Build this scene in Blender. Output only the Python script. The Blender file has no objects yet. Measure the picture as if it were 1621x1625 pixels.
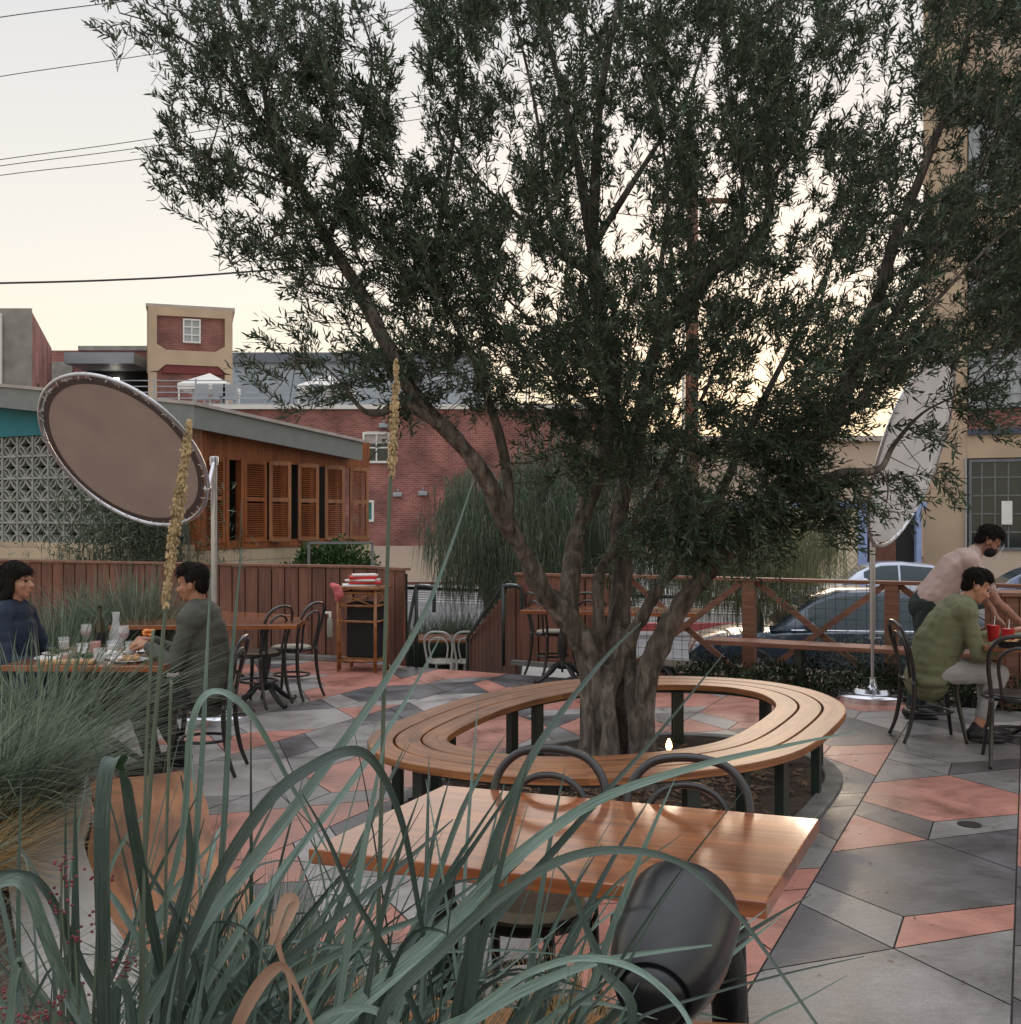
import bpy, bmesh, math, random
import numpy as np
from mathutils import Vector, Matrix, Euler
R = math.radians
rnd = random.Random(7)
NR = np.random.default_rng(11)
scene = bpy.context.scene
col = scene.collection
F = 1650.0; CX = 810.5; HY = 826.0; CH = 1.65
# ------------------------------------------------------------------ places
def P(px, py, d):
    return Vector(((px-CX)/F*d, d, CH-(py-HY)/F*d))
def G(px, py, z=0.0):
    d = F*(CH-z)/(py-HY)
    return Vector(((px-CX)/F*d, d, z))
UV_U = Vector((.446, .895, 0)); UV_V = Vector((.895, -.446, 0))
def W(a, b, z=0.0):
    return UV_V*a + UV_U*b + Vector((0, 0, z))
YAWV = math.atan2(-.446, .895)
# ------------------------------------------------------------------ mesh builder
class MB:
    def __init__(s): s.v = []; s.f = []; s.m = []
    def add(s, vs, fs, mi=0):
        o = len(s.v); s.v.extend([tuple(p) for p in vs])
        for f in fs: s.f.append(tuple(i+o for i in f)); s.m.append(mi)
    def box(s, c, size, rz=0, mi=0, M=None, bev=0.0):
        hx, hy, hz = size[0]/2, size[1]/2, size[2]/2
        if bev > 0:
            b = min(bev, hx*.9, hy*.9, hz*.9)
            bm = bmesh.new(); bmesh.ops.create_cube(bm, size=1)
            for v in bm.verts: v.co = Vector((v.co.x*size[0], v.co.y*size[1], v.co.z*size[2]))
            bmesh.ops.bevel(bm, geom=list(bm.edges), offset=b, segments=2, affect='EDGES', profile=.5)
            vs = [v.co.copy() for v in bm.verts]; bm.verts.index_update()
            fs = [[v.index for v in f.verts] for f in bm.faces]; bm.free()
        else:
            vs = [Vector((x*hx, y*hy, z*hz)) for x in (-1, 1) for y in (-1, 1) for z in (-1, 1)]
            fs = [(0,1,3,2),(4,6,7,5),(0,4,5,1),(2,3,7,6),(0,2,6,4),(1,5,7,3)]
        T = M if M is not None else Matrix.Translation(Vector(c)) @ Matrix.Rotation(rz, 4, 'Z')
        s.add([T @ v for v in vs], fs, mi)
    def beam(s, p0, p1, w, h, mi=0, up=Vector((0,0,1)), bev=0.0):
        p0 = Vector(p0); p1 = Vector(p1); d = p1-p0; L = d.length
        if L < 1e-6: return
        x = d/L; y = up.cross(x)
        if y.length < 1e-4: y = Vector((0,1,0)).cross(x)
        y.normalize(); z = x.cross(y)
        M = Matrix((x, y, z)).transposed().to_4x4(); M.translation = (p0+p1)/2
        s.box((0,0,0), (L, w, h), M=M, mi=mi, bev=bev)
    def tube(s, pts, rad, n=10, mi=0, closed=False, cap=True, noise=0.0, rn=None):
        pts = [Vector(p) for p in pts]; N = len(pts)
        if not hasattr(rad, '__len__'): rad = [rad]*N
        prev = None; rings = []
        for i, p in enumerate(pts):
            if closed: t = (pts[(i+1)%N]-pts[i-1])
            else: t = (pts[min(i+1, N-1)]-pts[max(i-1, 0)])
            if t.length < 1e-9: t = Vector((0,0,1))
            t.normalize()
            if prev is None:
                a = Vector((0,0,1)) if abs(t.z) < .9 else Vector((1,0,0))
                x = a.cross(t).normalized()
            else:
                x = prev - t*prev.dot(t)
                if x.length < 1e-6: x = Vector((1,0,0)).cross(t)
                x.normalize()
            prev = x; y = t.cross(x)
            ring = []
            for k in range(n):
                a = 2*math.pi*k/n
                r = rad[i]*(1+(noise*math.sin(3*a+i*.7+(rn or 0))+noise*.6*math.sin(5*a-i*1.3) if noise else 0))
                ring.append(p + x*(math.cos(a)*r) + y*(math.sin(a)*r))
            rings.append(ring)
        vs = [q for r in rings for q in r]; fs = []
        for i in range(N if closed else N-1):
            j = (i+1) % N
            for k in range(n):
                l = (k+1) % n
                fs.append((i*n+k, i*n+l, j*n+l, j*n+k))
        if cap and not closed:
            fs.append(tuple(range(n-1, -1, -1))); fs.append(tuple((N-1)*n+k for k in range(n)))
        s.add(vs, fs, mi)
    def lathe(s, prof, c=(0,0,0), n=20, mi=0, M=None):
        vs = []; fs = []
        T = M if M is not None else Matrix.Translation(Vector(c))
        for (r, z) in prof:
            for k in range(n):
                a = 2*math.pi*k/n; vs.append(T @ Vector((r*math.cos(a), r*math.sin(a), z)))
        for i in range(len(prof)-1):
            for k in range(n):
                l = (k+1) % n; fs.append((i*n+k, i*n+l, (i+1)*n+l, (i+1)*n+k))
        fs.append(tuple(range(n-1, -1, -1))); fs.append(tuple((len(prof)-1)*n+k for k in range(n)))
        s.add(vs, fs, mi)
    def prism(s, poly, z0, z1, mi=0):
        n = len(poly)
        ar = sum(poly[i][0]*poly[(i+1)%n][1]-poly[(i+1)%n][0]*poly[i][1] for i in range(n))
        if ar < 0: poly = poly[::-1]
        vs = [(p[0], p[1], z0) for p in poly] + [(p[0], p[1], z1) for p in poly]
        fs = [tuple(range(n-1, -1, -1)), tuple(range(n, 2*n))]
        fs += [(i, (i+1)%n, n+(i+1)%n, n+i) for i in range(n)]
        s.add(vs, fs, mi)
    def ball(s, c, r, M=None, mi=0, nu=12, nv=8):
        if not hasattr(r, '__len__'): r = (r, r, r)
        T = Matrix.Translation(Vector(c)) @ (M if M is not None else Matrix.Identity(4))
        vs = [T @ Vector((0,0,-r[2]))]; fs = []
        for j in range(1, nv):
            ph = -math.pi/2+math.pi*j/nv
            for k in range(nu):
                a = 2*math.pi*k/nu
                vs.append(T @ Vector((r[0]*math.cos(ph)*math.cos(a), r[1]*math.cos(ph)*math.sin(a), r[2]*math.sin(ph))))
        vs.append(T @ Vector((0,0,r[2]))); top = len(vs)-1
        for k in range(nu):
            l = (k+1) % nu
            fs.append((0, 1+l, 1+k)); fs.append((top, 1+(nv-2)*nu+k, 1+(nv-2)*nu+l))
            for j in range(nv-2):
                fs.append((1+j*nu+k, 1+j*nu+l, 1+(j+1)*nu+l, 1+(j+1)*nu+k))
        s.add(vs, fs, mi)
    def caps(s, pts, rads, mi=0):
        for i in range(len(pts)):
            s.ball(pts[i], rads[i], mi=mi)
            if i: s.tube([pts[i-1], pts[i]], [rads[i-1], rads[i]], n=12, mi=mi)
    def mesh(s, name, mats, smooth=False):
        me = bpy.data.meshes.new(name)
        me.from_pydata(s.v, [], s.f)
        if not isinstance(mats, (list, tuple)): mats = [mats]
        for m in mats: me.materials.append(m)
        if len(mats) > 1: me.polygons.foreach_set('material_index', s.m)
        set_uv(me)
        if smooth: me.polygons.foreach_set('use_smooth', [True]*len(me.polygons))
        me.update(); return me
    def build(s, name, mats, parent=None, smooth=False, loc=None, rz=0, auto=False):
        me = s.mesh(name, mats, smooth or auto)
        if auto: sharp(me)
        return link(name, me, parent, loc, rz)
def sharp(me, ang=35):
    bm = bmesh.new(); bm.from_mesh(me); bmesh.ops.recalc_face_normals(bm, faces=bm.faces)
    for e in bm.edges:
        e.smooth = not (len(e.link_faces) == 2 and e.calc_face_angle(0) > R(ang))
    bm.to_mesh(me); bm.free()
def set_uv(me):
    n = len(me.loops)
    if n == 0: return
    uv = me.uv_layers.new(name='UVMap')
    co = np.empty(len(me.vertices)*3); me.vertices.foreach_get('co', co); co = co.reshape(-1, 3)
    nf = len(me.polygons)
    nor = np.empty(nf*3); me.polygons.foreach_get('normal', nor); nor = nor.reshape(-1, 3)
    tot = np.empty(nf, dtype=int); me.polygons.foreach_get('loop_total', tot)
    lv = np.empty(n, dtype=int); me.loops.foreach_get('vertex_index', lv)
    ln = np.repeat(nor, tot, axis=0); p = co[lv]
    horiz = np.abs(ln[:, 2]) > .7
    t = np.stack([-ln[:, 1], ln[:, 0]], 1); L = np.linalg.norm(t, axis=1)+1e-9; t /= L[:, None]
    u = np.where(horiz, p[:, 0], p[:, 0]*t[:, 0]+p[:, 1]*t[:, 1])
    v = np.where(horiz, p[:, 1], p[:, 2])
    out = np.stack([u, v], 1).astype(np.float32).ravel()
    uv.data.foreach_set('uv', out)
def link(name, data, parent=None, loc=None, rz=0):
    o = bpy.data.objects.new(name, data); col.objects.link(o)
    if loc is not None: o.location = loc
    o.rotation_euler = (0, 0, rz)
    if parent is not None: o.parent = parent
    return o
def tag(o, label=None, cat=None, group=None, kind=None):
    if label: o['label'] = label
    if cat: o['category'] = cat
    if group: o['group'] = group
    if kind: o['kind'] = kind
    return o
def thing(name, label, cat, loc=(0,0,0), rz=0, group=None):
    return tag(link(name, None, None, loc, rz), label, cat, group)
def copy_tree(o, label=None, loc=None, rz=None, parent=None, top=True):
    c = o.copy(); col.objects.link(c); c.parent = parent
    if top:
        if label: c['label'] = label
        if loc is not None: c.location = loc
        if rz is not None: c.rotation_euler = (0, 0, rz)
    for ch in [x for x in bpy.data.objects if x.parent == o]:
        copy_tree(ch, parent=c, top=False)
    return c
def crom(pts, n=8, closed=False):
    pts = [Vector(p) for p in pts]; N = len(pts); out = []
    rng = range(N) if closed else range(N-1)
    for i in rng:
        if closed: a, b, c, d = pts[i-1], pts[i], pts[(i+1)%N], pts[(i+2)%N]
        else: a, b, c, d = pts[max(i-1,0)], pts[i], pts[i+1], pts[min(i+2,N-1)]
        for k in range(n):
            t = k/n
            out.append(.5*((2*b)+(c-a)*t+(2*a-5*b+4*c-d)*t*t+(-a+3*b-3*c+d)*t**3))
    if not closed: out.append(pts[-1].copy())
    return out
def lerp(a, b, t): return a+(b-a)*t
def rlist(vals, n):
    m = len(vals)-1
    return [lerp(vals[min(int(t*m), m-1)], vals[min(int(t*m), m-1)+1], t*m-min(int(t*m), m-1)) for t in [i/(n-1) for i in range(n)]]
# ------------------------------------------------------------------ materials
def newmat(name):
    m = bpy.data.materials.new(name); m.use_nodes = True
    nt = m.node_tree; return m, nt, nt.nodes['Principled BSDF'], nt.nodes, nt.links
def ramp(nt, stops):
    r = nt.nodes.new('ShaderNodeValToRGB'); e = r.color_ramp.elements
    while len(e) < len(stops): e.new(.5)
    for i, (p, c) in enumerate(stops): e[i].position = p; e[i].color = (*c, 1)
    return r
def simple(name, c, rough=.6, metal=0, spec=.5, var=.15, scale=6, bump=0, coat=0, bscale=None):
    m, nt, b, N, L = newmat(name)
    tc = N.new('ShaderNodeTexCoord'); nz = N.new('ShaderNodeTexNoise')
    nz.inputs['Scale'].default_value = scale; nz.inputs['Detail'].default_value = 6
    L.new(tc.outputs['Object'], nz.inputs['Vector'])
    lo = tuple(x*(1-var) for x in c); hi = tuple(min(1, x*(1+var)) for x in c)
    r = ramp(nt, [(.3, lo), (.7, hi)]); L.new(nz.outputs['Fac'], r.inputs['Fac'])
    L.new(r.outputs['Color'], b.inputs['Base Color'])
    b.inputs['Roughness'].default_value = rough; b.inputs['Metallic'].default_value = metal
    b.inputs['Specular IOR Level'].default_value = spec; b.inputs['Coat Weight'].default_value = coat
    if bump:
        n2 = N.new('ShaderNodeTexNoise'); n2.inputs['Scale'].default_value = bscale or scale*6; n2.inputs['Detail'].default_value = 5
        L.new(tc.outputs['Object'], n2.inputs['Vector'])
        bp = N.new('ShaderNodeBump'); bp.inputs['Strength'].default_value = bump; bp.inputs['Distance'].default_value = .01
        L.new(n2.outputs['Fac'], bp.inputs['Height']); L.new(bp.outputs['Normal'], b.inputs['Normal'])
    return m
def wood(name, dark, light, rough=.45, scale=1.0, axis='X', coat=0.0, planks=0, rot=0, src='Object'):
    """long grain along local axis of Object coordinates"""
    m, nt, b, N, L = newmat(name)
    tc = N.new('ShaderNodeTexCoord'); mp = N.new('ShaderNodeMapping')
    mp.inputs['Rotation'].default_value = (0, 0, rot)
    st = {'X': (1.2, 22, 22), 'Y': (22, 1.2, 22), 'Z': (22, 22, 1.2)}[axis]
    mp.inputs['Scale'].default_value = tuple(x*scale for x in st)
    L.new(tc.outputs[src], mp.inputs['Vector'])
    n1 = N.new('ShaderNodeTexNoise'); n1.inputs['Scale'].default_value = 1.0; n1.inputs['Detail'].default_value = 8; n1.inputs['Distortion'].default_value = 1.2
    L.new(mp.outputs['Vector'], n1.inputs['Vector'])
    n2 = N.new('ShaderNodeTexNoise'); n2.inputs['Scale'].default_value = 2.2; n2.inputs['Detail'].default_value = 3
    L.new(tc.outputs[src], n2.inputs['Vector'])
    mx = N.new('ShaderNodeMath'); mx.operation = 'MULTIPLY_ADD'; mx.inputs[1].default_value = .5
    L.new(n2.outputs['Fac'], mx.inputs[0]); L.new(n1.outputs['Fac'], mx.inputs[2])
    mid = tuple((a+c)/2 for a, c in zip(dark, light))
    r = ramp(nt, [(.5, dark), (.72, mid), (.92, light)]); L.new(mx.outputs[0], r.inputs['Fac'])
    colr = r.outputs['Color']
    if planks:
        sp = N.new('ShaderNodeSeparateXYZ'); L.new(tc.outputs[src], sp.inputs[0])
        idx = {'X': 1, 'Y': 0, 'Z': 0}[axis]
        fl = N.new('ShaderNodeMath'); fl.operation = 'MULTIPLY'; fl.inputs[1].default_value = planks; L.new(sp.outputs[idx], fl.inputs[0])
        f2 = N.new('ShaderNodeMath'); f2.operation = 'FLOOR'; L.new(fl.outputs[0], f2.inputs[0])
        wn = N.new('ShaderNodeTexWhiteNoise'); wn.noise_dimensions = '1D'; L.new(f2.outputs[0], wn.inputs['W'])
        hs = N.new('ShaderNodeHueSaturation'); mr = N.new('ShaderNodeMapRange')
        mr.inputs['To Min'].default_value = .8; mr.inputs['To Max'].default_value = 1.18
        L.new(wn.outputs['Value'], mr.inputs['Value']); L.new(mr.outputs['Result'], hs.inputs['Value']); L.new(colr, hs.inputs['Color'])
        colr = hs.outputs['Color']
    L.new(colr, b.inputs['Base Color']); b.inputs['Roughness'].default_value = rough
    b.inputs['Coat Weight'].default_value = coat; b.inputs['Coat Roughness'].default_value = .09
    bp = N.new('ShaderNodeBump'); bp.inputs['Strength'].default_value = .12 if coat else .35; bp.inputs['Distance'].default_value = .003
    L.new(n1.outputs['Fac'], bp.inputs['Height']); L.new(bp.outputs['Normal'], b.inputs['Normal'])
    return m
def brick(name, c1, c2, mortar, bw=.22, bh=.075, rough=.85, ms=.012, soot=.35):
    m, nt, b, N, L = newmat(name)
    tc = N.new('ShaderNodeTexCoord'); br = N.new('ShaderNodeTexBrick')
    br.inputs['Scale'].default_value = 1; br.inputs['Brick Width'].default_value = bw; br.inputs['Row Height'].default_value = bh
    br.inputs['Mortar Size'].default_value = ms; br.inputs['Color1'].default_value = (*c1, 1); br.inputs['Color2'].default_value = (*c2, 1)
    br.inputs['Mortar'].default_value = (*mortar, 1)
    L.new(tc.outputs['UV'], br.inputs['Vector'])
    nz = N.new('ShaderNodeTexNoise'); nz.inputs['Scale'].default_value = .9; nz.inputs['Detail'].default_value = 8
    L.new(tc.outputs['Object'], nz.inputs['Vector'])
    mr = N.new('ShaderNodeMapRange'); mr.inputs['From Min'].default_value = .3; mr.inputs['From Max'].default_value = .7
    mr.inputs['To Min'].default_value = 1-soot; mr.inputs['To Max'].default_value = 1+soot
    L.new(nz.outputs['Fac'], mr.inputs['Value'])
    hs = N.new('ShaderNodeHueSaturation'); L.new(br.outputs['Color'], hs.inputs['Color']); L.new(mr.outputs['Result'], hs.inputs['Value'])
    L.new(hs.outputs['Color'], b.inputs['Base Color']); b.inputs['Roughness'].default_value = rough
    bp = N.new('ShaderNodeBump'); bp.inputs['Strength'].default_value = .4; bp.inputs['Distance'].default_value = .01; bp.invert = True
    L.new(br.outputs['Fac'], bp.inputs['Height']); L.new(bp.outputs['Normal'], b.inputs['Normal'])
    return m
def leafmat(name, c1, c2, back, rough=.45, trans=.25, scale=3.0, spec=.4, stripes=False):
    m, nt, b, N, L = newmat(name)
    tc = N.new('ShaderNodeTexCoord'); nz = N.new('ShaderNodeTexNoise'); nz.inputs['Scale'].default_value = scale; nz.inputs['Detail'].default_value = 4
    if stripes:
        mp = N.new('ShaderNodeMapping'); mp.inputs['Scale'].default_value = (9, .55, 1); L.new(tc.outputs['UV'], mp.inputs['Vector']); L.new(mp.outputs[0], nz.inputs['Vector']); nz.inputs['Scale'].default_value = 1.6; nz.inputs['Detail'].default_value = 7; nz.inputs['Roughness'].default_value = .65
    else: L.new(tc.outputs['Object'], nz.inputs['Vector'])
    r = ramp(nt, [(.35, c1), (.65, c2)]); L.new(nz.outputs['Fac'], r.inputs['Fac'])
    at = N.new('ShaderNodeAttribute'); at.attribute_name = 'tone'
    hs = N.new('ShaderNodeHueSaturation'); mr = N.new('ShaderNodeMapRange')
    mr.inputs['To Min'].default_value = .5; mr.inputs['To Max'].default_value = 2.0  # wide tone range paints some leaves brighter, in place of highlights
    L.new(at.outputs['Fac'], mr.inputs['Value']); L.new(mr.outputs['Result'], hs.inputs['Value']); L.new(r.outputs['Color'], hs.inputs['Color'])
    ge = N.new('ShaderNodeNewGeometry'); mx = N.new('ShaderNodeMix'); mx.data_type = 'RGBA'
    L.new(ge.outputs['Backfacing'], mx.inputs[0]); L.new(hs.outputs['Color'], mx.inputs[6]); mx.inputs[7].default_value = (*back, 1)
    L.new(mx.outputs[2], b.inputs['Base Color']); b.inputs['Roughness'].default_value = rough; b.inputs['Specular IOR Level'].default_value = spec
    if trans:
        out = N['Material Output']; tr = N.new('ShaderNodeBsdfTranslucent'); L.new(mx.outputs[2], tr.inputs['Color'])
        ms = N.new('ShaderNodeMixShader'); ms.inputs[0].default_value = trans
        L.new(b.outputs[0], ms.inputs[1]); L.new(tr.outputs[0], ms.inputs[2]); L.new(ms.outputs[0], out.inputs['Surface'])
    return m
def glass(name, c=(.02,.03,.035), rough=.05, clear=False):
    m, nt, b, N, L = newmat(name)
    b.inputs['Base Color'].default_value = (*c, 1); b.inputs['Roughness'].default_value = rough
    if clear:
        b.inputs['Transmission Weight'].default_value = 1; b.inputs['Base Color'].default_value = (.97,.98,.98,1)
    return m
def emis(name, c, s):
    m, nt, b, N, L = newmat(name)
    b.inputs['Emission Color'].default_value = (*c, 1); b.inputs['Emission Strength'].default_value = s
    b.inputs['Base Color'].default_value = (*c, 1); return m
def slab(name, c, dark=.6, light=1.35, rough=.36):
    m, nt, b, N, L = newmat(name)
    tc = N.new('ShaderNodeTexCoord')
    n1 = N.new('ShaderNodeTexNoise'); n1.inputs['Scale'].default_value = 2.2; n1.inputs['Detail'].default_value = 8; n1.inputs['Roughness'].default_value = .62; n1.inputs['Distortion'].default_value = .8
    n2 = N.new('ShaderNodeTexNoise'); n2.inputs['Scale'].default_value = 14; n2.inputs['Detail'].default_value = 8; n2.inputs['Roughness'].default_value = .7
    mp = N.new('ShaderNodeMapping'); mp.inputs['Rotation'].default_value = (0,0,.7); mp.inputs['Scale'].default_value = (1, 3.2, 1)
    L.new(tc.outputs['Object'], n1.inputs['Vector']); L.new(tc.outputs['Object'], mp.inputs['Vector']); L.new(mp.outputs[0], n2.inputs['Vector'])
    mx = N.new('ShaderNodeMath'); mx.operation = 'MULTIPLY_ADD'; mx.inputs[1].default_value = .45
    L.new(n2.outputs['Fac'], mx.inputs[0]); L.new(n1.outputs['Fac'], mx.inputs[2])
    lo = tuple(x*dark for x in c); hi = tuple(x*light for x in c)
    r = ramp(nt, [(.48, lo), (.7, c), (.98, hi)]); L.new(mx.outputs[0], r.inputs['Fac'])
    # small pale scuffs and dark spots
    n3 = N.new('ShaderNodeTexNoise'); n3.inputs['Scale'].default_value = 95; n3.inputs['Detail'].default_value = 2
    L.new(tc.outputs['Object'], n3.inputs['Vector'])
    hs = N.new('ShaderNodeHueSaturation'); mr = N.new('ShaderNodeMapRange'); mr.inputs['From Min'].default_value = .3; mr.inputs['From Max'].default_value = .7
    mr.inputs['To Min'].default_value = .86; mr.inputs['To Max'].default_value = 1.14
    L.new(n3.outputs['Fac'], mr.inputs['Value']); L.new(mr.outputs['Result'], hs.inputs['Value']); L.new(r.outputs['Color'], hs.inputs['Color'])
    L.new(hs.outputs['Color'], b.inputs['Base Color'])
    m2 = N.new('ShaderNodeMapRange'); m2.inputs['From Min'].default_value = .35; m2.inputs['From Max'].default_value = .75
    m2.inputs['To Min'].default_value = rough-.1; m2.inputs['To Max'].default_value = rough+.18
    L.new(n1.outputs['Fac'], m2.inputs['Value']); L.new(m2.outputs['Result'], b.inputs['Roughness'])
    bp = N.new('ShaderNodeBump'); bp.inputs['Strength'].default_value = .15; bp.inputs['Distance'].default_value = .004
    L.new(n2.outputs['Fac'], bp.inputs['Height']); L.new(bp.outputs['Normal'], b.inputs['Normal'])
    return m
M = {}
M['joint'] = simple('joint', (.035,.032,.03), .9)
M['terra'] = slab('terracotta_concrete', (.40,.178,.138), .55, 1.5)
M['dark'] = slab('dark_concrete', (.082,.081,.086), .6, 2.1)
M['mid'] = slab('grey_concrete', (.195,.186,.181), .5, 1.7)
M['light'] = slab('light_concrete', (.31,.29,.277), .55, 1.45)
M['curb'] = simple('curb_concrete', (.17,.168,.155), .7, var=.3, bump=.2)
M['asphalt'] = simple('asphalt', (.16,.16,.165), .85, var=.2, scale=2, bump=.3)
M['pave'] = simple('pavement', (.42,.41,.40), .85, var=.15, scale=1.5)
M['earth'] = simple('earth', (.09,.07,.05), .95, var=.4, scale=5, bump=.5)
M['mulch'] = simple('mulch', (.075,.05,.035), .95, var=.6, scale=60, bump=1.0, bscale=120)
M['bench_wood'] = wood('bench_wood', (.11,.038,.014), (.38,.155,.057), .42, 1.0, 'X', src='UV')
M['table_wood'] = wood('table_wood', (.18,.045,.014), (.41,.135,.040), .30, .8, 'X', coat=1.0, planks=9)
M['plank_wood'] = wood('plank_wood', (.26,.105,.042), (.58,.30,.13), .45, .9, 'X')
M['fence_wood'] = wood('fence_wood', (.085,.032,.021), (.21,.088,.058), .55, 1.0, 'Z', planks=7.1)
M['rail_wood'] = wood('rail_wood', (.12,.05,.032), (.27,.125,.08), .55, 1.0, 'X')
M['cedar'] = wood('cedar', (.15,.042,.013), (.36,.115,.038), .45, 1.0, 'Z')
M['cedar_edge'] = wood('cedar_edge', (.20,.075,.03), (.40,.18,.085), .5, 1.0, 'Z')
M['bamboo'] = simple('bamboo', (.30,.13,.05), .4, var=.35, scale=14)
M['bark'] = None
M['black_iron'] = simple('black_iron', (.012,.012,.014), .38, .0, var=.2)
M['bent_black'] = simple('bent_black', (.014,.012,.013), .28, var=.2, coat=.4)
M['bent_white'] = simple('bent_white', (.62,.60,.56), .4)
M['seat_pad'] = simple('seat_pad', (.40,.36,.30), .7, scale=30, bump=.2)
M['seat_dark'] = simple('seat_dark', (.03,.022,.018), .4)
M['green_steel'] = simple('green_steel', (.020,.032,.026), .45)
M['steel'] = simple('steel', (.55,.55,.58), .28, .9, var=.08)
M['chrome'] = simple('chrome', (.62,.64,.68), .18, 1, var=.05)
M['plastic_black'] = simple('plastic_black', (.011,.012,.016), .27, var=.06)
def canvas(name, c, tr):
    m = simple(name, c, .85, var=.12, scale=3, bump=.15, bscale=90); nt = m.node_tree; N = nt.nodes; b = N['Principled BSDF']
    t = N.new('ShaderNodeBsdfTranslucent'); t.inputs['Color'].default_value = (*c, 1); ms = N.new('ShaderNodeMixShader'); ms.inputs[0].default_value = tr
    nt.links.new(b.outputs[0], ms.inputs[1]); nt.links.new(t.outputs[0], ms.inputs[2]); nt.links.new(ms.outputs[0], N['Material Output'].inputs['Surface']); return m
M['canvas_taupe'] = canvas('canvas_taupe', (.54,.45,.41), .35)
M['canvas_rim'] = simple('canvas_rim', (.11,.08,.078), .85)
M['canvas_white'] = canvas('canvas_white', (.80,.79,.79), .5)
M['brick_red'] = brick('brick_red', (.20,.052,.046), (.32,.10,.085), (.27,.18,.16), soot=.5)
M['brick_dark'] = brick('brick_dark', (.20,.05,.045), (.28,.085,.07), (.24,.17,.15))
M['tan'] = simple('tan_stucco', (.47,.355,.25), .85, var=.12, scale=.8, bump=.15)
M['tan_pale'] = simple('tan_pale', (.50,.40,.32), .85, var=.1, scale=.6, bump=.15)
M['concrete'] = simple('board_concrete', (.27,.255,.235), .85, var=.25, scale=1.6, bump=.3)
M['fascia'] = simple('fascia', (.20,.215,.21), .6, var=.08)
M['roof_cap'] = simple('roof_cap', (.42,.37,.35), .7)
M['teal'] = simple('teal_paint', (.01,.20,.26), .6, var=.1)
M['blockscreen'] = simple('screen_block', (.36,.37,.35), .8, var=.15, scale=5)
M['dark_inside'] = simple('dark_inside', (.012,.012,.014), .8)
M['cmu'] = brick('pale_blocks', (.44,.35,.25), (.56,.44,.30), (.33,.28,.22), .4, .2, ms=.008, soot=.2)
M['white_paint'] = simple('white_paint', (.72,.70,.67), .6, var=.06)
M['grey_metal'] = simple('grey_metal', (.30,.33,.36), .5, var=.12, scale=1)
M['navy'] = simple('navy_beam', (.055,.065,.10), .6)
M['blue'] = simple('blue_paint', (.27,.35,.60), .6)
M['glass'] = glass('dark_glass')
M['win_frame'] = simple('win_frame', (.13,.14,.15), .5)
M['glass_pale'] = glass('pale_glass', (.35,.38,.40), .12)
M['glass_clear'] = glass('clear_glass', clear=True, rough=.0)
M['rubber'] = simple('rubber', (.015,.015,.016), .7)
M['wire'] = simple('wire', (.03,.03,.032), .6)
M['olive_leaf'] = leafmat('olive_leaf', (.030,.056,.034), (.068,.105,.064), (.095,.125,.085), .42, .28, spec=.3)
M['strap'] = leafmat('strap_leaf', (.045,.08,.066), (.17,.23,.20), (.03,.065,.028), .42, .15, 9, stripes=True)
M['grass_blue'] = leafmat('blue_grass', (.095,.13,.095), (.21,.255,.195), (.10,.13,.085), .6, .2, 6)
M['grass_straw'] = leafmat('straw_grass', (.30,.19,.07), (.50,.34,.16), (.35,.24,.11), .75, .25, 6)
M['acacia'] = leafmat('weeping_leaf', (.05,.078,.055), (.13,.155,.10), (.09,.12,.08), .6, .25, 1.4)
M['acacia_pale'] = leafmat('pale_weeping_leaf', (.15,.16,.09), (.28,.27,.15), (.16,.18,.10), .6, .3, 1.4)
M['shrub'] = leafmat('shrub_leaf', (.020,.032,.020), (.05,.065,.035), (.04,.055,.03), .5, .15, 4)
M['vine'] = leafmat('vine_leaf', (.035,.085,.022), (.08,.16,.045), (.06,.11,.04), .5, .25, 3)
M['dry_leaf'] = leafmat('dry_leaf', (.34,.20,.14), (.48,.32,.24), (.30,.18,.12), .7, .2, 7)
M['spike'] = simple('flower_spike', (.42,.31,.17), .85, var=.5, scale=60)
M['stem'] = simple('stem_green', (.11,.14,.10), .6)
M['red_flower'] = simple('red_flower', (.17,.028,.04), .6, var=.4, scale=40)
M['skin_a'] = simple('skin_warm', (.50,.25,.165), .5, var=.06)
M['skin_b'] = simple('skin_tan', (.40,.19,.115), .5, var=.06)
M['skin_c'] = simple('skin_brown', (.33,.15,.095), .5, var=.06)
M['hair'] = simple('hair_black', (.010,.007,.006), .75, spec=.2, var=.3, scale=40, bump=.4, bscale=90)
M['eye'] = simple('eye_dark', (.02,.015,.012), .2)
def fabric(n, c): return simple(n, c, .85, var=.14, scale=9, bump=.35, bscale=26)
M['navy_knit'] = fabric('navy_knit', (.014,.024,.05)); M['jeans'] = fabric('jeans', (.02,.035,.08))
M['loden'] = fabric('loden_jacket', (.075,.078,.066)); M['charcoal'] = fabric('charcoal_cloth', (.02,.021,.025))
M['olive_cloth'] = fabric('olive_jacket', (.16,.165,.095)); M['grey_trouser'] = fabric('grey_trouser', (.38,.37,.37))
M['pink_shirt'] = fabric('faded_pink_shirt', (.50,.37,.34)); M['dark_trouser'] = fabric('dark_green_trouser', (.016,.028,.028))
M['brown_cloth'] = fabric('brown_cloth', (.14,.06,.04)); M['shoe'] = simple('shoe_black', (.012,.012,.013), .5)
M['white_cloth'] = fabric('white_cloth', (.6,.58,.56)); M['mask'] = fabric('mask_black', (.012,.012,.014))
M['red'] = simple('red_plastic', (.55,.03,.035), .35, var=.1); M['paper'] = simple('paper', (.75,.73,.72), .7, var=.08, scale=20)
M['wine'] = glass('red_wine', (.30,.01,.02), .05); M['bottle'] = glass('bottle_glass', (.035,.03,.01), .08)
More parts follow.
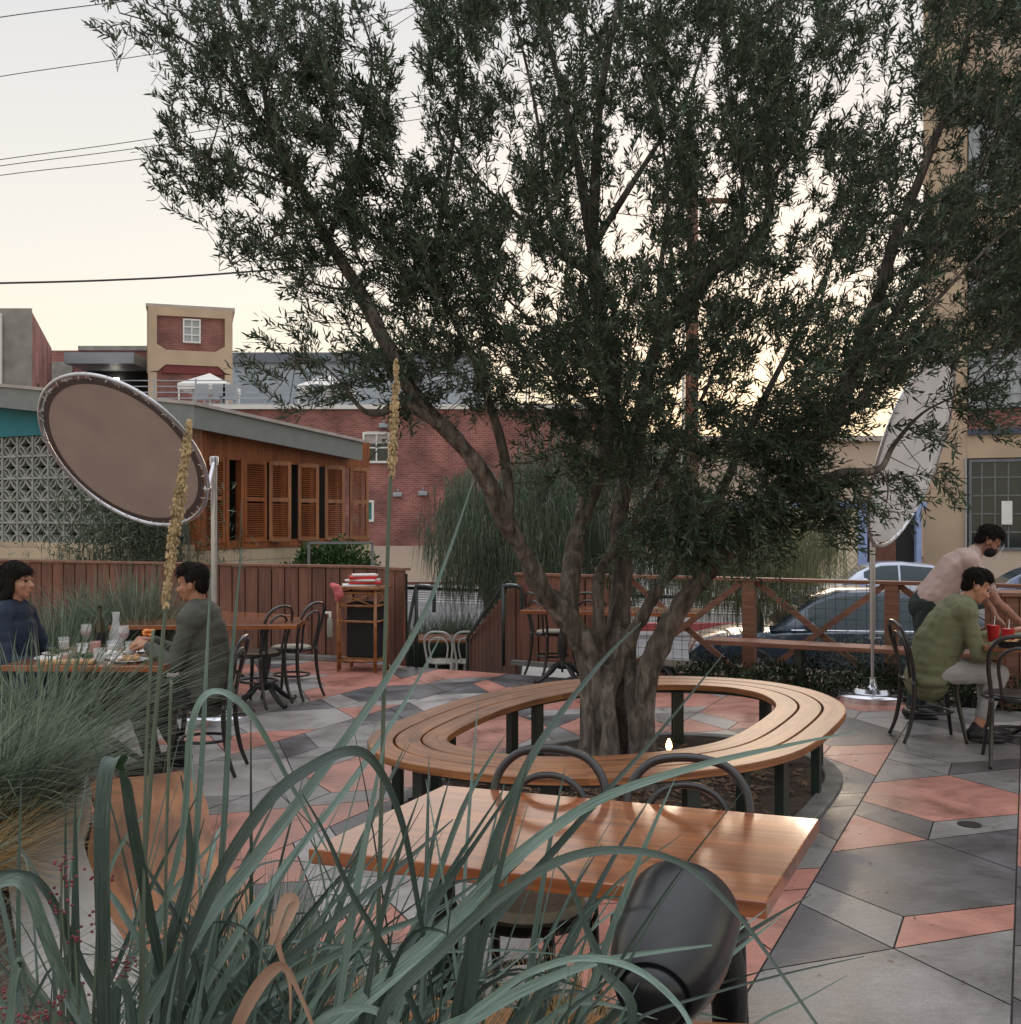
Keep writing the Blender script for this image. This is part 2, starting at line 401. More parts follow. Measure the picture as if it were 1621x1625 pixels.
M['food_green'] = simple('salad', (.06,.09,.025), .6, var=.7, scale=60, bump=.6); M['food_orange'] = simple('orange_food', (.75,.25,.06), .5, var=.3, scale=50)
M['bread'] = simple('bread', (.5,.3,.14), .8, var=.3, scale=40); M['plate'] = simple('plate_glaze', (.6,.58,.56), .25)
M['car_navy'] = simple('car_navy', (.035,.055,.085), .22, .3, coat=1, var=.03); M['car_silver'] = simple('car_silver', (.50,.55,.68), .25, .3, coat=1, var=.03)
M['car_blue'] = simple('car_blue', (.045,.07,.16), .25, .3, coat=1, var=.03)
M['pole_wood'] = wood('pole_wood', (.10,.045,.03), (.24,.11,.07), .8, .6, 'Z')
# ================================================================== SETTING
# far ground
mb = MB(); mb.add([(-300,-120,-.86),(300,-120,-.86),(300,600,-.86),(-300,600,-.86)], [(0,1,2,3)])
tag(mb.build('ground', M['earth']), kind='structure')
mb = MB(); 
def quad_ab(mb, a0, a1, b0, b1, z, mi=0):
    mb.add([W(a0,b0,z), W(a1,b0,z), W(a1,b1,z), W(a0,b1,z)], [(0,1,2,3)], mi)
quad_ab(mb, -60, 70, 13.2, 31.5, -.80)
tag(mb.build('street', M['asphalt']), kind='structure')
mb = MB(); quad_ab(mb, -60, 70, 31.5, 60, -.70)
quad_ab(mb, -60, 70, 31.5, 31.51, -.81); 
tag(mb.build('far_pavement', M['pave']), kind='structure')
mb = MB()
for k in range(5): quad_ab(mb, -30, 30, 27+k*.9, 27.15+k*.9, -.795)
tag(mb.build('street_markings', M['white_paint']), kind='structure')
mb = MB(); mb.prism([W(-9.5,10.4)[:2], W(-5.0,10.4)[:2], W(-5.0,15.2)[:2], W(-9.5,15.2)[:2]], -.84, -.72)
tag(mb.build('lower_patio', M['pave']), kind='structure')
# ---- patio paving: coloured concrete panels with dark saw cuts
def clip(poly, a, b, c):       # keep a*x+b*y<=c
    out = []
    for i in range(len(poly)):
        p, q = poly[i], poly[(i+1)%len(poly)]
        fp = a*p[0]+b*p[1]-c; fq = a*q[0]+b*q[1]-c
        if fp <= 0: out.append(p)
        if fp*fq < 0:
            t = fp/(fp-fq); out.append((p[0]+(q[0]-p[0])*t, p[1]+(q[1]-p[1])*t))
    return out
def inset(poly, d):
    n = len(poly); ar = sum(poly[i][0]*poly[(i+1)%n][1]-poly[(i+1)%n][0]*poly[i][1] for i in range(n))/2
    if abs(ar) < .01: return None
    if ar < 0: poly = poly[::-1]
    out = []
    for i in range(n):
        p0, p, p1 = Vector(poly[i-1]), Vector(poly[i]), Vector(poly[(i+1)%n])
        e0 = (p-p0); e1 = (p1-p)
        if e0.length < 1e-5 or e1.length < 1e-5: return None
        e0.normalize(); e1.normalize()
        n0 = Vector((-e0.y, e0.x)); n1 = Vector((-e1.y, e1.x)); b = n0+n1
        if b.length < 1e-3: return None
        b.normalize(); k = d/max(.3, b.dot(n0)); out.append(p+b*k)
    return out
A0, A1, B0, B1 = -13.0, 3.6, -1.0, 10.0
fl = MB(); quad_ab(fl, A0, A1, B0, B1, -.005, 0)
fr = random.Random(4)
k0 = 0
for si in range(-15, 5):
    aL = -.88+.83*si; aR = aL+.83; aM = (aL+aR)/2; mir = 0
    for k in range(-5, 5):
        if si == 0: c = 5.77+1.525*k; 
        else: c = 5.77+1.525*k+[0,.55,-.4,.8,.2][si%5]; mir = si % 2
        def q(t, b): # t -1 left 0 mid 1 right
            if mir: t = -t
            return (aM+t*.415, b)
        polys = [('A', [q(-1,c+.32), q(0,c), q(0,c+.36), q(-1,c+.63)]),
                 ('B', [q(0,c), q(1,c+.42), q(1,c+.73), q(0,c+.36)]),
                 ('C', [q(-1,c-.43), q(0,c), q(-1,c+.32)]),
                 ('D', [q(0,c), q(1,c-.32), q(1,c+.42)]),
                 ('E', [q(-1,c+.63), q(0,c+.36), q(1,c+.73), q(1,c+1.205), q(0,c+1.525), q(-1,c+1.095)])]
        known = {(0,-1): dict(A=3,B=1,C=2,D=3,E=2), (0,0): dict(A=2,B=3,C=1,D=2,E=1), (0,1): dict(A=3,B=2,C=3,D=3,E=3), (0,-2): dict(A=3,B=2,C=3,D=3,E=3),
                 (-1,-1): dict(A=1,B=1,C=1,D=1,E=3)}.get((si, k))
        for nm, pl in polys:
            ci = known[nm] if known else fr.choice([1,1,1,2,2,3,3,4,4])
            pl = clip(clip(clip(clip(pl, 1,0,A1), -1,0,-A0), 0,1,B1), 0,-1,-B0)
            if len(pl) < 3: continue
            clean = [p for i, p in enumerate(pl) if (Vector(p)-Vector(pl[i-1])).length > .004]
            if len(clean) < 3: continue
            ip = inset(clean, .0038)
            if not ip: continue
            if any((Vector(x)-Vector(y)).length > .6 for x, y in zip(ip[:1], clean[:1])) and 0: continue
            fl.add([W(p[0], p[1], 0.0) for p in ip], [tuple(range(len(ip)))], ci)
fl_o = fl.build('patio_floor', [M['joint'], M['terra'], M['dark'], M['mid'], M['light']])
bm = bmesh.new(); bm.from_mesh(fl_o.data)
for f in bm.faces:
    if f.normal.z < 0: f.normal_flip()
bm.to_mesh(fl_o.data); bm.free()
tag(fl_o, kind='structure')
mb = MB(); mb.prism([W(A0,B0)[:2], W(A1,B0)[:2], W(A1,B1)[:2], W(A0,B1)[:2]], -.85, -.01)
mb.prism([W(-6.62,B1)[:2], W(-5.12,B1)[:2], W(-5.12,B1+.35)[:2], W(-6.62,B1+.35)[:2]], -.85, -.18)
mb.prism([W(-6.62,B1+.35)[:2], W(-5.12,B1+.35)[:2], W(-5.12,B1+.7)[:2], W(-6.62,B1+.7)[:2]], -.85, -.36)
mb.prism([W(-6.62,B1+.7)[:2], W(-5.12,B1+.7)[:2], W(-5.12,B1+1.05)[:2], W(-6.62,B1+1.05)[:2]], -.85, -.54)
tag(mb.build('patio_steps', M['curb']), kind='structure')
# planting soil behind patio edge, right
mb = MB(); mb.prism([W(-4.6,B1+.02)[:2], W(14,B1+.02)[:2], W(14,12.6)[:2], W(-4.6,12.6)[:2]], -.85, -.10)
tag(mb.build('planting_bed_soil', M['earth']), kind='structure')
mb = MB(); mb.prism([W(A1+.02,B0)[:2], W(14,B0)[:2], W(14,B1)[:2], W(A1+.02,B1)[:2]], -.85, -.02)
tag(mb.build('side_ground', M['mulch']), kind='structure')
# drain
mb = MB(); c = G(1539,1309)
mb.lathe([(.062,.0005),(.062,.004),(.055,.004),(.053,.002),(.001,.002)], c, 28)
tag(mb.build('floor_drain', M['black_iron']), 'small round black drain set in the grey paving on the right', 'drain')
# ================================================================== TREE PIT + RING BENCH
outer = [(-.77,5.58),(-.75,6.0),(-.426,6.83),(0,7.45),(.51,7.88),(1.15,8.04),(1.74,7.90),(2.05,7.58),(2.18,7.2),(2.16,6.69),(1.96,6.2),(1.62,5.58),(1.34,5.25),(.96,5.01),(.467,4.86),(.006,4.88),(-.31,5.01),(-.61,5.24)]
oc = crom([(x, y, 0) for x, y in outer], 8, True)
for _ in range(2): oc = [(oc[i-1]+oc[i]*2+oc[(i+1)%len(oc)])/4 for i in range(len(oc))]
def resample(cv, n):
    L = [0]
    for i in range(len(cv)): L.append(L[-1]+(cv[(i+1)%len(cv)]-cv[i]).length)
    out = []; j = 0
    for k in range(n):
        t = L[-1]*k/n
        while L[j+1] < t: j += 1
        f = (t-L[j])/max(1e-9, L[j+1]-L[j]); out.append(cv[j].lerp(cv[(j+1)%len(cv)], f))
    return out
oc = resample(oc, 144)
def offc(cv, d):   # curve runs clockwise seen from above -> inward normal to the right
    n = len(cv); out = []
    for i in range(n):
        t = (cv[(i+2)%n]-cv[i-2]).normalized(); out.append(cv[i]+Vector((t.y, -t.x, 0))*d)
    for _ in range(int(2+d*22)): out = [(out[i-1]+out[i]*2+out[(i+1)%n])/4 for i in range(n)]
    return out
bench = thing('ring_bench', 'large oval slatted timber bench ring encircling the olive tree', 'bench', (0,0,0))
def ring_strip(name, d0, d1, z0, z1, mat, parent, bev=.004, segs=None):
    a = offc(oc, d0); b = offc(oc, d1); n = len(a); mb = MB()
    prof = []
    for i in range(n):
        p, q_ = a[i], b[i]; s = (q_-p).normalized()
        prof.append([(p, z0), (p, z1-bev), (p+s*bev, z1), (q_-s*bev, z1), (q_, z1-bev), (q_, z0)])
    vs = [Vector((x.x, x.y, z)) for pr in prof for (x, z) in pr]; fs = []
    for i in range(n):
        j = (i+1)%n
        for k in range(6):
            l = (k+1)%6; fs.append((i*6+k, j*6+k, j*6+l, i*6+l))
    mb.add(vs, fs); me = mb.mesh(name, mat)
    # uv along the arc
    L = [0]
    for i in range(n): L.append(L[-1]+(oc[(i+1)%n]-oc[i]).length)
    uv = me.uv_layers['UVMap'].data; li = 0
    for pi, pl in enumerate(me.polygons):
        i = pi//6
        for lj, vi in enumerate(pl.vertices):
            ring, kk = divmod(vi, 6)
            u = L[i] if ring == i else L[i+1]
            seg = int(i/ (n/segs)) if segs else 0
            uv[pl.loop_start+lj].uv = (u+seg*7.3+d0*40, (d0+ (0 if kk < 3 else d1-d0) + (0 if kk in (1,2,3,4) else .05)) + seg*1.7)
    bm = bmesh.new(); bm.from_mesh(me); bmesh.ops.recalc_face_normals(bm, faces=bm.faces); bm.to_mesh(me); bm.free()
    return link(name, me, parent)
wd = .136
for i in range(3):
    ring_strip('seat_slat', i*(wd+.011), i*(wd+.011)+wd, .412, .45, M['bench_wood'], bench, segs=[13,11,9][i])
ring_strip('under_frame', .10, .34, .375, .411, M['green_steel'], bench)
lo = offc(oc, .13); li_ = offc(oc, .35)
for k in range(0, 144, 12):
    for cv in ((lo,) if k % 24 else (lo, li_)):
        mb = MB(); p = cv[(k+5)%144]; t = cv[(k+6)%144]-cv[(k+4)%144]
        mb.box((p.x, p.y, .19), (.075, .05, .39), rz=math.atan2(t.y, t.x)); mb.build('leg', M['green_steel'], bench)
# pit
pit = offc(oc, .10); mb = MB(); cen = sum(pit, Vector())/len(pit)
vs = [Vector((p.x, p.y, .006)) for p in pit]
mid = [p.lerp(cen, .35) for p in pit]; mid2 = [p.lerp(cen, .7) for p in pit]
vs += [Vector((p.x, p.y, .02+NR.normal()*.006)) for p in mid]+[Vector((p.x, p.y, .035+NR.normal()*.008)) for p in mid2]+[cen+Vector((0,0,.05))]
n = 144; fs = []
for i in range(n):
    j = (i+1)%n; fs += [(i,j,n+j,n+i),(n+i,n+j,2*n+j,2*n+i),(2*n+i,2*n+j,3*n)]
mb.add(vs, fs); pm = mb.build('tree_pit_mulch', M['mulch']); tag(pm, kind='structure')
bm = bmesh.new(); bm.from_mesh(pm.data)
for f in bm.faces:
    if f.normal.z < 0: f.normal_flip()
bm.to_mesh(pm.data); bm.free()
# wood chips on pit
mb = MB()
for i in range(2600):
    p = pit[NR.integers(0,144)].lerp(cen, math.sqrt(NR.random())*.95)
    z = .012+.04*(1-(p-cen).length/1.6) if (p-cen).length < 1.6 else .012
    a = NR.random()*6.28; l = NR.uniform(.008,.03); w_ = l*NR.uniform(.3,.7)
    dx, dy = Vector((math.cos(a), math.sin(a), NR.uniform(-.3,.3)))*l, Vector((-math.sin(a), math.cos(a), NR.uniform(-.4,.4)))*w_
    q0 = Vector((p.x, p.y, z+.006)); mb.add([q0-dx-dy, q0+dx-dy, q0+dx+dy, q0-dx+dy], [(0,1,2,3)])
tag(mb.build('wood_chips', simple('chips', (.17,.10,.06), .9, var=.8, scale=80)), kind='stuff')
ring_strip('pit_curb', .02, .13, -.004, .022, M['curb'], None, bev=.006)
pc = bpy.data.objects['pit_curb']; tag(pc, 'flush concrete kerb round the mulched tree pit', 'kerb')
# uplight with glowing bulb
ul = thing('garden_uplight', 'small black uplight glowing orange at the foot of the olive tree', 'garden light', G(1062,1196,.05))
mb = MB(); mb.lathe([(.05,-.05),(.055,0),(.05,.02),(.03,.03),(.028,.03)], (0,0,0), 16); mb.box((.10,.03,-.02),(.16,.05,.05),bev=.01); mb.build('housing', M['plastic_black'], ul)
mb = MB(); mb.lathe([(.012,.03),(.022,.045),(.018,.075),(.006,.10),(.001,.105)], (0,0,0), 12); mb.build('bulb', emis('glow', (1,.55,.2), 14), ul)
# ================================================================== FURNITURE
def cast_base(t, dx, dy, zt=.72, scale=1.0, mat=None):
    mat = mat or M['black_iron']
    mb = MB()
    mb.lathe([(.045,.13),(.05,.16),(.032,.19),(.028,.24),(.046,.30),(.05,.38),(.042,.46),(.028,.52),(.026,.60),(.04,.64),(.03,.68),(.09,zt-.02),(.1,zt)], (dx,dy,0), 18)
    for k in range(4):
        a = math.pi/4+k*math.pi/2; c, s_ = math.cos(a), math.sin(a)
        pts = [(dx+c*r, dy+s_*r, z) for r, z in ((.02,.17),(.10,.16),(.19,.085),(.27,.03),(.32,.014),(.345,.03),(.33,.045))]
        mb.tube(crom(pts, 4), rlist([.024,.026,.024,.018,.014,.01,.006], 25), 8)
    return mb.build('pedestal', mat, t, auto=True)
def table(name, label, cx, cy, L, Wd, rz, group=None, peds=((0,0),), thick=.038, mat=None, z=.75, cat='table'):
    t = thing(name, label, cat, (cx, cy, z-.75), rz, group)
    mb = MB(); mb.box((0,0,.75-thick/2), (L, Wd, thick), bev=.004)
    mb.build('tabletop', mat or M['table_wood'], t)
    for (dx, dy) in peds: cast_base(t, dx, dy, .75-thick)
    return t
def bent_chair(name, label, cx, cy, rz, group, frame='bent_black', pad='seat_dark', padt=.012, z=0.0):
    t = thing(name, label, 'chair', (cx, cy, z), rz, group)
    fm = M[frame]
    mb = MB(); mb.lathe([(.17,.44),(.198,.437),(.205,.445),(.205,.462),(.198,.468),(.15,.466)], n=28); mb.build('seat', fm, t, auto=True)
    mb = MB(); mb.lathe([(.176,.467),(.18,.472),(.17,.468+padt),(.10,.469+padt*1.3),(.01,.469+padt*1.3)], n=24); mb.build('seat_pad', M[pad], t, auto=True)
    for sy in (-1, 1):
        mb = MB(); mb.tube(crom([(.155,sy*.115,.455),(.165,sy*.125,.30),(.195,sy*.15,.12),(.215,sy*.165,0)], 4), rlist([.0185,.018,.015,.012], 13), 10)
        mb.build('leg', fm, t, smooth=True)
        mb = MB(); mb.tube(crom([(-.165,sy*.165,.46),(-.17,sy*.168,.30),(-.20,sy*.175,.12),(-.245,sy*.185,0)], 4), rlist([.0175,.017,.015,.012], 13), 10)
        mb.build('leg', fm, t, smooth=True)
    hoop = [(-.165,-.165,.45),(-.178,-.178,.56),(-.205,-.192,.68),(-.238,-.185,.79),(-.262,-.13,.86),(-.27,-.05,.885),(-.27,.05,.885),(-.262,.13,.86),(-.238,.185,.79),(-.205,.192,.68),(-.178,.178,.56),(-.165,.165,.45)]
    mb = MB(); mb.tube(crom(hoop, 5), .0145, 10); mb.build('back_hoop', fm, t, smooth=True)
    inn = [(-.175,-.10,.46),(-.19,-.115,.56),(-.21,-.13,.67),(-.232,-.112,.755),(-.245,-.045,.80),(-.245,.045,.80),(-.232,.112,.755),(-.21,.13,.67),(-.19,.115,.56),(-.175,.10,.46)]
    mb = MB(); mb.tube(crom(inn, 5), .0115, 10); mb.build('inner_hoop', fm, t, smooth=True)
    mb = MB(); mb.tube([(.168*math.cos(a)-.005, .155*math.sin(a), .215) for a in [i*2*math.pi/32 for i in range(32)]], .011, 8, closed=True); mb.build('stretcher', fm, t, smooth=True)
    return t
# --- near table (rz: long axis along V)
c4 = [G(492,1345,.75), G(1217,1433,.75), G(1301,1299,.75), G(703,1247,.75)]
cen_t = sum(c4, Vector())/4
Lx = ((c4[1]-c4[0]).length+(c4[2]-c4[3]).length)/2; Wx = ((c4[2]-c4[1]).length+(c4[3]-c4[0]).length)/2
dvec = ((c4[1]-c4[0]).normalized()+(c4[2]-c4[3]).normalized())
rzt = math.atan2(dvec.y, dvec.x)
nt_ = table('dining_table', 'long varnished wooden table nearest the viewer beside the tall strap-leaved plants', cen_t.x, cen_t.y, Lx, Wx, rzt, 'wooden tables on the patio', peds=((-Lx*.33,0),(Lx*.36,-.05)), thick=.042)
_tt = [o for o in bpy.data.objects if o.parent == nt_ and o.name.startswith('tabletop')][0]
_dB = ((c4[3]-c4[0]).normalized()+(c4[2]-c4[1]).normalized()).normalized(); _dA = dvec.normalized(); _sh = _dB.dot(_dA)/_dB.dot(Vector((-_dA.y,_dA.x,0)))
for v in _tt.data.vertices: v.co.x += v.co.y*_sh
def chair_at(px, py, z, rz, label, off=0, **k):
    p = G(px, py, z); return bent_chair('bentwood_chair', label, p.x, p.y, rz, 'bentwood cafe chairs', **k)
tow = rzt-math.pi/2   # pointing toward the viewer across the near table
def behind(px, py, z, rz, back=-.27):  # place the chair so that its hoop top sits at the pixel
    p = G(px, py, z); return p.x-math.cos(rz)*back, p.y-math.sin(rz)*back
x, y = behind(878,1190,.885,tow); bent_chair('bentwood_chair', 'black bentwood chair at the far side of the near table, left of its pair', x, y, tow, 'bentwood cafe chairs', pad='seat_pad', padt=.03)
x, y = behind(1094,1204,.885,tow+.06); bent_chair('bentwood_chair', 'black bentwood chair at the far side of the near table, right of its pair', x, y, tow+.06, 'bentwood cafe chairs', pad='seat_pad', padt=.03)
# --- left guests table
lt = table('dining_table', 'small wooden table laid with food between the two guests on the left', -2.64, 6.92, 1.02, .98, R(-2), 'wooden tables on the patio', peds=((-.1,0),))
lt2 = table('dining_table', 'empty wooden table standing behind the man in the dark green jacket', -2.66, 9.3, 1.6, .74, YAWV+.5, 'wooden tables on the patio', peds=((-.45,0),(.45,0)))
lt3 = table('dining_table', 'low end of a pale wooden table in front of the left wooden fence', -3.0, 10.9, 1.3, .7, YAWV, 'wooden tables on the patio', peds=((0,0),), z=.66)
bent_chair('bentwood_chair', 'black bentwood chair beside the empty left table, nearest the guest in green', G(404,1122).x, G(404,1122).y+.12, R(155), 'bentwood cafe chairs', pad='seat_pad')
bent_chair('bentwood_chair', 'black bentwood chair beside the empty left table, nearest the rattan stand', G(458,1110).x, G(458,1110).y+.12, R(160), 'bentwood cafe chairs', pad='seat_pad')
bent_chair('bentwood_chair', 'black bentwood chair under the seated man in the dark green jacket', -2.02, 6.85, R(182), 'bentwood cafe chairs')
bent_chair('bentwood_chair', 'bentwood chair under the woman in navy at the left edge', -3.40, 7.0, R(0), 'bentwood cafe chairs')
# --- right tables
rt = table('dining_table', 'wooden table with red drinks cups at the right edge', 4.02, 7.75, 1.15, .75, YAWV*.25, 'wooden tables on the patio', peds=((0,0),))
bent_chair('bentwood_chair', 'black bentwood chair under the man in the olive jacket', 3.17, 7.86, R(-4), 'bentwood cafe chairs')
bent_chair('bentwood_chair', 'black bentwood chair turned away from us at the right edge', 3.43, 7.08, R(74), 'bentwood cafe chairs')
# --- middle back bar table with chairs
mt = table('dining_table', 'narrow wooden table against the fence behind the olive trunk', 1.02, 10.55, 1.75, .62, YAWV*.5, 'wooden tables on the patio', peds=((-.5,0),(.5,0)))
bent_chair('bentwood_chair', 'black bentwood chair at the narrow back table, left of the olive trunk', G(878,1072).x, G(878,1072).y, R(28), 'bentwood cafe chairs', pad='seat_pad')
bent_chair('bentwood_chair', 'black bentwood chair half hidden by the olive trunk at the back table', G(950,1070).x, G(950,1070).y, R(60), 'bentwood cafe chairs')
# --- lower patio table and white chairs
table('dining_table', 'wooden table on the lower patio beyond the steps', G(690,1012,-.01).x, G(690,1012,-.01).y, 1.9, .7, YAWV*.2, 'wooden tables on the patio', peds=((-.6,0),(.6,0)), z=-.0)
for px, lb in ((702,'white bentwood chair at the lower table, nearer the left handrail'),(748,'white bentwood chair at the lower table, nearer the right handrail')):
    p = P(px, 1000, 14.3); bent_chair('bentwood_chair', lb, p.x, 14.3, R(80), 'white chairs on the lower patio', frame='bent_white', pad='seat_pad', z=-.74)
# --- rattan stand
st = thing('service_stand', 'tall narrow rattan stand by the end of the left fence', 'stand', G(572,1068)+Vector((0,.22,0)), YAWV*.6)
mb = MB()
for sx in (-.22,.22):
    for sy in (-.17,.17):
        l = MB(); l.tube([(sx,sy,0),(sx,sy,.9)], .017, 8); l.tube([(sx*.92,sy*.92,.02),(sx*.92,sy*.92,.86)], .011, 8); l.build('leg', M['bamboo'], st, smooth=True)
for z in (.12,.55,.72,.86):
    for s_ in (-1,1): mb.tube([(-.22,s_*.17,z),(.22,s_*.17,z)], .013, 8); mb.tube([(s_*.22,-.17,z),(s_*.22,.17,z)], .013, 8)
mb.tube([(-.2,-.17,.72),(.2,-.17,.86)], .008, 6); mb.tube([(.2,-.17,.72),(-.2,-.17,.86)], .008, 6)
mb.tube([(.22,-.15,.72),(.22,.15,.86)], .008, 6)
mb.build('frame', M['bamboo'], st, smooth=True)
mb = MB(); mb.box((0,0,.915), (.52,.42,.025), bev=.004); mb.build('top', M['bamboo'], st)
mb = MB(); mb.box((0,.02,.14), (.40,.32,.015)); mb.build('shelf', M['bamboo'], st)
mb = MB(); mb.box((.02,.04,.45), (.36,.26,.60), bev=.01); mb.build('liner', M['dark_inside'], st)
sp = G(572,1068)+Vector((0,.22,0))
def item(name, label, cat, mbs, loc, rz=0, group=None):
    if len(mbs) == 1:
        n_, m_, mt_ = mbs[0]; o = m_.build(name, mt_, None, auto=True, loc=loc, rz=rz); return tag(o, label, cat, group)
    t = thing(name, label, cat, loc, rz, group)
    for n_, m_, mt_ in mbs: m_.build(n_, mt_, t, auto=True)
    return t
def bx(size, c=(0,0,0), b=.003, rz=0):
    m_ = MB(); m_.box(c, size, rz=rz, bev=b); return m_
for i, (sz, mt_, rz, lb, dx) in enumerate([((.36,.28,.02),'paper',.2,'white folder at the bottom of the pile on the rattan stand',-.04),
        ((.34,.26,.022),'red',.05,'red menu folder in the pile on the rattan stand',.03),
        ((.33,.25,.02),'paper',-.2,'white menu folder above the red one on the rattan stand',0),
        ((.30,.22,.035),'red',.15,'crumpled red cloth topping the pile on the rattan stand',.0),
        ((.26,.20,.02),'paper',.3,'white paper sheet topping the pile on the rattan stand',.02)]):
    item('menu_folder' if i != 3 else 'cloth', lb, 'folder' if i != 3 else 'cloth', [('f', bx(sz), M[mt_])], sp+Vector((dx,-.02,.94+i*.028)), rz)
mb = MB(); mb.caps([(0,0,0),(.05,-.02,-.03),(.08,-.03,-.10),(.06,-.03,-.15)], [.03,.045,.05,.03])
item('hanging_cloth', 'pink and white cloth hanging off the left of the rattan stand', 'cloth', [('c', mb, simple('pink_cloth', (.5,.12,.12), .8, var=.4, scale=18, bump=.4))], sp+Vector((-.30,-.23,.95)))
b1 = MB(); b1.lathe([(.03,-.16),(.033,-.14),(.033,.0),(.028,.03),(.012,.05)], n=14); b2 = MB(); b2.lathe([(.014,.05),(.016,.08),(.01,.10)], n=12); b2.box((-.02,0,.10),(.07,.02,.025),bev=.004)
item('spray_bottle', 'grey spray bottle hanging beside the rattan stand', 'bottle', [('bottle_body', b1, simple('bottle_grey', (.25,.25,.22), .4)), ('spray_head', b2, M['white_paint'])], sp+Vector((-.33,-.20,.55)), 0)
# ================================================================== SHADE DISCS ON POLES
def disc_shade(label, base, pole_top, centre, nrm, Rr, tilt_px, canvas, rimmat, basep=.34):
    t = thing('shade_reflector', label, 'shade disc', (base.x, base.y, 0))
    off = lambda p: Vector(p)-Vector((base.x, base.y, 0))
    mb = MB(); mb.lathe([(basep,.0),(basep,.05),(basep*.92,.07),(basep*.6,.075),(basep*.55,.11),(.06,.115),(.035,.15),(.034,.2)], n=40); mb.build('base', M['chrome'], t, auto=True)
    mb = MB(); z1 = pole_top.z; mb.tube([(0,0,.1),(0,0,z1*.32)], .017, 14); mb.tube([(0,0,z1*.28),(0,0,z1)], .0265, 16); mb.build('pole', M['steel'], t, auto=True)
    n_ = Vector(nrm).normalized(); x = Vector(tilt_px).normalized(); x = (x-n_*x.dot(n_)).normalized(); y = n_.cross(x)
    Mx = Matrix((x, y, n_)).transposed().to_4x4(); Mx.translation = off(centre)
    ring = [Mx @ Vector((Rr*math.cos(a), Rr*math.sin(a), 0)) for a in [i*2*math.pi/72 for i in range(72)]]
    mb = MB(); mb.tube(ring, .017, 10, closed=True); rg = mb.build('ring_frame', M['steel'], t, smooth=True)
    mb = MB(); r1 = Rr*.955; r2 = Rr*.89
    vs = []; k = 72
    for (rr, zz) in ((r1,.004),(r2,.006),(r1,-.004),(r2,-.006)):
        vs += [Mx @ Vector((rr*math.cos(2*math.pi*i/k), rr*math.sin(2*math.pi*i/k), zz)) for i in range(k)]
    fs = []
    for i in range(k):
        j = (i+1)%k; fs += [(i,j,k+j,k+i),(2*k+j,2*k+i,3*k+i,3*k+j),(i,2*k+i,2*k+j,j),(k+i,k+j,3*k+j,3*k+i)]
    mb.add(vs, fs); mb.build('canvas_border', rimmat, t)
    mb = MB(); mb.lathe([(r2+.002,-.003),(r2+.002,.003)], n=72, M=Mx)
    mb.build('canvas', canvas, t)
    mb = MB()
    for i in range(36):
        mb = MB(); a = 2*math.pi*(i+.5)/36; a2 = a+.035*(1 if i%2 else -1)
        mb.tube([Mx @ Vector((r1*.985*math.cos(a), r1*.985*math.sin(a), .008)), Mx @ Vector(((Rr+.012)*math.cos(a2), (Rr+.012)*math.sin(a2), .008))], .0035, 6)
        mb.tube([Mx @ Vector(((Rr-.02)*math.cos(a2),(Rr-.02)*math.sin(a2),.018)), Mx @ Vector(((Rr+.02)*math.cos(a2),(Rr+.02)*math.sin(a2),.0)), Mx @ Vector(((Rr-.02)*math.cos(a2),(Rr-.02)*math.sin(a2),-.018))], .0045, 6)
        mb.build('lace', M['white_paint'], t)
    # nearest ring point to the pole top
    q_ = min(ring, key=lambda p: (p-off(pole_top)).length)
    mb = MB(); mb.lathe([(.03,-.05),(.036,-.045),(.036,.02),(.03,.03)], (0,0,z1), 14); mb.tube([(0,0,z1),q_], .016, 10); mb.box(q_, (.05,.05,.05), bev=.01); mb.build('clamp', M['steel'], t, auto=True)
    return t
# left disc: circle seen as an ellipse 314 x 170 px, long axis falling to the right
def disc_from(cx, cy, d, A, Bm, ang, lean):
    """circle radius A px seen as ellipse A x Bm with long axis at ang; lean sign picks facing"""
    ca, sa = math.cos(ang), math.sin(ang)
    major = Vector((ca, 0, sa)); minor = Vector((-sa, 0, ca))
    th = math.acos(Bm/A)          # angle between normal and view
    nrm = Vector((0,-1,0))*math.cos(th)+minor*math.sin(th)*lean
    return P(cx, cy, d), nrm, A/F*d, major
c_, n_, r_, mj = disc_from(196, 720, 8.45, 148, 104, R(-26), -1)
bs = G(368,1136); bs = Vector(((340-CX)/F*8.62, 8.62, 0))
disc_shade('round taupe canvas disc laced in a tilted steel ring on a chrome pole, left side', bs, P(340,730,8.62), c_, n_, r_, mj, M['canvas_taupe'], M['canvas_rim'])
c_, n_, r_, mj = disc_from(1449, 715, 9.5, 160, 90, R(68), -1)
disc_shade('round white canvas disc laced in a tilted steel ring on a chrome pole, right side', Vector(((1385-CX)/F*9.6, 9.6, 0)), P(1387,772,9.6), c_, n_, r_, mj, M['canvas_white'], M['canvas_white'])
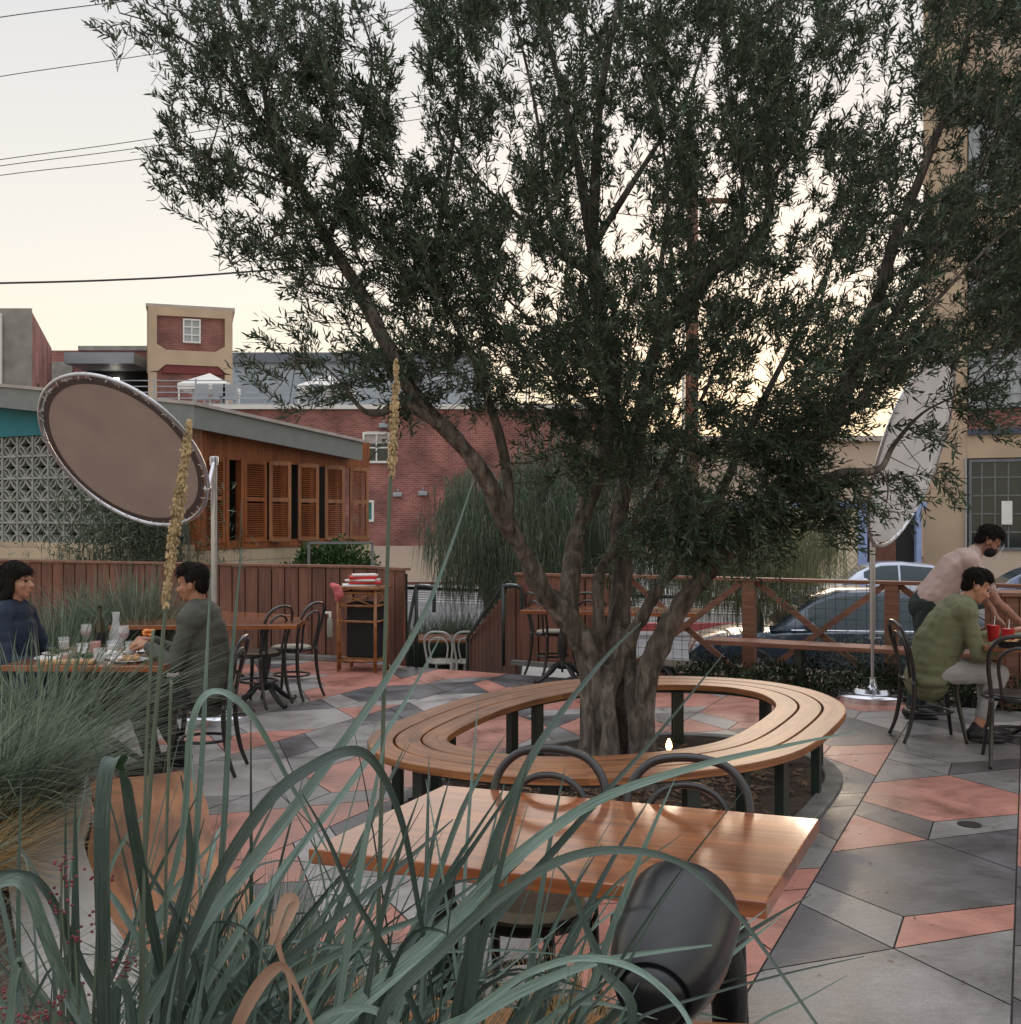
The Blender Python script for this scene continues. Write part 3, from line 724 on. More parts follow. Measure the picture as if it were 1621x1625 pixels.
# ================================================================== FENCES
def board_fence(name, label, pts, zt, z0, board=.172, gap=.016, cap=True, mat='fence_wood'):
    t = thing(name, label, 'fence', (pts[0].x, pts[0].y, 0)); o0 = Vector((pts[0].x, pts[0].y, 0))
    bd = MB(); cp = MB(); bk = MB()
    for a, b in zip(pts[:-1], pts[1:]):
        a = a-o0; b = b-o0; d = b-a; L = d.length; d.normalize(); nn = max(1, round(L/(board+gap))); w_ = L/nn-gap
        yaw = math.atan2(d.y, d.x)
        for i in range(nn):
            c = a+d*((i+.5)*L/nn); dz = rnd.uniform(-.004,.004)
            bd.box((c.x, c.y, (zt+z0)/2+dz), (w_, .022+rnd.uniform(0,.003), zt-z0-.02), rz=yaw, bev=.003)
        nrm = Vector((-d.y, d.x, 0))*.035
        m_ = (a+b)/2+nrm; bk.box((m_.x, m_.y, (zt+z0)/2-.01), (L-.04, .02, zt-z0-.07), rz=yaw)
        if cap: m_ = (a+b)/2+nrm*.4; cp.box((m_.x, m_.y, zt+.008), (L+.03, .10, .03), rz=yaw, bev=.004)
    bd.build('boards', M[mat], t); bk.build('backing', M['dark_inside'], t)
    if cap: cp.build('cap_rail', M['rail_wood'], t)
    return t
def onfl(px, py): p = G(px, py); return Vector((p.x, p.y, 0))
fl_pts = [Vector((-9.6,15.1,0)), Vector((-1.66,12.15,0)), Vector((-1.17,11.55,0))]
board_fence('board_fence', 'long reddish vertical board fence along the left back of the patio', fl_pts, 1.10, .02)
# light ledge at the fence foot
mb = MB(); a = fl_pts[0]+Vector((-.1,-.12,0)); b = fl_pts[1]+Vector((-.02,-.1,0)); mb.beam(a+Vector((0,0,.03)), b+Vector((0,0,.03)), .12, .06, bev=.01)
tag(mb.build('fence_footing', M['curb']), 'low concrete footing along the base of the left board fence', 'footing')
f2a = Vector(((820-CX)/F*11.9, 11.9, 0)); f2b = Vector(((968-CX)/F*11.35, 11.35, 0))
board_fence('board_fence', 'short orange-brown board fence right of the steps behind the olive tree', [f2a, f2b], 1.03, .02, board=.26, mat='fence_wood')
mb = MB(); mb.beam(f2a+Vector((-.05,-.10,.04)), f2b+Vector((0,-.10,.04)), .08, .05); tag(mb.build('fence_footing', M['curb']), 'short concrete footing below the orange-brown fence', 'footing')
# stair side wall of vertical boards, sloping top
sw = thing('stair_side_wall', 'sloping vertical-board wall down the right side of the steps', 'wall', f2a)
bd = MB(); dd = (Vector(((745-CX)/F*13.6,13.6,0))-f2a); L = dd.length; dd.normalize(); yw = math.atan2(dd.y, dd.x)
for i in range(12):
    c = dd*((i+.5)*L/12); zt = .95-.85*(i+.5)/12; z0_ = -.8
    bd.box((c.x, c.y, (zt+z0_)/2), (L/12-.012, .03, zt-z0_), rz=yw)
bd.build('boards', M['fence_wood'], sw)
def handrail(label, top, low, foot_z=-.0):
    t = thing('handrail', label, 'handrail', (top.x, top.y, 0)); d = low-top
    r = .021
    mb = MB(); mb.tube([(0,0,0),(0,0,.90)], r, 12); mb.build('post', M['green_steel'], t, smooth=True)
    mb = MB(); mb.tube([(d.x,d.y,low.z-.9),(d.x,d.y,low.z)], r, 12); mb.build('post', M['green_steel'], t, smooth=True)
    e = Vector((.20,-.02,0))
    mb = MB(); mb.tube(crom([(e.x,e.y,.62),(e.x,e.y,.86),(e.x*.8,e.y,.90),(.02,0,.905),(d.x*.12,d.y*.12,lerp(.9,low.z,.1)),(d.x,d.y,low.z)], 5), r, 12); mb.build('rail', M['steel'] if 0 else M['green_steel'], t, smooth=True)
    mb = MB(); mb.tube([(.03,0,.925),(e.x*.8,e.y,.92)], .012, 8); mb.build('steel_top', M['steel'], t, smooth=True)  # pale steel strip along the top of the rail
tp = P(661,1000,11.7); handrail('dark green tubular handrail at the left of the steps', Vector((tp.x,11.7,0)), Vector((tp.x-.28,13.4,.15)))
tp = P(802,1000,11.8); handrail('dark green tubular handrail at the right of the steps', Vector((tp.x-.02,11.8,0)), Vector((tp.x-.5,13.5,.12)))
# ---- mesh railing with X bracing, back right
rl = thing('mesh_railing', 'long timber railing with X braces and wire mesh behind the right tables', 'railing', W(-2.9,10.87))
RY = YAWV
o_ = rl; rl.rotation_euler = (0,0,RY)
def rpost(a, nm='post'):
    mb = MB(); mb.box((a,0,.47), (.13,.11,1.10), bev=.006); mb.build(nm, M['rail_wood'], rl)
pa = 0.0
# post at px 1190 -> a coord
pX = (1190-CX)/F; Yp = 10.87/(.446*pX+.895); a1190 = (pX*Yp*.895-Yp*.446)+2.9
pX = (1416-CX)/F; Yp = 10.87/(.446*pX+.895); a1416 = (pX*Yp*.895-Yp*.446)+2.9
sp_ = a1416-a1190
posts = [a1190+sp_*k for k in (-1,0,1,2,3)]
for a in posts: rpost(a)
mb = MB(); mb.box(((posts[0]+posts[-1])/2,0,1.035), (posts[-1]-posts[0]+.4,.14,.035), bev=.004); mb.build('top_rail', M['rail_wood'], rl)
mb = MB(); mb.box(((posts[0]+posts[-1])/2,0,-.02), (posts[-1]-posts[0],.07,.06)); mb.build('bottom_rail', M['rail_wood'], rl)
for i in range(4):
    a0, a1 = posts[i]+.065, posts[i+1]-.065
    mb = MB(); mb.beam((a0,-.02,.0),(a1,-.02,1.01), .03,.06); mb.build('brace', M['rail_wood'], rl)
    mb = MB(); mb.beam((a0,.02,1.01),(a1,.02,.0), .03,.06); mb.build('brace', M['rail_wood'], rl)
    mb = MB(); k = a0
    while k < a1: mb.beam((k,.045,.0),(k,.045,1.02), .004,.004, up=Vector((0,1,0))); k += .1
    z = .05
    while z < 1.0: mb.beam((a0,.047,z),(a1,.047,z), .004,.004); z += .1
    mb.build('wire_mesh', M['wire'], rl)
# plank bench in front of the railing
pb = thing('plank_bench', 'long straight timber plank bench in front of the mesh railing', 'bench', W(-2.4,10.36), RY)
mb = MB(); mb.box((3.2,0,.432), (7.4,.34,.045), bev=.004); mb.build('seat', M['rail_wood'], pb)
for k in (.4,1.9,3.4,4.9,6.4):
    mb = MB(); mb.box((k,.02,.16), (.07,.26,.5)); mb.build('leg', M['green_steel'], pb)
# timber planter box at right edge
bp_ = thing('timber_box', 'square timber post box at the far right end of the railing', 'planter', P(1612,1000,9.3)*1.0)
bp_.location.z = 0
mb = MB()
for i in range(3): mb.box((-.12+i*.12,-.18,.49), (.112,.03,.98), bev=.003)
for i in range(3): mb.box((-.18,-.12+i*.12,.49), (.03,.112,.98), bev=.003); mb.box((.18,-.12+i*.12,.49), (.03,.112,.98), bev=.003)
mb.build('boards', M['rail_wood'], bp_)
mb = MB(); mb.box((0,0,1.0), (.46,.46,.035), bev=.004); mb.build('cap', M['rail_wood'], bp_)
from mathutils import noise as mnoise
TS = bpy.data.scenes.new('scratch')
def remeshed(mb, name, mats, voxel, parent=None, smooth_it=3, loc=None, rz=0, disp=None):
    me = bpy.data.meshes.new(name+'_src'); me.from_pydata(mb.v, [], mb.f)
    bm = bmesh.new(); bm.from_mesh(me); bmesh.ops.recalc_face_normals(bm, faces=bm.faces); bm.to_mesh(me); bm.free()
    ob = bpy.data.objects.new(name+'_src', me); TS.collection.objects.link(ob)
    md = ob.modifiers.new('r', 'REMESH'); md.mode = 'VOXEL'; md.voxel_size = voxel
    if smooth_it:
        sm = ob.modifiers.new('s', 'SMOOTH'); sm.iterations = smooth_it; sm.factor = .5
    with bpy.context.temp_override(scene=TS, view_layer=TS.view_layers[0]):
        dg = bpy.context.evaluated_depsgraph_get(); dg.update()
        ev = ob.evaluated_get(dg); res = bpy.data.meshes.new_from_object(ev)
    bpy.data.objects.remove(ob); bpy.data.meshes.remove(me)
    res.name = name; res.materials.clear()
    for m in (mats if isinstance(mats, (list, tuple)) else [mats]): res.materials.append(m)
    if disp:
        nv_ = len(res.vertices); cc_ = np.empty(nv_*3); nn_ = np.empty(nv_*3); res.vertices.foreach_get('co', cc_); res.vertices.foreach_get('normal', nn_)
        cc_ = cc_.reshape(-1,3); nn_ = nn_.reshape(-1,3)
        res.vertices.foreach_set('co', np.array([disp(Vector(a_), Vector(b_)) for a_, b_ in zip(cc_, nn_)], dtype=np.float32).ravel())
        res.update()
    res.polygons.foreach_set('use_smooth', [True]*len(res.polygons)); set_uv(res); res.update()
    return link(name, res, parent, loc, rz)
def barkmat():
    m, nt, b, N, L = newmat('olive_bark')
    tc = N.new('ShaderNodeTexCoord'); mp = N.new('ShaderNodeMapping'); mp.inputs['Scale'].default_value = (9, 9, 2.6); L.new(tc.outputs['Object'], mp.inputs['Vector'])
    n1 = N.new('ShaderNodeTexNoise'); n1.inputs['Scale'].default_value = 2.2; n1.inputs['Detail'].default_value = 9; n1.inputs['Roughness'].default_value = .65; n1.inputs['Distortion'].default_value = .6
    L.new(mp.outputs[0], n1.inputs['Vector'])
    vo = N.new('ShaderNodeTexVoronoi'); vo.inputs['Scale'].default_value = 3.5; L.new(mp.outputs[0], vo.inputs['Vector'])
    r = ramp(nt, [(.32,(.035,.028,.024)),(.5,(.11,.09,.076)),(.68,(.26,.22,.19))]); L.new(n1.outputs['Fac'], r.inputs['Fac'])
    L.new(r.outputs['Color'], b.inputs['Base Color']); b.inputs['Roughness'].default_value = .9
    ad = N.new('ShaderNodeMath'); ad.operation = 'MULTIPLY_ADD'; ad.inputs[1].default_value = .5; L.new(vo.outputs['Distance'], ad.inputs[0]); L.new(n1.outputs['Fac'], ad.inputs[2])
    bp = N.new('ShaderNodeBump'); bp.inputs['Strength'].default_value = .9; bp.inputs['Distance'].default_value = .02; L.new(ad.outputs[0], bp.inputs['Height']); L.new(bp.outputs['Normal'], b.inputs['Normal'])
    return m
M['bark'] = barkmat()
def leaves_mesh(name, base, dirs, nrm, length, width, tone, mat, parent=None, bend=0.0, mode='rhomb'):
    """many narrow leaves: base point, direction, flat normal, all numpy"""
    n = len(base); d = dirs/np.linalg.norm(dirs, axis=1)[:, None]
    s = np.cross(d, nrm); s /= (np.linalg.norm(s, axis=1)[:, None]+1e-9); u = np.cross(s, d)
    L = length[:, None]; Wd = width[:, None]
    p0 = base; p1 = base+d*L*.38+s*Wd*.5+u*L*.04; p2 = base+d*L-u*L*bend; p3 = base+d*L*.38-s*Wd*.5+u*L*.04
    p1b = base+d*L*.72+s*Wd*.36+u*L*.02; p3b = base+d*L*.72-s*Wd*.36+u*L*.02
    co = np.stack([p0, p1, p1b, p2, p3b, p3], 1).reshape(-1, 3).astype(np.float32)
    me = bpy.data.meshes.new(name); me.vertices.add(n*6); me.vertices.foreach_set('co', co.ravel())
    idx = (np.arange(n)[:, None]*6+np.array([0,1,2,3,4,5])).astype(np.int32).ravel()
    me.loops.add(n*6); me.loops.foreach_set('vertex_index', idx)
    me.polygons.add(n); me.polygons.foreach_set('loop_start', np.arange(n, dtype=np.int32)*6)
    try: me.polygons.foreach_set('loop_total', np.full(n, 6, dtype=np.int32))
    except Exception: pass
    me.update(calc_edges=True); me.materials.append(mat)
    at = me.attributes.new('tone', 'FLOAT', 'FACE'); at.data.foreach_set('value', tone.astype(np.float32))
    return link(name, me, parent)
def unit(v): return v/(np.linalg.norm(v, axis=-1, keepdims=True)+1e-9)
# ================================================================== OLIVE TREE
OD = 6.3
def T(x, y, o=0): return P(x, y, OD+o)
tree = thing('olive_tree', 'big multi-stemmed olive tree growing through the ring bench', 'tree', (T(985,1258).x, OD, 0))
TO = tree.location.copy()
def br(pts, r0, r1, n=5):
    if r0 > .055: r0 *= .88
    c = crom([T(*p)-TO for p in pts], n); return c, rlist([r0, r0*.86, (r0+r1)/2*.84, r1, r1*.95], len(c))
big = MB()
stems = [
 ([(948,1262,-.02),(945,1180,-.02),(940,1060,0),(908,990,-.05),(862,935,-.12),(836,885,-.2),(800,820,-.3),(765,750,-.4),(725,698,-.5),(690,665,-.55)], .105, .05),
 ([(905,985,0),(902,930,.05),(925,820,.15),(962,700,.25),(975,600,.3),(955,500,.3),(940,400,.3)], .078, .05),
 ([(985,1262,.1),(985,1100,.12),(982,1000,.15),(988,900,.2),(985,820,.3),(1010,700,.4),(1040,560,.5),(1120,440,.5),(1165,405,.5),(1212,378,.5)], .10, .045),
 ([(1022,1262,-.05),(1022,1180,-.05),(1032,1060,-.1),(1085,960,-.2),(1140,885,-.25),(1215,800,-.3),(1290,705,-.3),(1345,610,-.3),(1392,480,-.25)], .088, .048),
 ([(1000,1262,.25),(1005,1140,.25),(1040,1020,.3),(1100,930,.4),(1180,850,.5)], .075, .045),
 ([(970,1262,-.12),(966,1160,-.12),(972,1080,-.05),(990,1000,.05)], .052, .045),
 ([(1005,1262,-.1),(1002,1160,-.1),(1000,1080,-.02),(992,1010,.08)], .045, .04),
 ([(930,1262,.08),(930,1160,.1),(935,1080,.08),(925,1010,.0)], .05, .04),
 ([(995,1030,.0),(1015,985,-.05),(1060,915,-.05),(1110,845,0),(1150,770,.1)], .05, .03),
 ([(952,1010,.0),(950,930,.0),(960,890,.1),(1000,840,.2)], .045, .03),
]
for p, a, b_ in stems:
    c, r_ = br(p, a, b_); big.tube(c, r_, 14, noise=.07, rn=p[0][0])
    big.ball(c[0], a)
def bdisp(co, n):
    h = co.z; k = max(0, min(1, (2.2-h)/1.8))
    g = mnoise.noise(Vector((co.x*15, co.y*15, co.z*1.8)))*.034*k + mnoise.noise(Vector((co.x*34, co.y*34, co.z*8)))*.009*(k+.35) + mnoise.noise(Vector((co.x*6+3, co.y*6, co.z*3)))*.016
    fl_ = max(0, .35-h)*.12
    return co+n*(g+fl_)
remeshed(big, 'trunk', M['bark'], .014, tree, 2, disp=bdisp)
limbs = [
 ([(700,675,-.55),(668,655,-.6),(640,640,-.6),(605,655,-.6),(575,650,-.6),(540,605,-.6),(505,575,-.6),(470,570,-.6)], .034, .006),
 ([(690,665,-.55),(640,600,-.6),(605,530,-.6),(570,460,-.55),(520,380,-.5),(480,300,-.5),(430,222,-.5),(400,175,-.5),(365,80,-.5),(345,0,-.5),(330,-70,-.5)], .045, .012),
 ([(430,222,-.5),(415,120,-.4),(385,40,-.3),(370,-40,-.3)], .016,.008),
 ([(480,300,-.5),(400,270,-.6),(330,250,-.7),(270,230,-.8)], .012,.004),
 ([(400,175,-.5),(330,90,-.6),(250,40,-.6),(190,20,-.6)], .014,.004),
 ([(520,380,-.5),(450,370,-.6),(400,400,-.6),(370,420,-.6)], .01,.004),
 ([(520,380,-.5),(560,280,-.3),(580,180,-.2),(590,80,-.2),(560,0,-.2)], .02,.006),
 ([(570,460,-.55),(500,450,-.5),(440,400,-.5)], .01,.004),
 ([(800,820,-.3),(808,795,-.3),(800,720,-.3),(780,650,-.3),(752,570,-.3),(725,520,-.3),(690,440,-.2),(640,340,-.1),(600,260,0)], .036, .008),
 ([(690,440,-.2),(700,340,0),(720,220,.1),(730,100,.2),(720,0,.2)], .02,.008),
 ([(940,400,.3),(925,300,.3),(905,200,.3),(880,100,.3),(855,0,.3),(840,-80,.3)], .034,.014),
 ([(940,400,.3),(945,290,.2),(950,180,.2),(968,70,.2),(985,-20,.2),(990,-100,.2)], .038,.016),
 ([(940,395,.3),(985,320,.4),(1040,235,.5),(1095,140,.5),(1120,60,.5)], .026,.01),
 ([(945,440,.3),(900,410,.2),(858,378,.2),(815,335,.2),(765,290,.1),(700,200,.1)], .026,.008),
 ([(905,418,.2),(870,330,.2),(855,200,.3),(830,80,.3),(800,-20,.3)], .018,.008),
 ([(1212,378,.5),(1222,320,.5),(1215,240,.5),(1218,140,.5),(1235,40,.5),(1240,-60,.5)], .034,.012),
 ([(1165,405,.5),(1180,300,.8),(1160,180,1.0),(1150,60,1.0)], .022,.008),
 ([(1215,300,.5),(1265,230,.3),(1310,150,.2),(1340,50,.2)], .018,.006),
 ([(1392,480,-.25),(1425,370,-.2),(1465,270,-.2),(1505,170,-.2),(1535,60,-.2),(1550,-40,-.2)], .036,.014),
 ([(1345,610,-.3),(1420,500,-.4),(1480,400,-.5),(1540,300,-.5),(1600,180,-.5)], .028,.01),
 ([(1290,705,-.3),(1360,640,-.5),(1450,520,-.6),(1540,420,-.7),(1640,330,-.7)], .026,.008),
 ([(1215,800,-.3),(1290,770,-.5),(1340,750,-.6),(1395,745,-.6),(1420,705,-.6),(1465,655,-.6),(1530,620,-.6),(1600,560,-.6)], .032,.006),
 ([(1320,755,-.6),(1340,790,-.65),(1345,830,-.7)], .008,.003),
 ([(1395,745,-.6),(1410,775,-.7),(1400,830,-.7)], .008,.003),
 ([(1150,770,.1),(1200,660,.2),(1250,560,.3),(1300,460,.3),(1340,360,.3)], .028,.01),
 ([(1180,850,.5),(1270,740,.9),(1360,640,1.2),(1440,540,1.3)], .028,.01),
 ([(1000,840,.2),(1060,740,.4),(1120,620,.6),(1170,500,.7)], .026,.01),
 ([(975,600,.3),(920,540,.0),(860,520,-.2),(800,470,-.3)], .02,.008),
 ([(1010,700,.4),(930,640,.9),(850,570,1.2),(760,480,1.3),(700,380,1.3)], .026,.008),
 ([(962,700,.25),(900,660,-.1),(840,640,-.3)], .014,.005),
 ([(1040,560,.5),(1050,420,.9),(1060,300,1.1),(1040,150,1.2)], .024,.01),
]
sm_ = MB(); limbpts = []
for p, a, b_ in limbs:
    c, r_ = br(p, a, b_, 5); sm_.tube(c, r_, 9, noise=.05, rn=p[0][0]); limbpts += [(q_+TO) for q_ in c[2:]]
sm_.build('limbs', M['bark'], tree, smooth=True)
# --- crown: twigs with paired leaves.  clump list: px, py, radius px, weight
cl = [(190,22,50,1),(250,35,45,.8),(290,60,70,1.0),(370,50,90,1.6),(460,50,90,1.9),(545,70,85,1.8),(590,150,70,1.4),(300,175,60,1.2),(285,245,60,1.2),(380,140,95,1.7),(480,170,105,2.1),(565,215,90,1.9),(615,215,45,.8),
 (320,300,55,1.2),(410,270,85,1.7),(510,290,95,2.0),(590,300,70,1.5),(390,370,65,1.2),(425,420,70,1.4),(470,425,50,.8),(560,390,90,1.6),(640,400,80,1.7),(450,520,45,.35),(500,500,60,.6),(430,580,45,.7),(530,570,75,1.3),(600,610,75,1.1),(650,560,90,1.7),(690,470,90,1.8),(620,490,80,1.5),(475,610,45,.7),(690,340,60,1.0),(640,330,50,.8),
 (690,30,55,1.2),(720,110,55,1.2)]
gaps = [(1000,240,70,170,.80),(655,130,38,130,1.0),(625,60,25,70,.8),(690,230,50,60,.7),(1140,330,40,60,.5),(1425,130,45,100,.93),(1440,20,40,40,.8),(1340,470,90,70,.6),(1120,80,40,60,.5),(820,160,60,90,.35),(780,620,90,60,.3),(1190,560,60,50,.3),(1420,430,40,40,.5),(930,380,50,50,.3),(700,720,70,90,.8),(1070,780,60,70,.25)]
tw = []
def low_edge(x):
    xs = [600,660,720,800,880,960,1080,1200,1260,1330,1400,1450,1520,1580,1700]; ys = [680,690,670,660,690,760,820,800,750,700,650,590,570,560,540]
    return float(np.interp(x, xs, ys))
for (cx_, cy_, rr, w_) in cl:
    for _ in range(int(w_*rr*rr*.0062)):
        while True:
            a = NR.uniform(-1,1,3)
            if (a*a).sum() < 1: break
        gx_ = cx_+a[0]*rr; gy_ = cy_+a[1]*rr
        if gx_ > 632 and gy_ < 270 and gx_ < 672: continue
        if mnoise.noise(Vector((gx_*.022, gy_*.022, 9.1))) < -.16: continue
        tw.append((cx_+a[0]*rr, cy_+a[1]*rr, OD-.5+a[2]*rr*.0045+NR.normal()*.12))
cnt = 0
while cnt < 7000:
    x = NR.uniform(640, 1720); y = NR.uniform(-120, 890)
    if y > low_edge(x)-8 or (x < 700 and y < 260 and x < 660): continue
    g = 1.0
    for (gx, gy, rx, ry, s_) in gaps:
        qd = ((x-gx)/rx)**2+((y-gy)/ry)**2
        g *= 1-s_*math.exp(-qd)
    cln = mnoise.noise(Vector((x*.011, y*.011, 3.3)))+.5*mnoise.noise(Vector((x*.03, y*.03, 1.3)))
    g *= max(.12, min(1, .72+cln*1.6))
    if NR.random() > g: continue
    hw = 1.55*math.sqrt(max(.1, 1-((x-1150)/620)**2)) if abs(x-1150) < 600 else .5
    dep = NR.uniform(-1, 1); dep = math.copysign(abs(dep)**.8, dep)*hw
    if y > 640: dep = dep*.7
    tw.append((x, y, OD+.25+dep)); cnt += 1
# lower right sprays against the white disc and tile wall
for (cx_, cy_, rr, k) in [(1335,790,45,30),(1400,775,35,10),(1330,830,30,12),(1480,690,50,10),(1500,760,30,7),(1440,790,25,6),(1290,780,50,50),(1560,620,60,40),(1210,820,60,90),(1100,845,60,80),(1020,850,50,30),(900,720,70,40),(1250,700,80,60)]:
    for _ in range(k):
        a = NR.normal(0,.5,2); tw.append((cx_+a[0]*rr, cy_+a[1]*rr, OD-.55+NR.normal()*.12))
tw = np.array(tw)
X = (tw[:,0]-CX)/F*tw[:,2]; Z = CH-(tw[:,1]-HY)/F*tw[:,2]
st_ = np.stack([X, tw[:,2], Z], 1)
ctr = np.array([TO.x+.1, OD, 1.7])
out = unit(st_-ctr); up_ = np.array([0,0,1.])
lowm = (tw[:,1] > 600)[:, None]
gd = unit(out*.9+np.where(lowm, -up_*.25, up_*.55)+NR.normal(0,.55,(len(tw),3)))
tl = NR.uniform(.12,.34,len(tw)); nl = 30
tp_ = np.linspace(.05,1,nl)
bases=[]; dirs=[]; 
side = unit(np.cross(gd, NR.normal(0,1,(len(tw),3)))); side2 = np.cross(gd, side)
for k, t in enumerate(tp_):
    sag = -up_*(t*t)*.06
    b0 = st_+gd*(tl*(t-.5))[:,None]+sag+NR.normal(0,.004,(len(tw),3))
    s0 = (side if (k//2)%2 else side2)*(1 if k%2 else -1)
    dd_ = unit(gd*NR.uniform(.5,1.3,(len(tw),1))+s0*NR.uniform(.5,1.0,(len(tw),1))+NR.normal(0,.28,(len(tw),3)))
    if t == 1: dd_ = gd
    bases.append(b0); dirs.append(dd_)
B_ = np.concatenate(bases); D_ = np.concatenate(dirs); n_ = len(B_)
keep = NR.random(n_) < .92; B_ = B_[keep]; D_ = D_[keep]; n_ = len(B_)
tone = NR.beta(1.3,2.2,n_)
leaves_mesh('foliage', B_-np.array(TO), D_, unit(NR.normal(0,1,(n_,3))+np.array([0,-.3,.8])), NR.uniform(.032,.070,n_), NR.uniform(.0078,.0135,n_), tone, M['olive_leaf'], tree, .08)
print('olive leaves', n_)
# twig wood: thin triangular prisms along each twig and to the nearest limb
tv = []; tf = []
lp = np.array([tuple(v) for v in limbpts])
def stick(p, q, r0, r1):
    o = len(tv); d = q-p; L = np.linalg.norm(d)
    if L < 1e-4: return
    d = d/L; a = np.cross(d, [0,0,1.]); a = a/(np.linalg.norm(a)+1e-6); b = np.cross(d, a)
    for (pt, r) in ((p, r0), (q, r1)):
        for k in range(3):
            an = k*2.094; tv.append(tuple(pt+a*math.cos(an)*r+b*math.sin(an)*r-np.array(TO)))
    for k in range(3): l = (k+1)%3; tf.append((o+k, o+l, o+3+l, o+3+k))
for i in range(len(st_)):
    p = st_[i]-gd[i]*tl[i]*.55; q = st_[i]+gd[i]*tl[i]*.45
    stick(p, q, .0022, .0010)
    dv = lp-p; dist = (dv*dv).sum(1); j = int(dist.argmin()); dn = math.sqrt(dist[j])
    if dn < .42 and i % 3 == 0: 
        m_ = (p+lp[j])/2+np.array([0,0,-.03*dn]); stick(lp[j], m_, .0035, .0026); stick(m_, p, .0026, .0018)
me = bpy.data.meshes.new('twigs'); me.from_pydata(tv, [], tf); me.materials.append(M['bark']); link('twigs', me, tree)
# a few bare curling twigs at left, and one yellow leaf
mb = MB()
for pts in ([(275,235,-.6),(258,262,-.6),(235,265,-.6),(222,252,-.6)], [(300,110,-.6),(275,140,-.6),(245,120,-.6)], [(200,60,-.6),(175,75,-.6),(160,60,-.6)], [(270,285,-.6),(250,315,-.6),(232,318,-.6)], [(262,100,-.6),(240,135,-.6)], [(215,70,-.6),(195,92,-.6)]):
    mb.tube(crom([T(*p)-TO for p in pts], 4), .0015, 5)
mb.build('bare_twigs', M['bark'], tree)
# ================================================================== RIBBON PLANTS
def ribbon(mb, pts, w, fold=.25, twist=0.0, mi=0, face=None, n=7):
    c = crom(pts, n); N_ = len(c); ws = rlist(w, N_) if hasattr(w, '__len__') else [w]*N_
    vs = []; fs = []
    for i, p in enumerate(c):
        t = (c[min(i+1,N_-1)]-c[max(i-1,0)]).normalized()
        f_ = Vector(face) if face is not None else Vector((0,-1,.3))
        s = t.cross(f_)
        if s.length < 1e-3: s = Vector((1,0,0))
        s.normalize(); u = s.cross(t)
        if twist: s = Matrix.Rotation(twist*i/N_, 3, t) @ s; u = s.cross(t)
        h = ws[i]/2
        vs += [p-s*h+u*h*fold, p-u*h*fold*.3, p+s*h+u*h*fold]
    for i in range(N_-1):
        fs += [(3*i,3*i+1,3*i+4,3*i+3),(3*i+1,3*i+2,3*i+5,3*i+4)]
    mb.add(vs, fs, mi)
def grassy(name, label, cat, centre, n, hgt, spread, width, mat, group=None, seed=1, droop=.5, parent=None, kind=None, up=1.0, segs=6):
    rg = np.random.default_rng(seed); V = []; Fc = []; tn = []
    for i in range(n):
        a = rg.random()*6.283; r0 = spread*.22*math.sqrt(rg.random()); L = hgt*rg.uniform(.55,1.1); lean = rg.uniform(.05,1)**.8
        bx_, by_ = r0*math.cos(a), r0*math.sin(a); a2 = a+rg.normal()*.5
        dx, dy = math.cos(a2), math.sin(a2); w = width*rg.uniform(.6,1.2); o = len(V); dr = droop*rg.uniform(.4,1.4)
        sx, sy = -dy, dx
        tw_ = rg.uniform(-.9,.9); sx, sy = sx*math.cos(tw_)+dx*math.sin(tw_), sy*math.cos(tw_)+dy*math.sin(tw_)
        for k in range(segs+1):
            t = k/segs; rr = spread*lean*(t**1.3)*(1+dr*t*.4); z = L*(t*up-dr*t*t*t*.55*lean)
            h = w*(1-t**2.2)*.5+.0004
            px_, py_ = bx_+dx*rr, by_+dy*rr
            V.append((px_-sx*h, py_-sy*h, z)); V.append((px_+sx*h, py_+sy*h, z))
            if k: Fc.append((o+2*k-2, o+2*k-1, o+2*k+1, o+2*k)); tn.append(rg.random() if k == 1 else tn[-1])
    me = bpy.data.meshes.new(name); me.from_pydata(V, [], Fc); me.materials.append(mat)
    at = me.attributes.new('tone', 'FLOAT', 'FACE'); at.data.foreach_set('value', np.array(tn, dtype=np.float32))
    o = link(name, me, parent, centre)
    if parent is None: tag(o, label, cat, group, kind)
    return o
def ribbon_uv(o):
    me = o.data; uv = me.uv_layers['UVMap'].data; off = rnd.uniform(0,90)
    for l in me.loops: vi = l.vertex_index; uv[l.index].uv = ((vi%3)*.5+(vi//90)*3.7+off, (vi//3)*.25+off)
def tone_attr(o, v=None):
    me = o.data; at = me.attributes.new('tone', 'FLOAT', 'FACE'); n = len(me.polygons)
    at.data.foreach_set('value', np.full(n, .45 if v is None else v, dtype=np.float32))
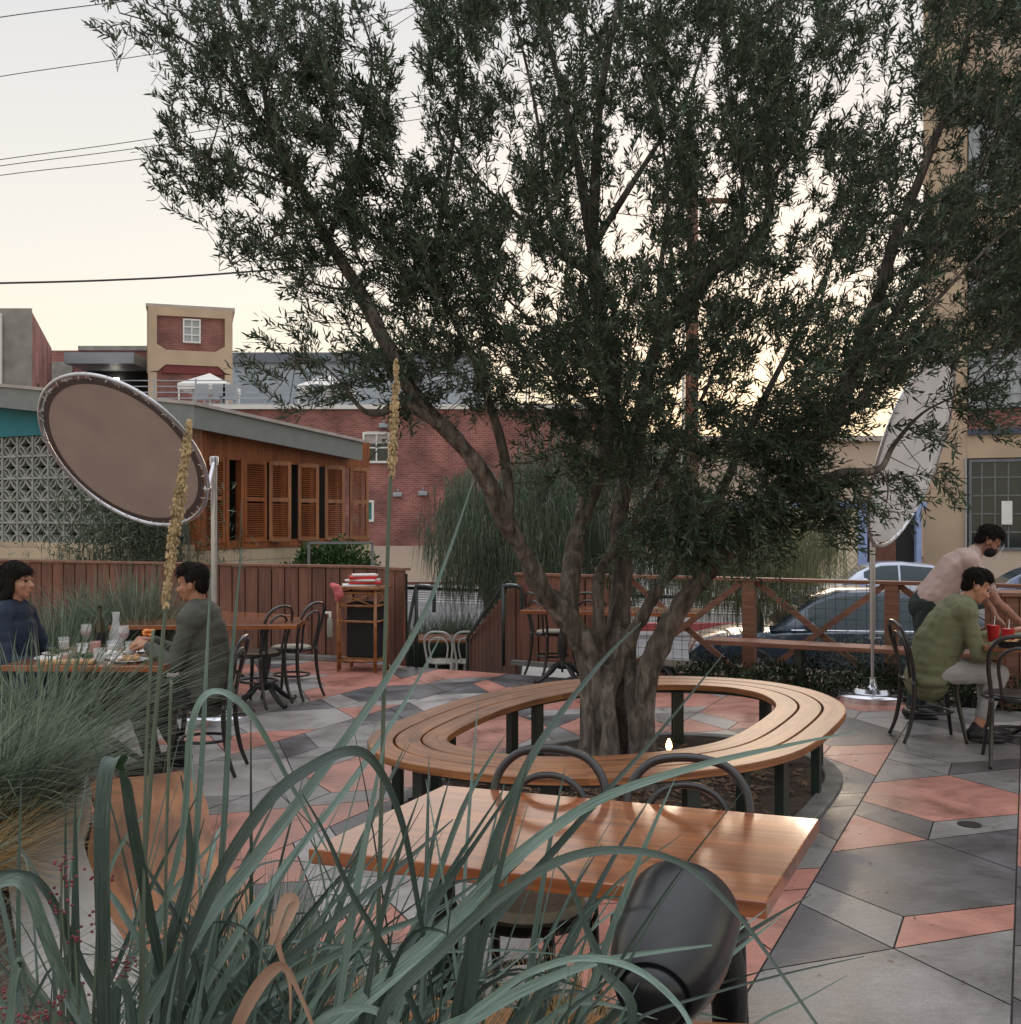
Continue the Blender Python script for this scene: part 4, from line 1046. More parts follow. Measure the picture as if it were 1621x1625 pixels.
# planter near the viewer: soil, board-formed concrete wall, curved timber bench
arc = [(-1.58,4.98),(-1.44,4.75),(-1.29,4.42),(-1.12,3.92),(-.88,3.44),(-.66,3.05),(-.44,2.78),(-.15,2.60),(.14,2.535),(.44,2.49),(.9,2.46)]
ac = crom([(x,y,0) for x, y in arc], 8)
def arcoff(d): 
    o = []
    for i in range(len(ac)):
        t = (ac[min(i+1,len(ac)-1)]-ac[max(i-1,0)]).normalized(); o.append(ac[i]+Vector((t.y,-t.x,0))*d)
    return o
def arc_strip(name, d0, d1, z0, z1, mat, parent=None):
    a = arcoff(d0); b = arcoff(d1); vs = []; fs = []; n = len(a)
    for p, q_ in zip(a, b): vs += [(p.x,p.y,z0),(p.x,p.y,z1),(q_.x,q_.y,z1),(q_.x,q_.y,z0)]
    for i in range(n-1):
        for k in range(4): fs.append((4*i+k, 4*i+(k+1)%4, 4*i+4+(k+1)%4, 4*i+4+k))
    fs += [(0,1,2,3),(4*n-1,4*n-2,4*n-3,4*n-4)]
    mb = MB(); mb.add(vs, fs); me = mb.mesh(name, mat)
    uv = me.uv_layers['UVMap'].data; L=[0]
    for i in range(n-1): L.append(L[-1]+(ac[i+1]-ac[i]).length)
    for pl in me.polygons:
        for j, vi in enumerate(pl.vertices): uv[pl.loop_start+j].uv = (L[vi//4], (vi%4)*.2+d0*3)
    bm = bmesh.new(); bm.from_mesh(me); bmesh.ops.recalc_face_normals(bm, faces=bm.faces); bm.to_mesh(me); bm.free()
    return link(name, me, parent)
cb = thing('curved_bench', 'curved orange timber bench running along the planter behind the foreground leaves', 'bench', (0,0,0))
arc_strip('seat_board', .0, .44, .412, .45, M['bench_wood'], cb)
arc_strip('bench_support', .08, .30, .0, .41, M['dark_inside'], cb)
tag(arc_strip('planter_wall', .455, .70, -.02, .52, M['concrete']), 'pale board-formed concrete planter wall behind the curved bench', 'wall')
inn_ = arcoff(.68); poly = [(p.x, p.y) for p in inn_]+[(2.2,1.75),(2.2,-1.2),(-5,-1.2),(-5,5.2)]
mb = MB(); nn = len(poly); c0 = (-1.2, 1.0)
mb.add([(x,y,.50) for x,y in poly]+[(c0[0],c0[1],.52)], [(i,(i+1)%nn,nn) for i in range(nn)])
tag(mb.build('planter_soil', M['mulch']), kind='structure')
mb = MB()
for i in range(900):
    x = NR.uniform(-.9,.25); y = NR.uniform(1.75,2.2); s_ = NR.uniform(.003,.008)
    mb.box((x,y,.512),(s_*2,s_*1.3,s_), rz=NR.random()*3)
tag(mb.build('pale_gravel', M['pave']), kind='stuff')
# foreground strap plants: traced leaves with their own distance
hero = {
 'a': dict(root=(300,1745,1.45), leaves=[
  ([(172,1700,1.30),(166,1500,1.25),(163,1350,1.22),(167,1240,1.22),(180,1203,1.24),(198,1222,1.30),(212,1310,1.36),(232,1420,1.42),(262,1560,1.48),(300,1700,1.5)], [.025,.027,.027,.024,.022,.012]),
  ([(200,1690,1.45),(300,1500,1.45),(400,1370,1.5),(500,1240,1.55),(600,1100,1.6),(680,960,1.65),(752,762,1.7)], [.02,.03,.03,.025,.018,.012,.002]),
  ([(260,1640,1.4),(330,1430,1.4),(420,1280,1.4),(500,1215,1.42),(565,1192,1.44),(605,1225,1.44),(640,1310,1.44),(665,1440,1.44),(690,1600,1.44)], [.02,.026,.027,.024,.02,.015,.012,.006]),
  ([(250,1600,1.5),(300,1420,1.5),(318,1250,1.5),(326,1100,1.5),(335,900,1.5)], [.016,.018,.015,.012,.002]),
  ([(330,1600,1.6),(350,1400,1.6),(362,1200,1.6),(368,1050,1.6),(384,868,1.6)], [.014,.016,.014,.011,.002]),
  ([(230,1600,1.5),(290,1330,1.45),(303,1170,1.42),(325,1106,1.42),(365,1104,1.44),(410,1150,1.46),(470,1260,1.5),(520,1350,1.5)], [.016,.018,.018,.016,.014,.01,.003]),
  ([(150,1660,1.3),(110,1570,1.3),(75,1480,1.28),(45,1408,1.27),(10,1398,1.27),(-40,1430,1.27)], [.024,.03,.028,.022,.016]),
  ([(180,1640,1.35),(130,1530,1.35),(95,1450,1.33),(60,1398,1.32),(20,1385,1.32),(-30,1392,1.3)], [.014,.016,.014,.01]),
  ([(20,1720,1.2),(20,1600,1.15),(27,1540,1.12),(38,1532,1.12),(45,1600,1.18)], [.022,.024,.022,.016]),
  ([(185,1700,1.35),(182,1600,1.3),(186,1565,1.28),(200,1570,1.3),(212,1640,1.35)], [.018,.02,.018,.014]),
  ([(280,1640,1.5),(235,1520,1.5),(190,1440,1.5),(170,1400,1.5),(200,1330,1.5),(240,1280,1.5)], [.012,.014,.01,.004]),
  ([(300,1640,1.55),(380,1480,1.55),(450,1380,1.6),(560,1240,1.65),(640,1120,1.7),(700,1010,1.7)], [.016,.022,.02,.014,.002]),
  ([(260,1650,1.5),(270,1500,1.5),(300,1380,1.5),(298,1290,1.5),(287,1230,1.5)], [.018,.022,.016,.003]),
  ([(330,1650,1.5),(300,1500,1.5),(240,1390,1.5),(195,1330,1.5)], [.012,.014,.008,.002]),
  ([(350,1660,1.45),(420,1560,1.45),(520,1470,1.45),(640,1370,1.5),(720,1300,1.55)], [.018,.024,.02,.012,.002]),
  ([(310,1660,1.5),(390,1600,1.5),(560,1500,1.55),(700,1440,1.6),(820,1350,1.6)], [.014,.02,.014,.002]),
 ]),
 'b': dict(root=(640,1760,1.45), leaves=[
  ([(420,1740,1.35),(560,1600,1.35),(700,1480,1.4),(820,1360,1.4),(950,1270,1.42),(1100,1218,1.45),(1240,1185,1.5),(1365,1160,1.55)], [.03,.038,.034,.028,.02,.015,.009,.002]),
  ([(740,1560,1.45),(758,1440,1.45),(790,1330,1.45),(840,1210,1.45),(900,1120,1.48),(965,1040,1.5),(1018,988,1.5)], [.022,.026,.022,.016,.01,.002]),
  ([(735,1540,1.45),(800,1440,1.48),(870,1360,1.5),(950,1270,1.5),(1040,1170,1.55),(1150,1036,1.6)], [.016,.02,.016,.009,.002]),
  ([(600,1640,1.3),(700,1510,1.28),(800,1420,1.25),(900,1362,1.22),(1000,1350,1.2),(1090,1375,1.2),(1170,1450,1.18),(1240,1545,1.15),(1320,1660,1.1)], [.02,.024,.02,.016,.012,.009,.006,.004]),
  ([(700,1680,1.2),(800,1570,1.18),(880,1530,1.15),(950,1522,1.12),(1020,1545,1.1),(1080,1600,1.08),(1110,1660,1.05)], [.01,.012,.012,.011,.01,.006]),
  ([(380,1640,1.6),(500,1510,1.6),(640,1512,1.6),(800,1508,1.6),(900,1516,1.6)], [.008,.01,.009,.006,.002]),
  ([(640,1700,1.3),(760,1610,1.3),(880,1550,1.3),(980,1520,1.3),(1130,1500,1.3)], [.03,.028,.02,.012,.003]),
  ([(690,1720,1.4),(640,1560,1.4),(560,1420,1.4),(520,1330,1.4),(480,1260,1.4)], [.014,.014,.01,.002]),
  ([(610,1720,1.45),(620,1560,1.45),(700,1420,1.5),(760,1330,1.5),(850,1200,1.5)], [.018,.022,.018,.01,.002]),
  ([(700,1730,1.3),(620,1620,1.3),(560,1600,1.3),(500,1625,1.3),(470,1700,1.3)], [.014,.014,.012,.006]),
  ([(960,1700,1.25),(1010,1620,1.25),(1120,1580,1.25),(1250,1545,1.25),(1372,1518,1.25)], [.006,.007,.005,.004,.001]),
  ([(1120,1700,1.3),(1200,1625,1.3),(1270,1590,1.3),(1345,1548,1.3)], [.004,.005,.004,.001]),
  ([(1000,1640,1.25),(960,1540,1.25),(930,1470,1.25),(905,1400,1.25),(880,1370,1.25)], [.014,.018,.014,.008,.002]),
  ([(880,1640,1.25),(960,1560,1.25),(1020,1470,1.25),(1090,1370,1.25),(1180,1255,1.25)], [.006,.007,.006,.004,.001]),
  ([(900,1660,1.22),(990,1540,1.2),(1040,1450,1.2),(1085,1385,1.2)], [.005,.006,.004,.001]),
 ])}
for key, lab in (('a','tall grey-green strap-leaved plant with arching leaves at the bottom left'),('b','sprawling grey-green strap-leaved plant at bottom centre before the near table')):
    h = hero[key]; rt_ = P(*h['root']); base = Vector((rt_.x, rt_.y, .5))
    pl = thing('strap_leaf_plant', lab, 'plant', base, 0, 'strap-leaved plants in the planter')
    for i, (pts, ws) in enumerate(h['leaves']):
        mb = MB(); q_ = [P(*p)-base for p in pts]
        first = q_[0]; q_ = [Vector((rnd.uniform(-.07,.07), rnd.uniform(-.07,.07), -.02)), (first*.6+Vector((0,0,-.05)))]+q_
        ribbon(mb, q_, [w9*.70 for w9 in [ws[0]*.8]+list(ws)], .30+rnd.uniform(-.1,.15), face=(rnd.uniform(-.5,.5), -1, rnd.uniform(.1,.9)))
        o = mb.build('leaf', M['strap'], pl, smooth=True); ribbon_uv(o); tone_attr(o, rnd.choice([rnd.uniform(0,.2), rnd.uniform(.3,.8)]))
    # extra random young leaves
    mb = MB(); kk = 140
    for i in range(kk):
        a = rnd.choice([rnd.uniform(.1,1.0), rnd.uniform(.1,1.0), rnd.uniform(-.9,1.3)]); L = rnd.uniform(.5,.9)*(1-.15*abs(a)); y_ = rnd.uniform(-.6,.9); b0 = Vector((rnd.uniform(-.42,.40) if key == 'a' else rnd.uniform(-.50,.16), rnd.uniform(-.12,.40), 0)); a = min(a, .75) if key == 'b' else a
        k1 = Vector((math.sin(a), y_*.4, math.cos(a))); e_ = b0+k1*L; dr = rnd.choice([0,0,0,.02,.06,.2])*L; w0 = rnd.choice([.004,.006,.008,.011,.015])
        ribbon(mb, [b0, b0+k1*L*.4+Vector((0,0,.02)), b0+k1*L*.75+Vector((0,0,.01)), e_+Vector((.05*math.sin(a),0,-dr))], [w0*.8,w0,w0*.75,.0008], .3, face=(rnd.uniform(-.8,.8),-1,rnd.uniform(-.2,.8)), n=5)
    o = mb.build('young_leaves', M['strap'], pl, smooth=True); ribbon_uv(o)
    n = len(o.data.polygons); at = o.data.attributes.new('tone','FLOAT','FACE'); at.data.foreach_set('value', np.repeat(NR.choice([0,.08,.2,.45,.7,.9],n//30+1),30)[:n].astype(np.float32))
    if key == 'a':
        for pts, ws in (([(350,1690,1.2),(395,1590,1.18),(430,1540,1.17),(455,1535,1.17),(480,1580,1.17),(510,1660,1.17)],[.012,.016,.014,.012,.01]), ([(430,1500,1.2),(452,1430,1.2),(470,1432,1.2),(455,1470,1.2),(445,1500,1.2),(462,1560,1.2),(462,1620,1.2)],[.006,.014,.013,.012,.006])):
            mb = MB(); ribbon(mb, [P(*p)-base for p in pts], ws, .4, twist=1.2); o = mb.build('dry_leaf', M['dry_leaf'], pl, smooth=True); tone_attr(o, .4)
# flower spikes
def spike(label, stem_pts, sp_pts, r):
    b0 = P(*stem_pts[0]); base = Vector((b0.x, b0.y, .5)); t = thing('flower_spike_plant', label, 'plant', base, 0)
    mb = MB(); c = crom([Vector((0,0,0))]+[P(*p)-base for p in stem_pts], 6); mb.tube(c, rlist([.004,.0035,.0028], len(c)), 7); mb.build('stem', M['stem'], t, smooth=True)
    c = crom([P(*p)-base for p in sp_pts], 14); n = len(c); mb = MB(); mb.tube(c, rlist([.002,r*.45,r*.5,r*.4,.0015], n), 8)
    for i in range(n*22):
        k = NR.random()*(n-1)
        if mnoise.noise(Vector((k*.9,r*900,0))) < -.28: continue
        k = k; p = c[int(k)].lerp(c[min(int(k)+1,n-1)], k%1); rr = r*math.sin(math.pi*min(1,max(0,(k/n)*.9+.08)))**.5
        a = NR.random()*6.28; q_ = p+Vector((math.cos(a),math.sin(a),NR.uniform(-.3,.6)))*rr*NR.uniform(.3,1.35)*(.75+.5*mnoise.noise(p*60))
        s_ = NR.uniform(.0008,.0026); mb.ball(q_, (s_,s_,s_*1.6), nu=5, nv=3)
    mb.build('flower_spike', M['spike'], t)
spike('tall tan flower spike at the left, in front of the taupe disc', [(225,1500,1.5),(238,1250,1.5),(255,1050,1.5),(264,950,1.5)], [(262,965,1.5),(272,880,1.5),(284,800,1.5),(294,730,1.5),(301,668,1.5)], .0085)
spike('slim golden flower spike rising in front of the brick building', [(598,1600,1.62),(606,1250,1.62),(612,1000,1.62),(618,800,1.62),(622,745,1.62)], [(622,760,1.62),(624,700,1.62),(627,640,1.62),(629,572,1.62)], .0072)
# thin stalks
for i, (lb, pts) in enumerate([('thin bare stalk rising just left of the taupe disc flower spike', [(228,1500,1.4),(232,1200,1.4),(243,1000,1.4)]), ('thin reddish stalk in front of the dining couple', [(262,1500,1.45),(268,1200,1.45),(272,1080,1.45)])]):
    b0 = P(*pts[0]); mb = MB(); mb.tube(crom([Vector((b0.x,b0.y,.5))]+[P(*p) for p in pts], 6), .0022, 6); tag(mb.build('grass_stalk', M['stem'], smooth=True), lb, 'plant')
# blue-green grasses, left and middle
gl = [((-1.15,1.75,.5),500,.52,.42,.0045,'fine blue-grey grass clump filling the lower left corner'),
      ((-2.05,3.5,.5),650,.62,.68,.011,'big blue-green grass clump at the left edge below the woman in navy'),
      ((-1.85,3.7,.5),900,.62,.6,.0065,'blue-green grass clump beside the small food-laden table'),
      ((-1.65,2.6,.5),450,.48,.42,.007,'blue-grey grass clump beside the pale concrete planter wall')]
gl += [((-2.45,5.35,.30),650,.85,.95,.012,'arching blue-green grass clump in front of the woman and the laid table'),((-1.90,4.05,.46),500,.46,.48,.010,'blue-green grass clump spilling over the far end of the curved bench')]
for i, (c_, n__, h_, s_, w_, lb) in enumerate(gl):
    grassy('blue_grass', lb, 'grass plant', c_, int(n__*.9), h_, s_, w_, M['grass_blue'], 'blue grass clumps', 20+i, .7)
grassy('straw_grass', 'dry golden grass tuft below the blue grass at the left', 'grass plant', (-1.72,3.15,.48), 1100, .34, .42, .003, M['grass_straw'], 'dry grass tufts', 31, .9)
grassy('straw_grass', 'dry golden grass tuft at the bottom left corner', 'grass plant', (-.98,1.8,.45), 500, .34, .26, .0022, M['grass_straw'], 'dry grass tufts', 32, .9)
grassy('straw_grass', 'wispy straw-coloured grass tuft at bottom centre beside the black lamp', 'grass plant', (.10,1.95,.5), 420, .36, .18, .0014, M['grass_straw'], 'dry grass tufts', 33, .6)
grassy('blue_grass', 'dark spiky low grass in front of the near table', 'grass plant', (-.50,2.05,.5), 700, .42, .30, .0045, M['grass_blue'], 'blue grass clumps', 34, .35)
grassy('blue_grass', 'fine upright grass at bottom centre under the strap leaves', 'grass plant', (-.20,1.8,.5), 500, .36, .30, .004, M['grass_blue'], 'blue grass clumps', 36, .4)
# red flowering succulents
def redplant(px, py, d, n, lb, sc=1):
    c = P(px, py, d); b0 = Vector((c.x, c.y, .5)); t = thing('red_flower_plant', lb, 'plant', b0, 0, 'small red-flowered plants'); mb = MB(); s2 = MB()
    for i in range(n):
        e = c-b0+Vector((NR.normal()*.035, NR.normal()*.03, NR.normal()*.035))*sc
        s2.tube([Vector((NR.normal()*.02, NR.normal()*.02, 0)), e], .0014, 5)
        mb = MB()
        for k in range(9): mb.ball(e+Vector(NR.normal(0,.006,3)), (.0024,.0024,.002), nu=5, nv=3)
        mb.build('flower_head', M['red_flower'], t)
    s2.build('stems', M['stem'], t)
redplant(125,1395,1.3,5,'small red flower head in front of the pale planter wall',.5)
redplant(120,1520,1.3,4,'loose cluster of red flowers above the dry grass at the bottom left')
redplant(60,1585,1.25,9,'dark crimson flower cluster in the bottom left corner')
redplant(205,1530,1.5,7,'dark red succulent cluster against the planter wall')
# black landscape lamp / speaker in front
sk = thing('garden_speaker', 'large matt black bullet-shaped fixture leaning before the near table', 'garden fixture', (P(1070,1600,1.62).x, 1.62, .5))
SO = sk.location
ax0 = P(1040,1575,1.44); ax1 = P(1088,1440,1.62); axd = (ax1-ax0).normalized()
x_ = Vector((1,0,0)); x_ = (x_-axd*x_.dot(axd)).normalized(); y_ = axd.cross(x_)
Mx = Matrix((x_, y_, axd)).transposed().to_4x4(); Mx.translation = ax0-SO
Ls = (ax1-ax0).length; print('Ls', Ls)
mb = MB(); mb.lathe([(.047,-.002),(.0475,-.006),(.0535,-.008),(.057,-.004),(.069,.020),(.079,.052),(.0855,.10),(.0875,.15),(.0872,Ls*.93),(.084,Ls*.985),(.079,Ls*.99),(.077,Ls*.93),(.01,Ls*.92)], n=56, M=Mx); mb.build('shell', M['plastic_black'], sk, auto=True)
mb = MB(); Md = Mx @ Matrix.Translation((0,0,-.004)); mb.ball((0,0,0), (.047,.047,.032), M=Md, nu=32, nv=18); mb.build('end_dome', M['plastic_black'], sk, smooth=True)
mb = MB(); e = Mx @ Vector((0,.02,.05)); mb.tube([(e.x,e.y+.05,0),(e.x,e.y+.03,e.z)], .022, 12); mb.build('stake', M['plastic_black'], sk, auto=True)
# ================================================================== MIDDLE VEGETATION
for i, (px, d, h_, s_, n_g, lb) in enumerate([(215,9.6,.62,.55,800,'tufty blue grass clump between the couple by the left fence'),(150,9.9,.55,.6,700,'blue grass clump behind the wine carafe'),(95,8.9,.5,.5,600,'blue grass clump behind the woman in navy')]):
    c = P(px, 1000, d); grassy('blue_grass', lb, 'grass plant', (c.x, d, .08), int(n_g*1.3), h_*2.0, s_*1.25, .016, M['grass_blue'], 'blue grass clumps', 40+i, .8)
mb = MB(); mb.prism([(-6.5,8.3),(-3.9,8.3),(-3.5,10.3),(-7.3,11.2)], 0, .10); tag(mb.build('bed_soil', M['mulch']), kind='structure')
def leafy(name, label, cat, c, rad, n, leaf, mat, group=None, parent=None, kind=None, seed=0, shell=.5):
    rg = np.random.default_rng(seed+100)
    v = unit(rg.normal(0,1,(n,3))); v[:,2] = np.abs(v[:,2])*1.0-.15
    nz = np.array([mnoise.noise(Vector(tuple(q*2.3+seed))) for q in v])
    r = (shell+(1-shell)*rg.random(n)**.6)*(1+.45*nz)
    p = v*r[:,None]*np.array(rad)
    o = leaves_mesh(name, p, unit(v+rg.normal(0,.7,(n,3))+np.array([0,0,.2])), unit(rg.normal(0,1,(n,3))), rg.uniform(.6,1.2,n)*leaf, rg.uniform(.35,.6,n)*leaf, rg.beta(2,2.5,n), mat, parent)
    if parent is None: o.location = c; tag(o, label, cat, group, kind)
    return o
sl = ['low dark shrub under the plank bench just right of the olive trunk','low dark shrub under the plank bench left of the first railing post','low dark shrub below the first railing post','low dark shrub under the plank bench between the railing posts','low dark shrub just left of the chrome pole base','low dark shrub just right of the chrome pole base','low dark shrub behind the man in the olive jacket','low dark shrub under the table at the right edge','low dark shrub at the far right behind the table']
for i, a in enumerate([-2.9,-2.15,-1.4,-.65,.1,.85,1.6,2.35,3.1]):
    c = W(a, 10.28, -.08); leafy('low_shrub', sl[i], 'shrub', c, (.55,.34,.42), 2600, .045, M['shrub'], 'low shrubs under the plank bench', seed=i)
for i, (px, lb) in enumerate([(1340,'twiggy shrub with pale dry seed heads behind the plank bench'),(1425,'twiggy shrub beside the second railing post')]):
    X_ = (px-CX)/F; Y_ = 10.62/(.446*X_+.895); leafy('seedhead_shrub', lb, 'shrub', Vector((X_*Y_, Y_, .12)), (.55,.2,.52), 1300, .03, M['dry_leaf'] if 0 else M['acacia'], seed=20+i, shell=.2)
# weeping acacia-like trees beyond the steps
def weeping(label, base, ht, crown, n, mat, seed, hang=(.5,1.3), group='weeping trees behind the patio', w=.006):
    t = thing('weeping_tree', label, 'tree', base, 0, group); rg = np.random.default_rng(seed); mb = MB()
    mb.tube(crom([(0,0,0),(.1,.05,ht*.3),(-.05,.1,ht*.55)], 5), rlist([.10,.08,.06], 11), 8, noise=.08)
    tips = []
    for k in range(13):
        a = rg.random()*6.283; q_ = Vector((crown[0]*.75*math.cos(a)*rg.uniform(.3,1), crown[1]*.75*math.sin(a)*rg.uniform(.3,1), ht*rg.uniform(.6,1.0)))
        mb.tube(crom([(-.05*0,.05,ht*.45),(q_.x*.4,q_.y*.4,(ht*.5+q_.z)/2+.1),tuple(q_)], 4), rlist([.04,.025,.008], 9), 6); tips.append(q_)
    mb.build('trunk', M['bark'], t, smooth=True)
    V = []; Fc = []; tn = []
    for i in range(n):
        while True:
            u = rg.uniform(-1,1,3)
            if (u*u).sum() < 1: break
        if mnoise.noise(Vector(tuple(u*2.2+seed))) < -.12: continue
        p = np.array([u[0]*crown[0], u[1]*crown[1], ht*.70+u[2]*crown[2]]); L = rg.uniform(*hang)*.55; a = rg.random()*6.283; d0 = rg.uniform(.2,.9)*.35*L
        tone_ = rg.random(); o = len(V); sx, sy = -math.sin(a+rg.normal()), math.cos(a)
        for k in range(4):
            tt = k/3; q_ = p+np.array([math.cos(a)*d0*(tt**.6), math.sin(a)*d0*(tt**.6), .05*L*math.sin(tt*2)-L*tt**1.5]); ww = w*(1-.75*tt)
            V.append((q_[0]-sx*ww, q_[1]-sy*ww, q_[2])); V.append((q_[0]+sx*ww, q_[1]+sy*ww, q_[2]))
            if k: Fc.append((o+2*k-2,o+2*k-1,o+2*k+1,o+2*k)); tn.append(tone_)
    me = bpy.data.meshes.new('foliage'); me.from_pydata(V, [], Fc); me.materials.append(mat)
    at = me.attributes.new('tone','FLOAT','FACE'); at.data.foreach_set('value', np.array(tn, dtype=np.float32)); link('foliage', me, t)
    return t
def at(px, d, z): p = P(px, 900, d); return Vector((p.x, d, z))
weeping('dark weeping tree hanging over the right handrail of the steps', at(810,13.6,-.8), 3.2, (1.05,1.0,1.15), 11500, M['acacia'], 5, hang=(.3,.95))
weeping('dull green weeping tree behind the left limbs of the olive tree', at(765,16.5,-.8), 3.5, (1.0,1.0,.95), 3500, M['acacia'], 6)
weeping('grey-green weeping tree directly behind the olive trunk', at(960,14.6,-.8), 3.9, (1.5,1.1,1.45), 12000, M['acacia'], 7)
weeping('pale olive-green feathery tree in front of the diamond-tiled wall', at(1195,15.5,-.8), 2.9, (1.35,1.0,.85), 9000, M['acacia_pale'], 8)
leafy('vine', 'bright green creeper growing on the trellis below the timber shutters', 'creeper', at(530,17.6,.55), (.8,.35,.85), 4200, .085, M['vine'], seed=31)
for i, (px, w_, lb) in enumerate([(168,.5,'feathery bamboo clump before the left half of the pierced block screen'),(215,.5,'feathery bamboo clump below the taupe disc'),(262,.45,'feathery bamboo clump at the right end of the pierced block screen')]):
    c = at(px, 15.9, .2); rg = np.random.default_rng(60+i); n = 2300
    p = np.stack([rg.normal(0,w_,n), rg.normal(0,.25,n), rg.uniform(.4,2.15,n)**1.0*(1-.12*rg.random(n))], 1)
    o = leaves_mesh('bamboo_leaves', p, unit(np.stack([rg.normal(0,.5,n), rg.normal(0,.5,n), rg.uniform(-.3,1.3,n)],1)), unit(rg.normal(0,1,(n,3))), rg.uniform(.08,.2,n), rg.uniform(.010,.02,n), rg.beta(2,2,n), M['acacia'], None)
    t = thing('bamboo_clump', lb, 'bamboo', c, 0, 'bamboo clumps before the block screen'); o.parent = t
    mb = MB()
    for k in range(22): x = rg.normal(0,w_); mb.tube([(x,rg.normal(0,.2),-.6),(x+rg.normal(0,.12),rg.normal(0,.2),rg.uniform(1.4,2.1))], .006, 5)
    mb.build('canes', M['stem'], t)
for i, (px, d, lb) in enumerate([(668,13.2,'grass clump by the left handrail beyond the steps'),(715,13.8,'grass clump in the middle beyond the lower white chairs'),(765,13.4,'grass clump by the right handrail beyond the steps')]):
    grassy('meadow_grass', lb, 'grass plant', at(px, d+2.3, -.75), 1000, 1.15, .75, .009, M['acacia'], 'grass clumps beyond the steps', 70+i, .6)
# ================================================================== LEFT BUILDING WITH SHUTTERS
C0 = Vector(((306-CX)/F*16, 16, 0))
U2 = Vector((.446,.895,0)); V2 = Vector((-.895,.446,0))
lb_ = thing('shutter_building', 'low building with teal wall, pierced block screen, timber shutters and a grey sloping roof edge', 'building', C0)
def wallq(mb, o, d, t0, t1, z0, z1, th=.2, out=Vector((0,0,0)), bev=0):
    a = o+d*t0; b = o+d*t1; m_ = (a+b)/2+out; mb.box((m_.x, m_.y, (z0+z1)/2), ((b-a).length, th, z1-z0), rz=math.atan2(d.y, d.x), bev=bev)
O = Vector((0,0,0)); nU = Vector((.895,-.446,0)); nV = Vector((-.446,-.895,0))
mb = MB(); tw0 = [O+V2*.1+nV*.1, O+V2*6.5+nV*.1, O+V2*6.5-nV*.1, O+V2*.1-nV*.1]; zz = [3.2,3.96,3.96,3.2]
mb.add([(p.x,p.y,3.08) for p in tw0]+[(p.x,p.y,z) for p, z in zip(tw0, zz)], [(0,1,2,3),(7,6,5,4),(0,4,5,1),(1,5,6,2),(2,6,7,3),(3,7,4,0)]); mb.build('teal_wall', M['teal'], lb_)
mb = MB(); wallq(mb, O, V2, -.1, 6.5, -.85, 1.28, .24); wallq(mb, O, U2, 0, 4.7, -.85, 1.22, .24); mb.build('block_base', M['cmu'], lb_)
mb = MB(); wallq(mb, O, V2, 0, 6.5, 1.2, 3.1, .02, out=-nV*.75); mb.build('screen_backing', M['dark_inside'], lb_)
# pierced block screen: frame + four arcs
mb = MB(); bs = .375
for i in range(18):
    for j in range(5):
        c = O+V2*(.12+i*bs+bs/2); z = 1.24+j*bs+bs/2; yw = math.atan2(V2.y, V2.x)
        def pt(u, v): return Vector((c.x+V2.x*u, c.y+V2.y*u, z+v))
        e = bs/2; 
        mb.beam(pt(-e,-e), pt(e,-e), .14, .035); mb.beam(pt(-e,-e), pt(-e,e), .14, .035, up=Vector((-.446,-.895,0)).cross(Vector((0,0,1))))
        for (qx, qy, a0) in ((-e,-e,0),(e,-e,90),(e,e,180),(-e,e,270)):
            pr = None
            for k in range(7):
                a = R(a0+k*15); q_ = pt(qx+math.cos(a)*e*.97, qy+math.sin(a)*e*.97)
                if pr is not None: mb.beam(pr, q_, .10, .028, up=Vector((.446,.895,0)) if 0 else Vector((0,0,1)))
                pr = q_
        pr = None
        for k in range(17):
            a = R(k*22.5); q_ = pt(math.cos(a)*e*.93, math.sin(a)*e*.93)
            if pr is not None: mb.beam(pr, q_, .09, .026)
            pr = q_
mb.build('block_screen', M['blockscreen'], lb_)
for i, j, m_ in ((15,4,'white_paint'),(15,3,'red'),(14,2,'teal'),(15,1,'vine'),(15,0,'teal'),(13,0,'teal'),(14,4,'paper'),(5,0,'teal')):
    k = MB(); c = V2*(.12+i*bs+bs/2)-nV*.35; k.box((c.x, c.y, 1.24+j*bs+bs/2), (.26,.04,.22), rz=math.atan2(V2.y,V2.x)); k.build('coloured_panel', M[m_], lb_)
for (i, j, m_) in ((0+14,3,M['red']),): 
    k = MB(); c = V2*4.2-nV*.3; k.ball((c.x, c.y, 1.28+3.5*bs), .07); k.build('red_lamp', m_, lb_)
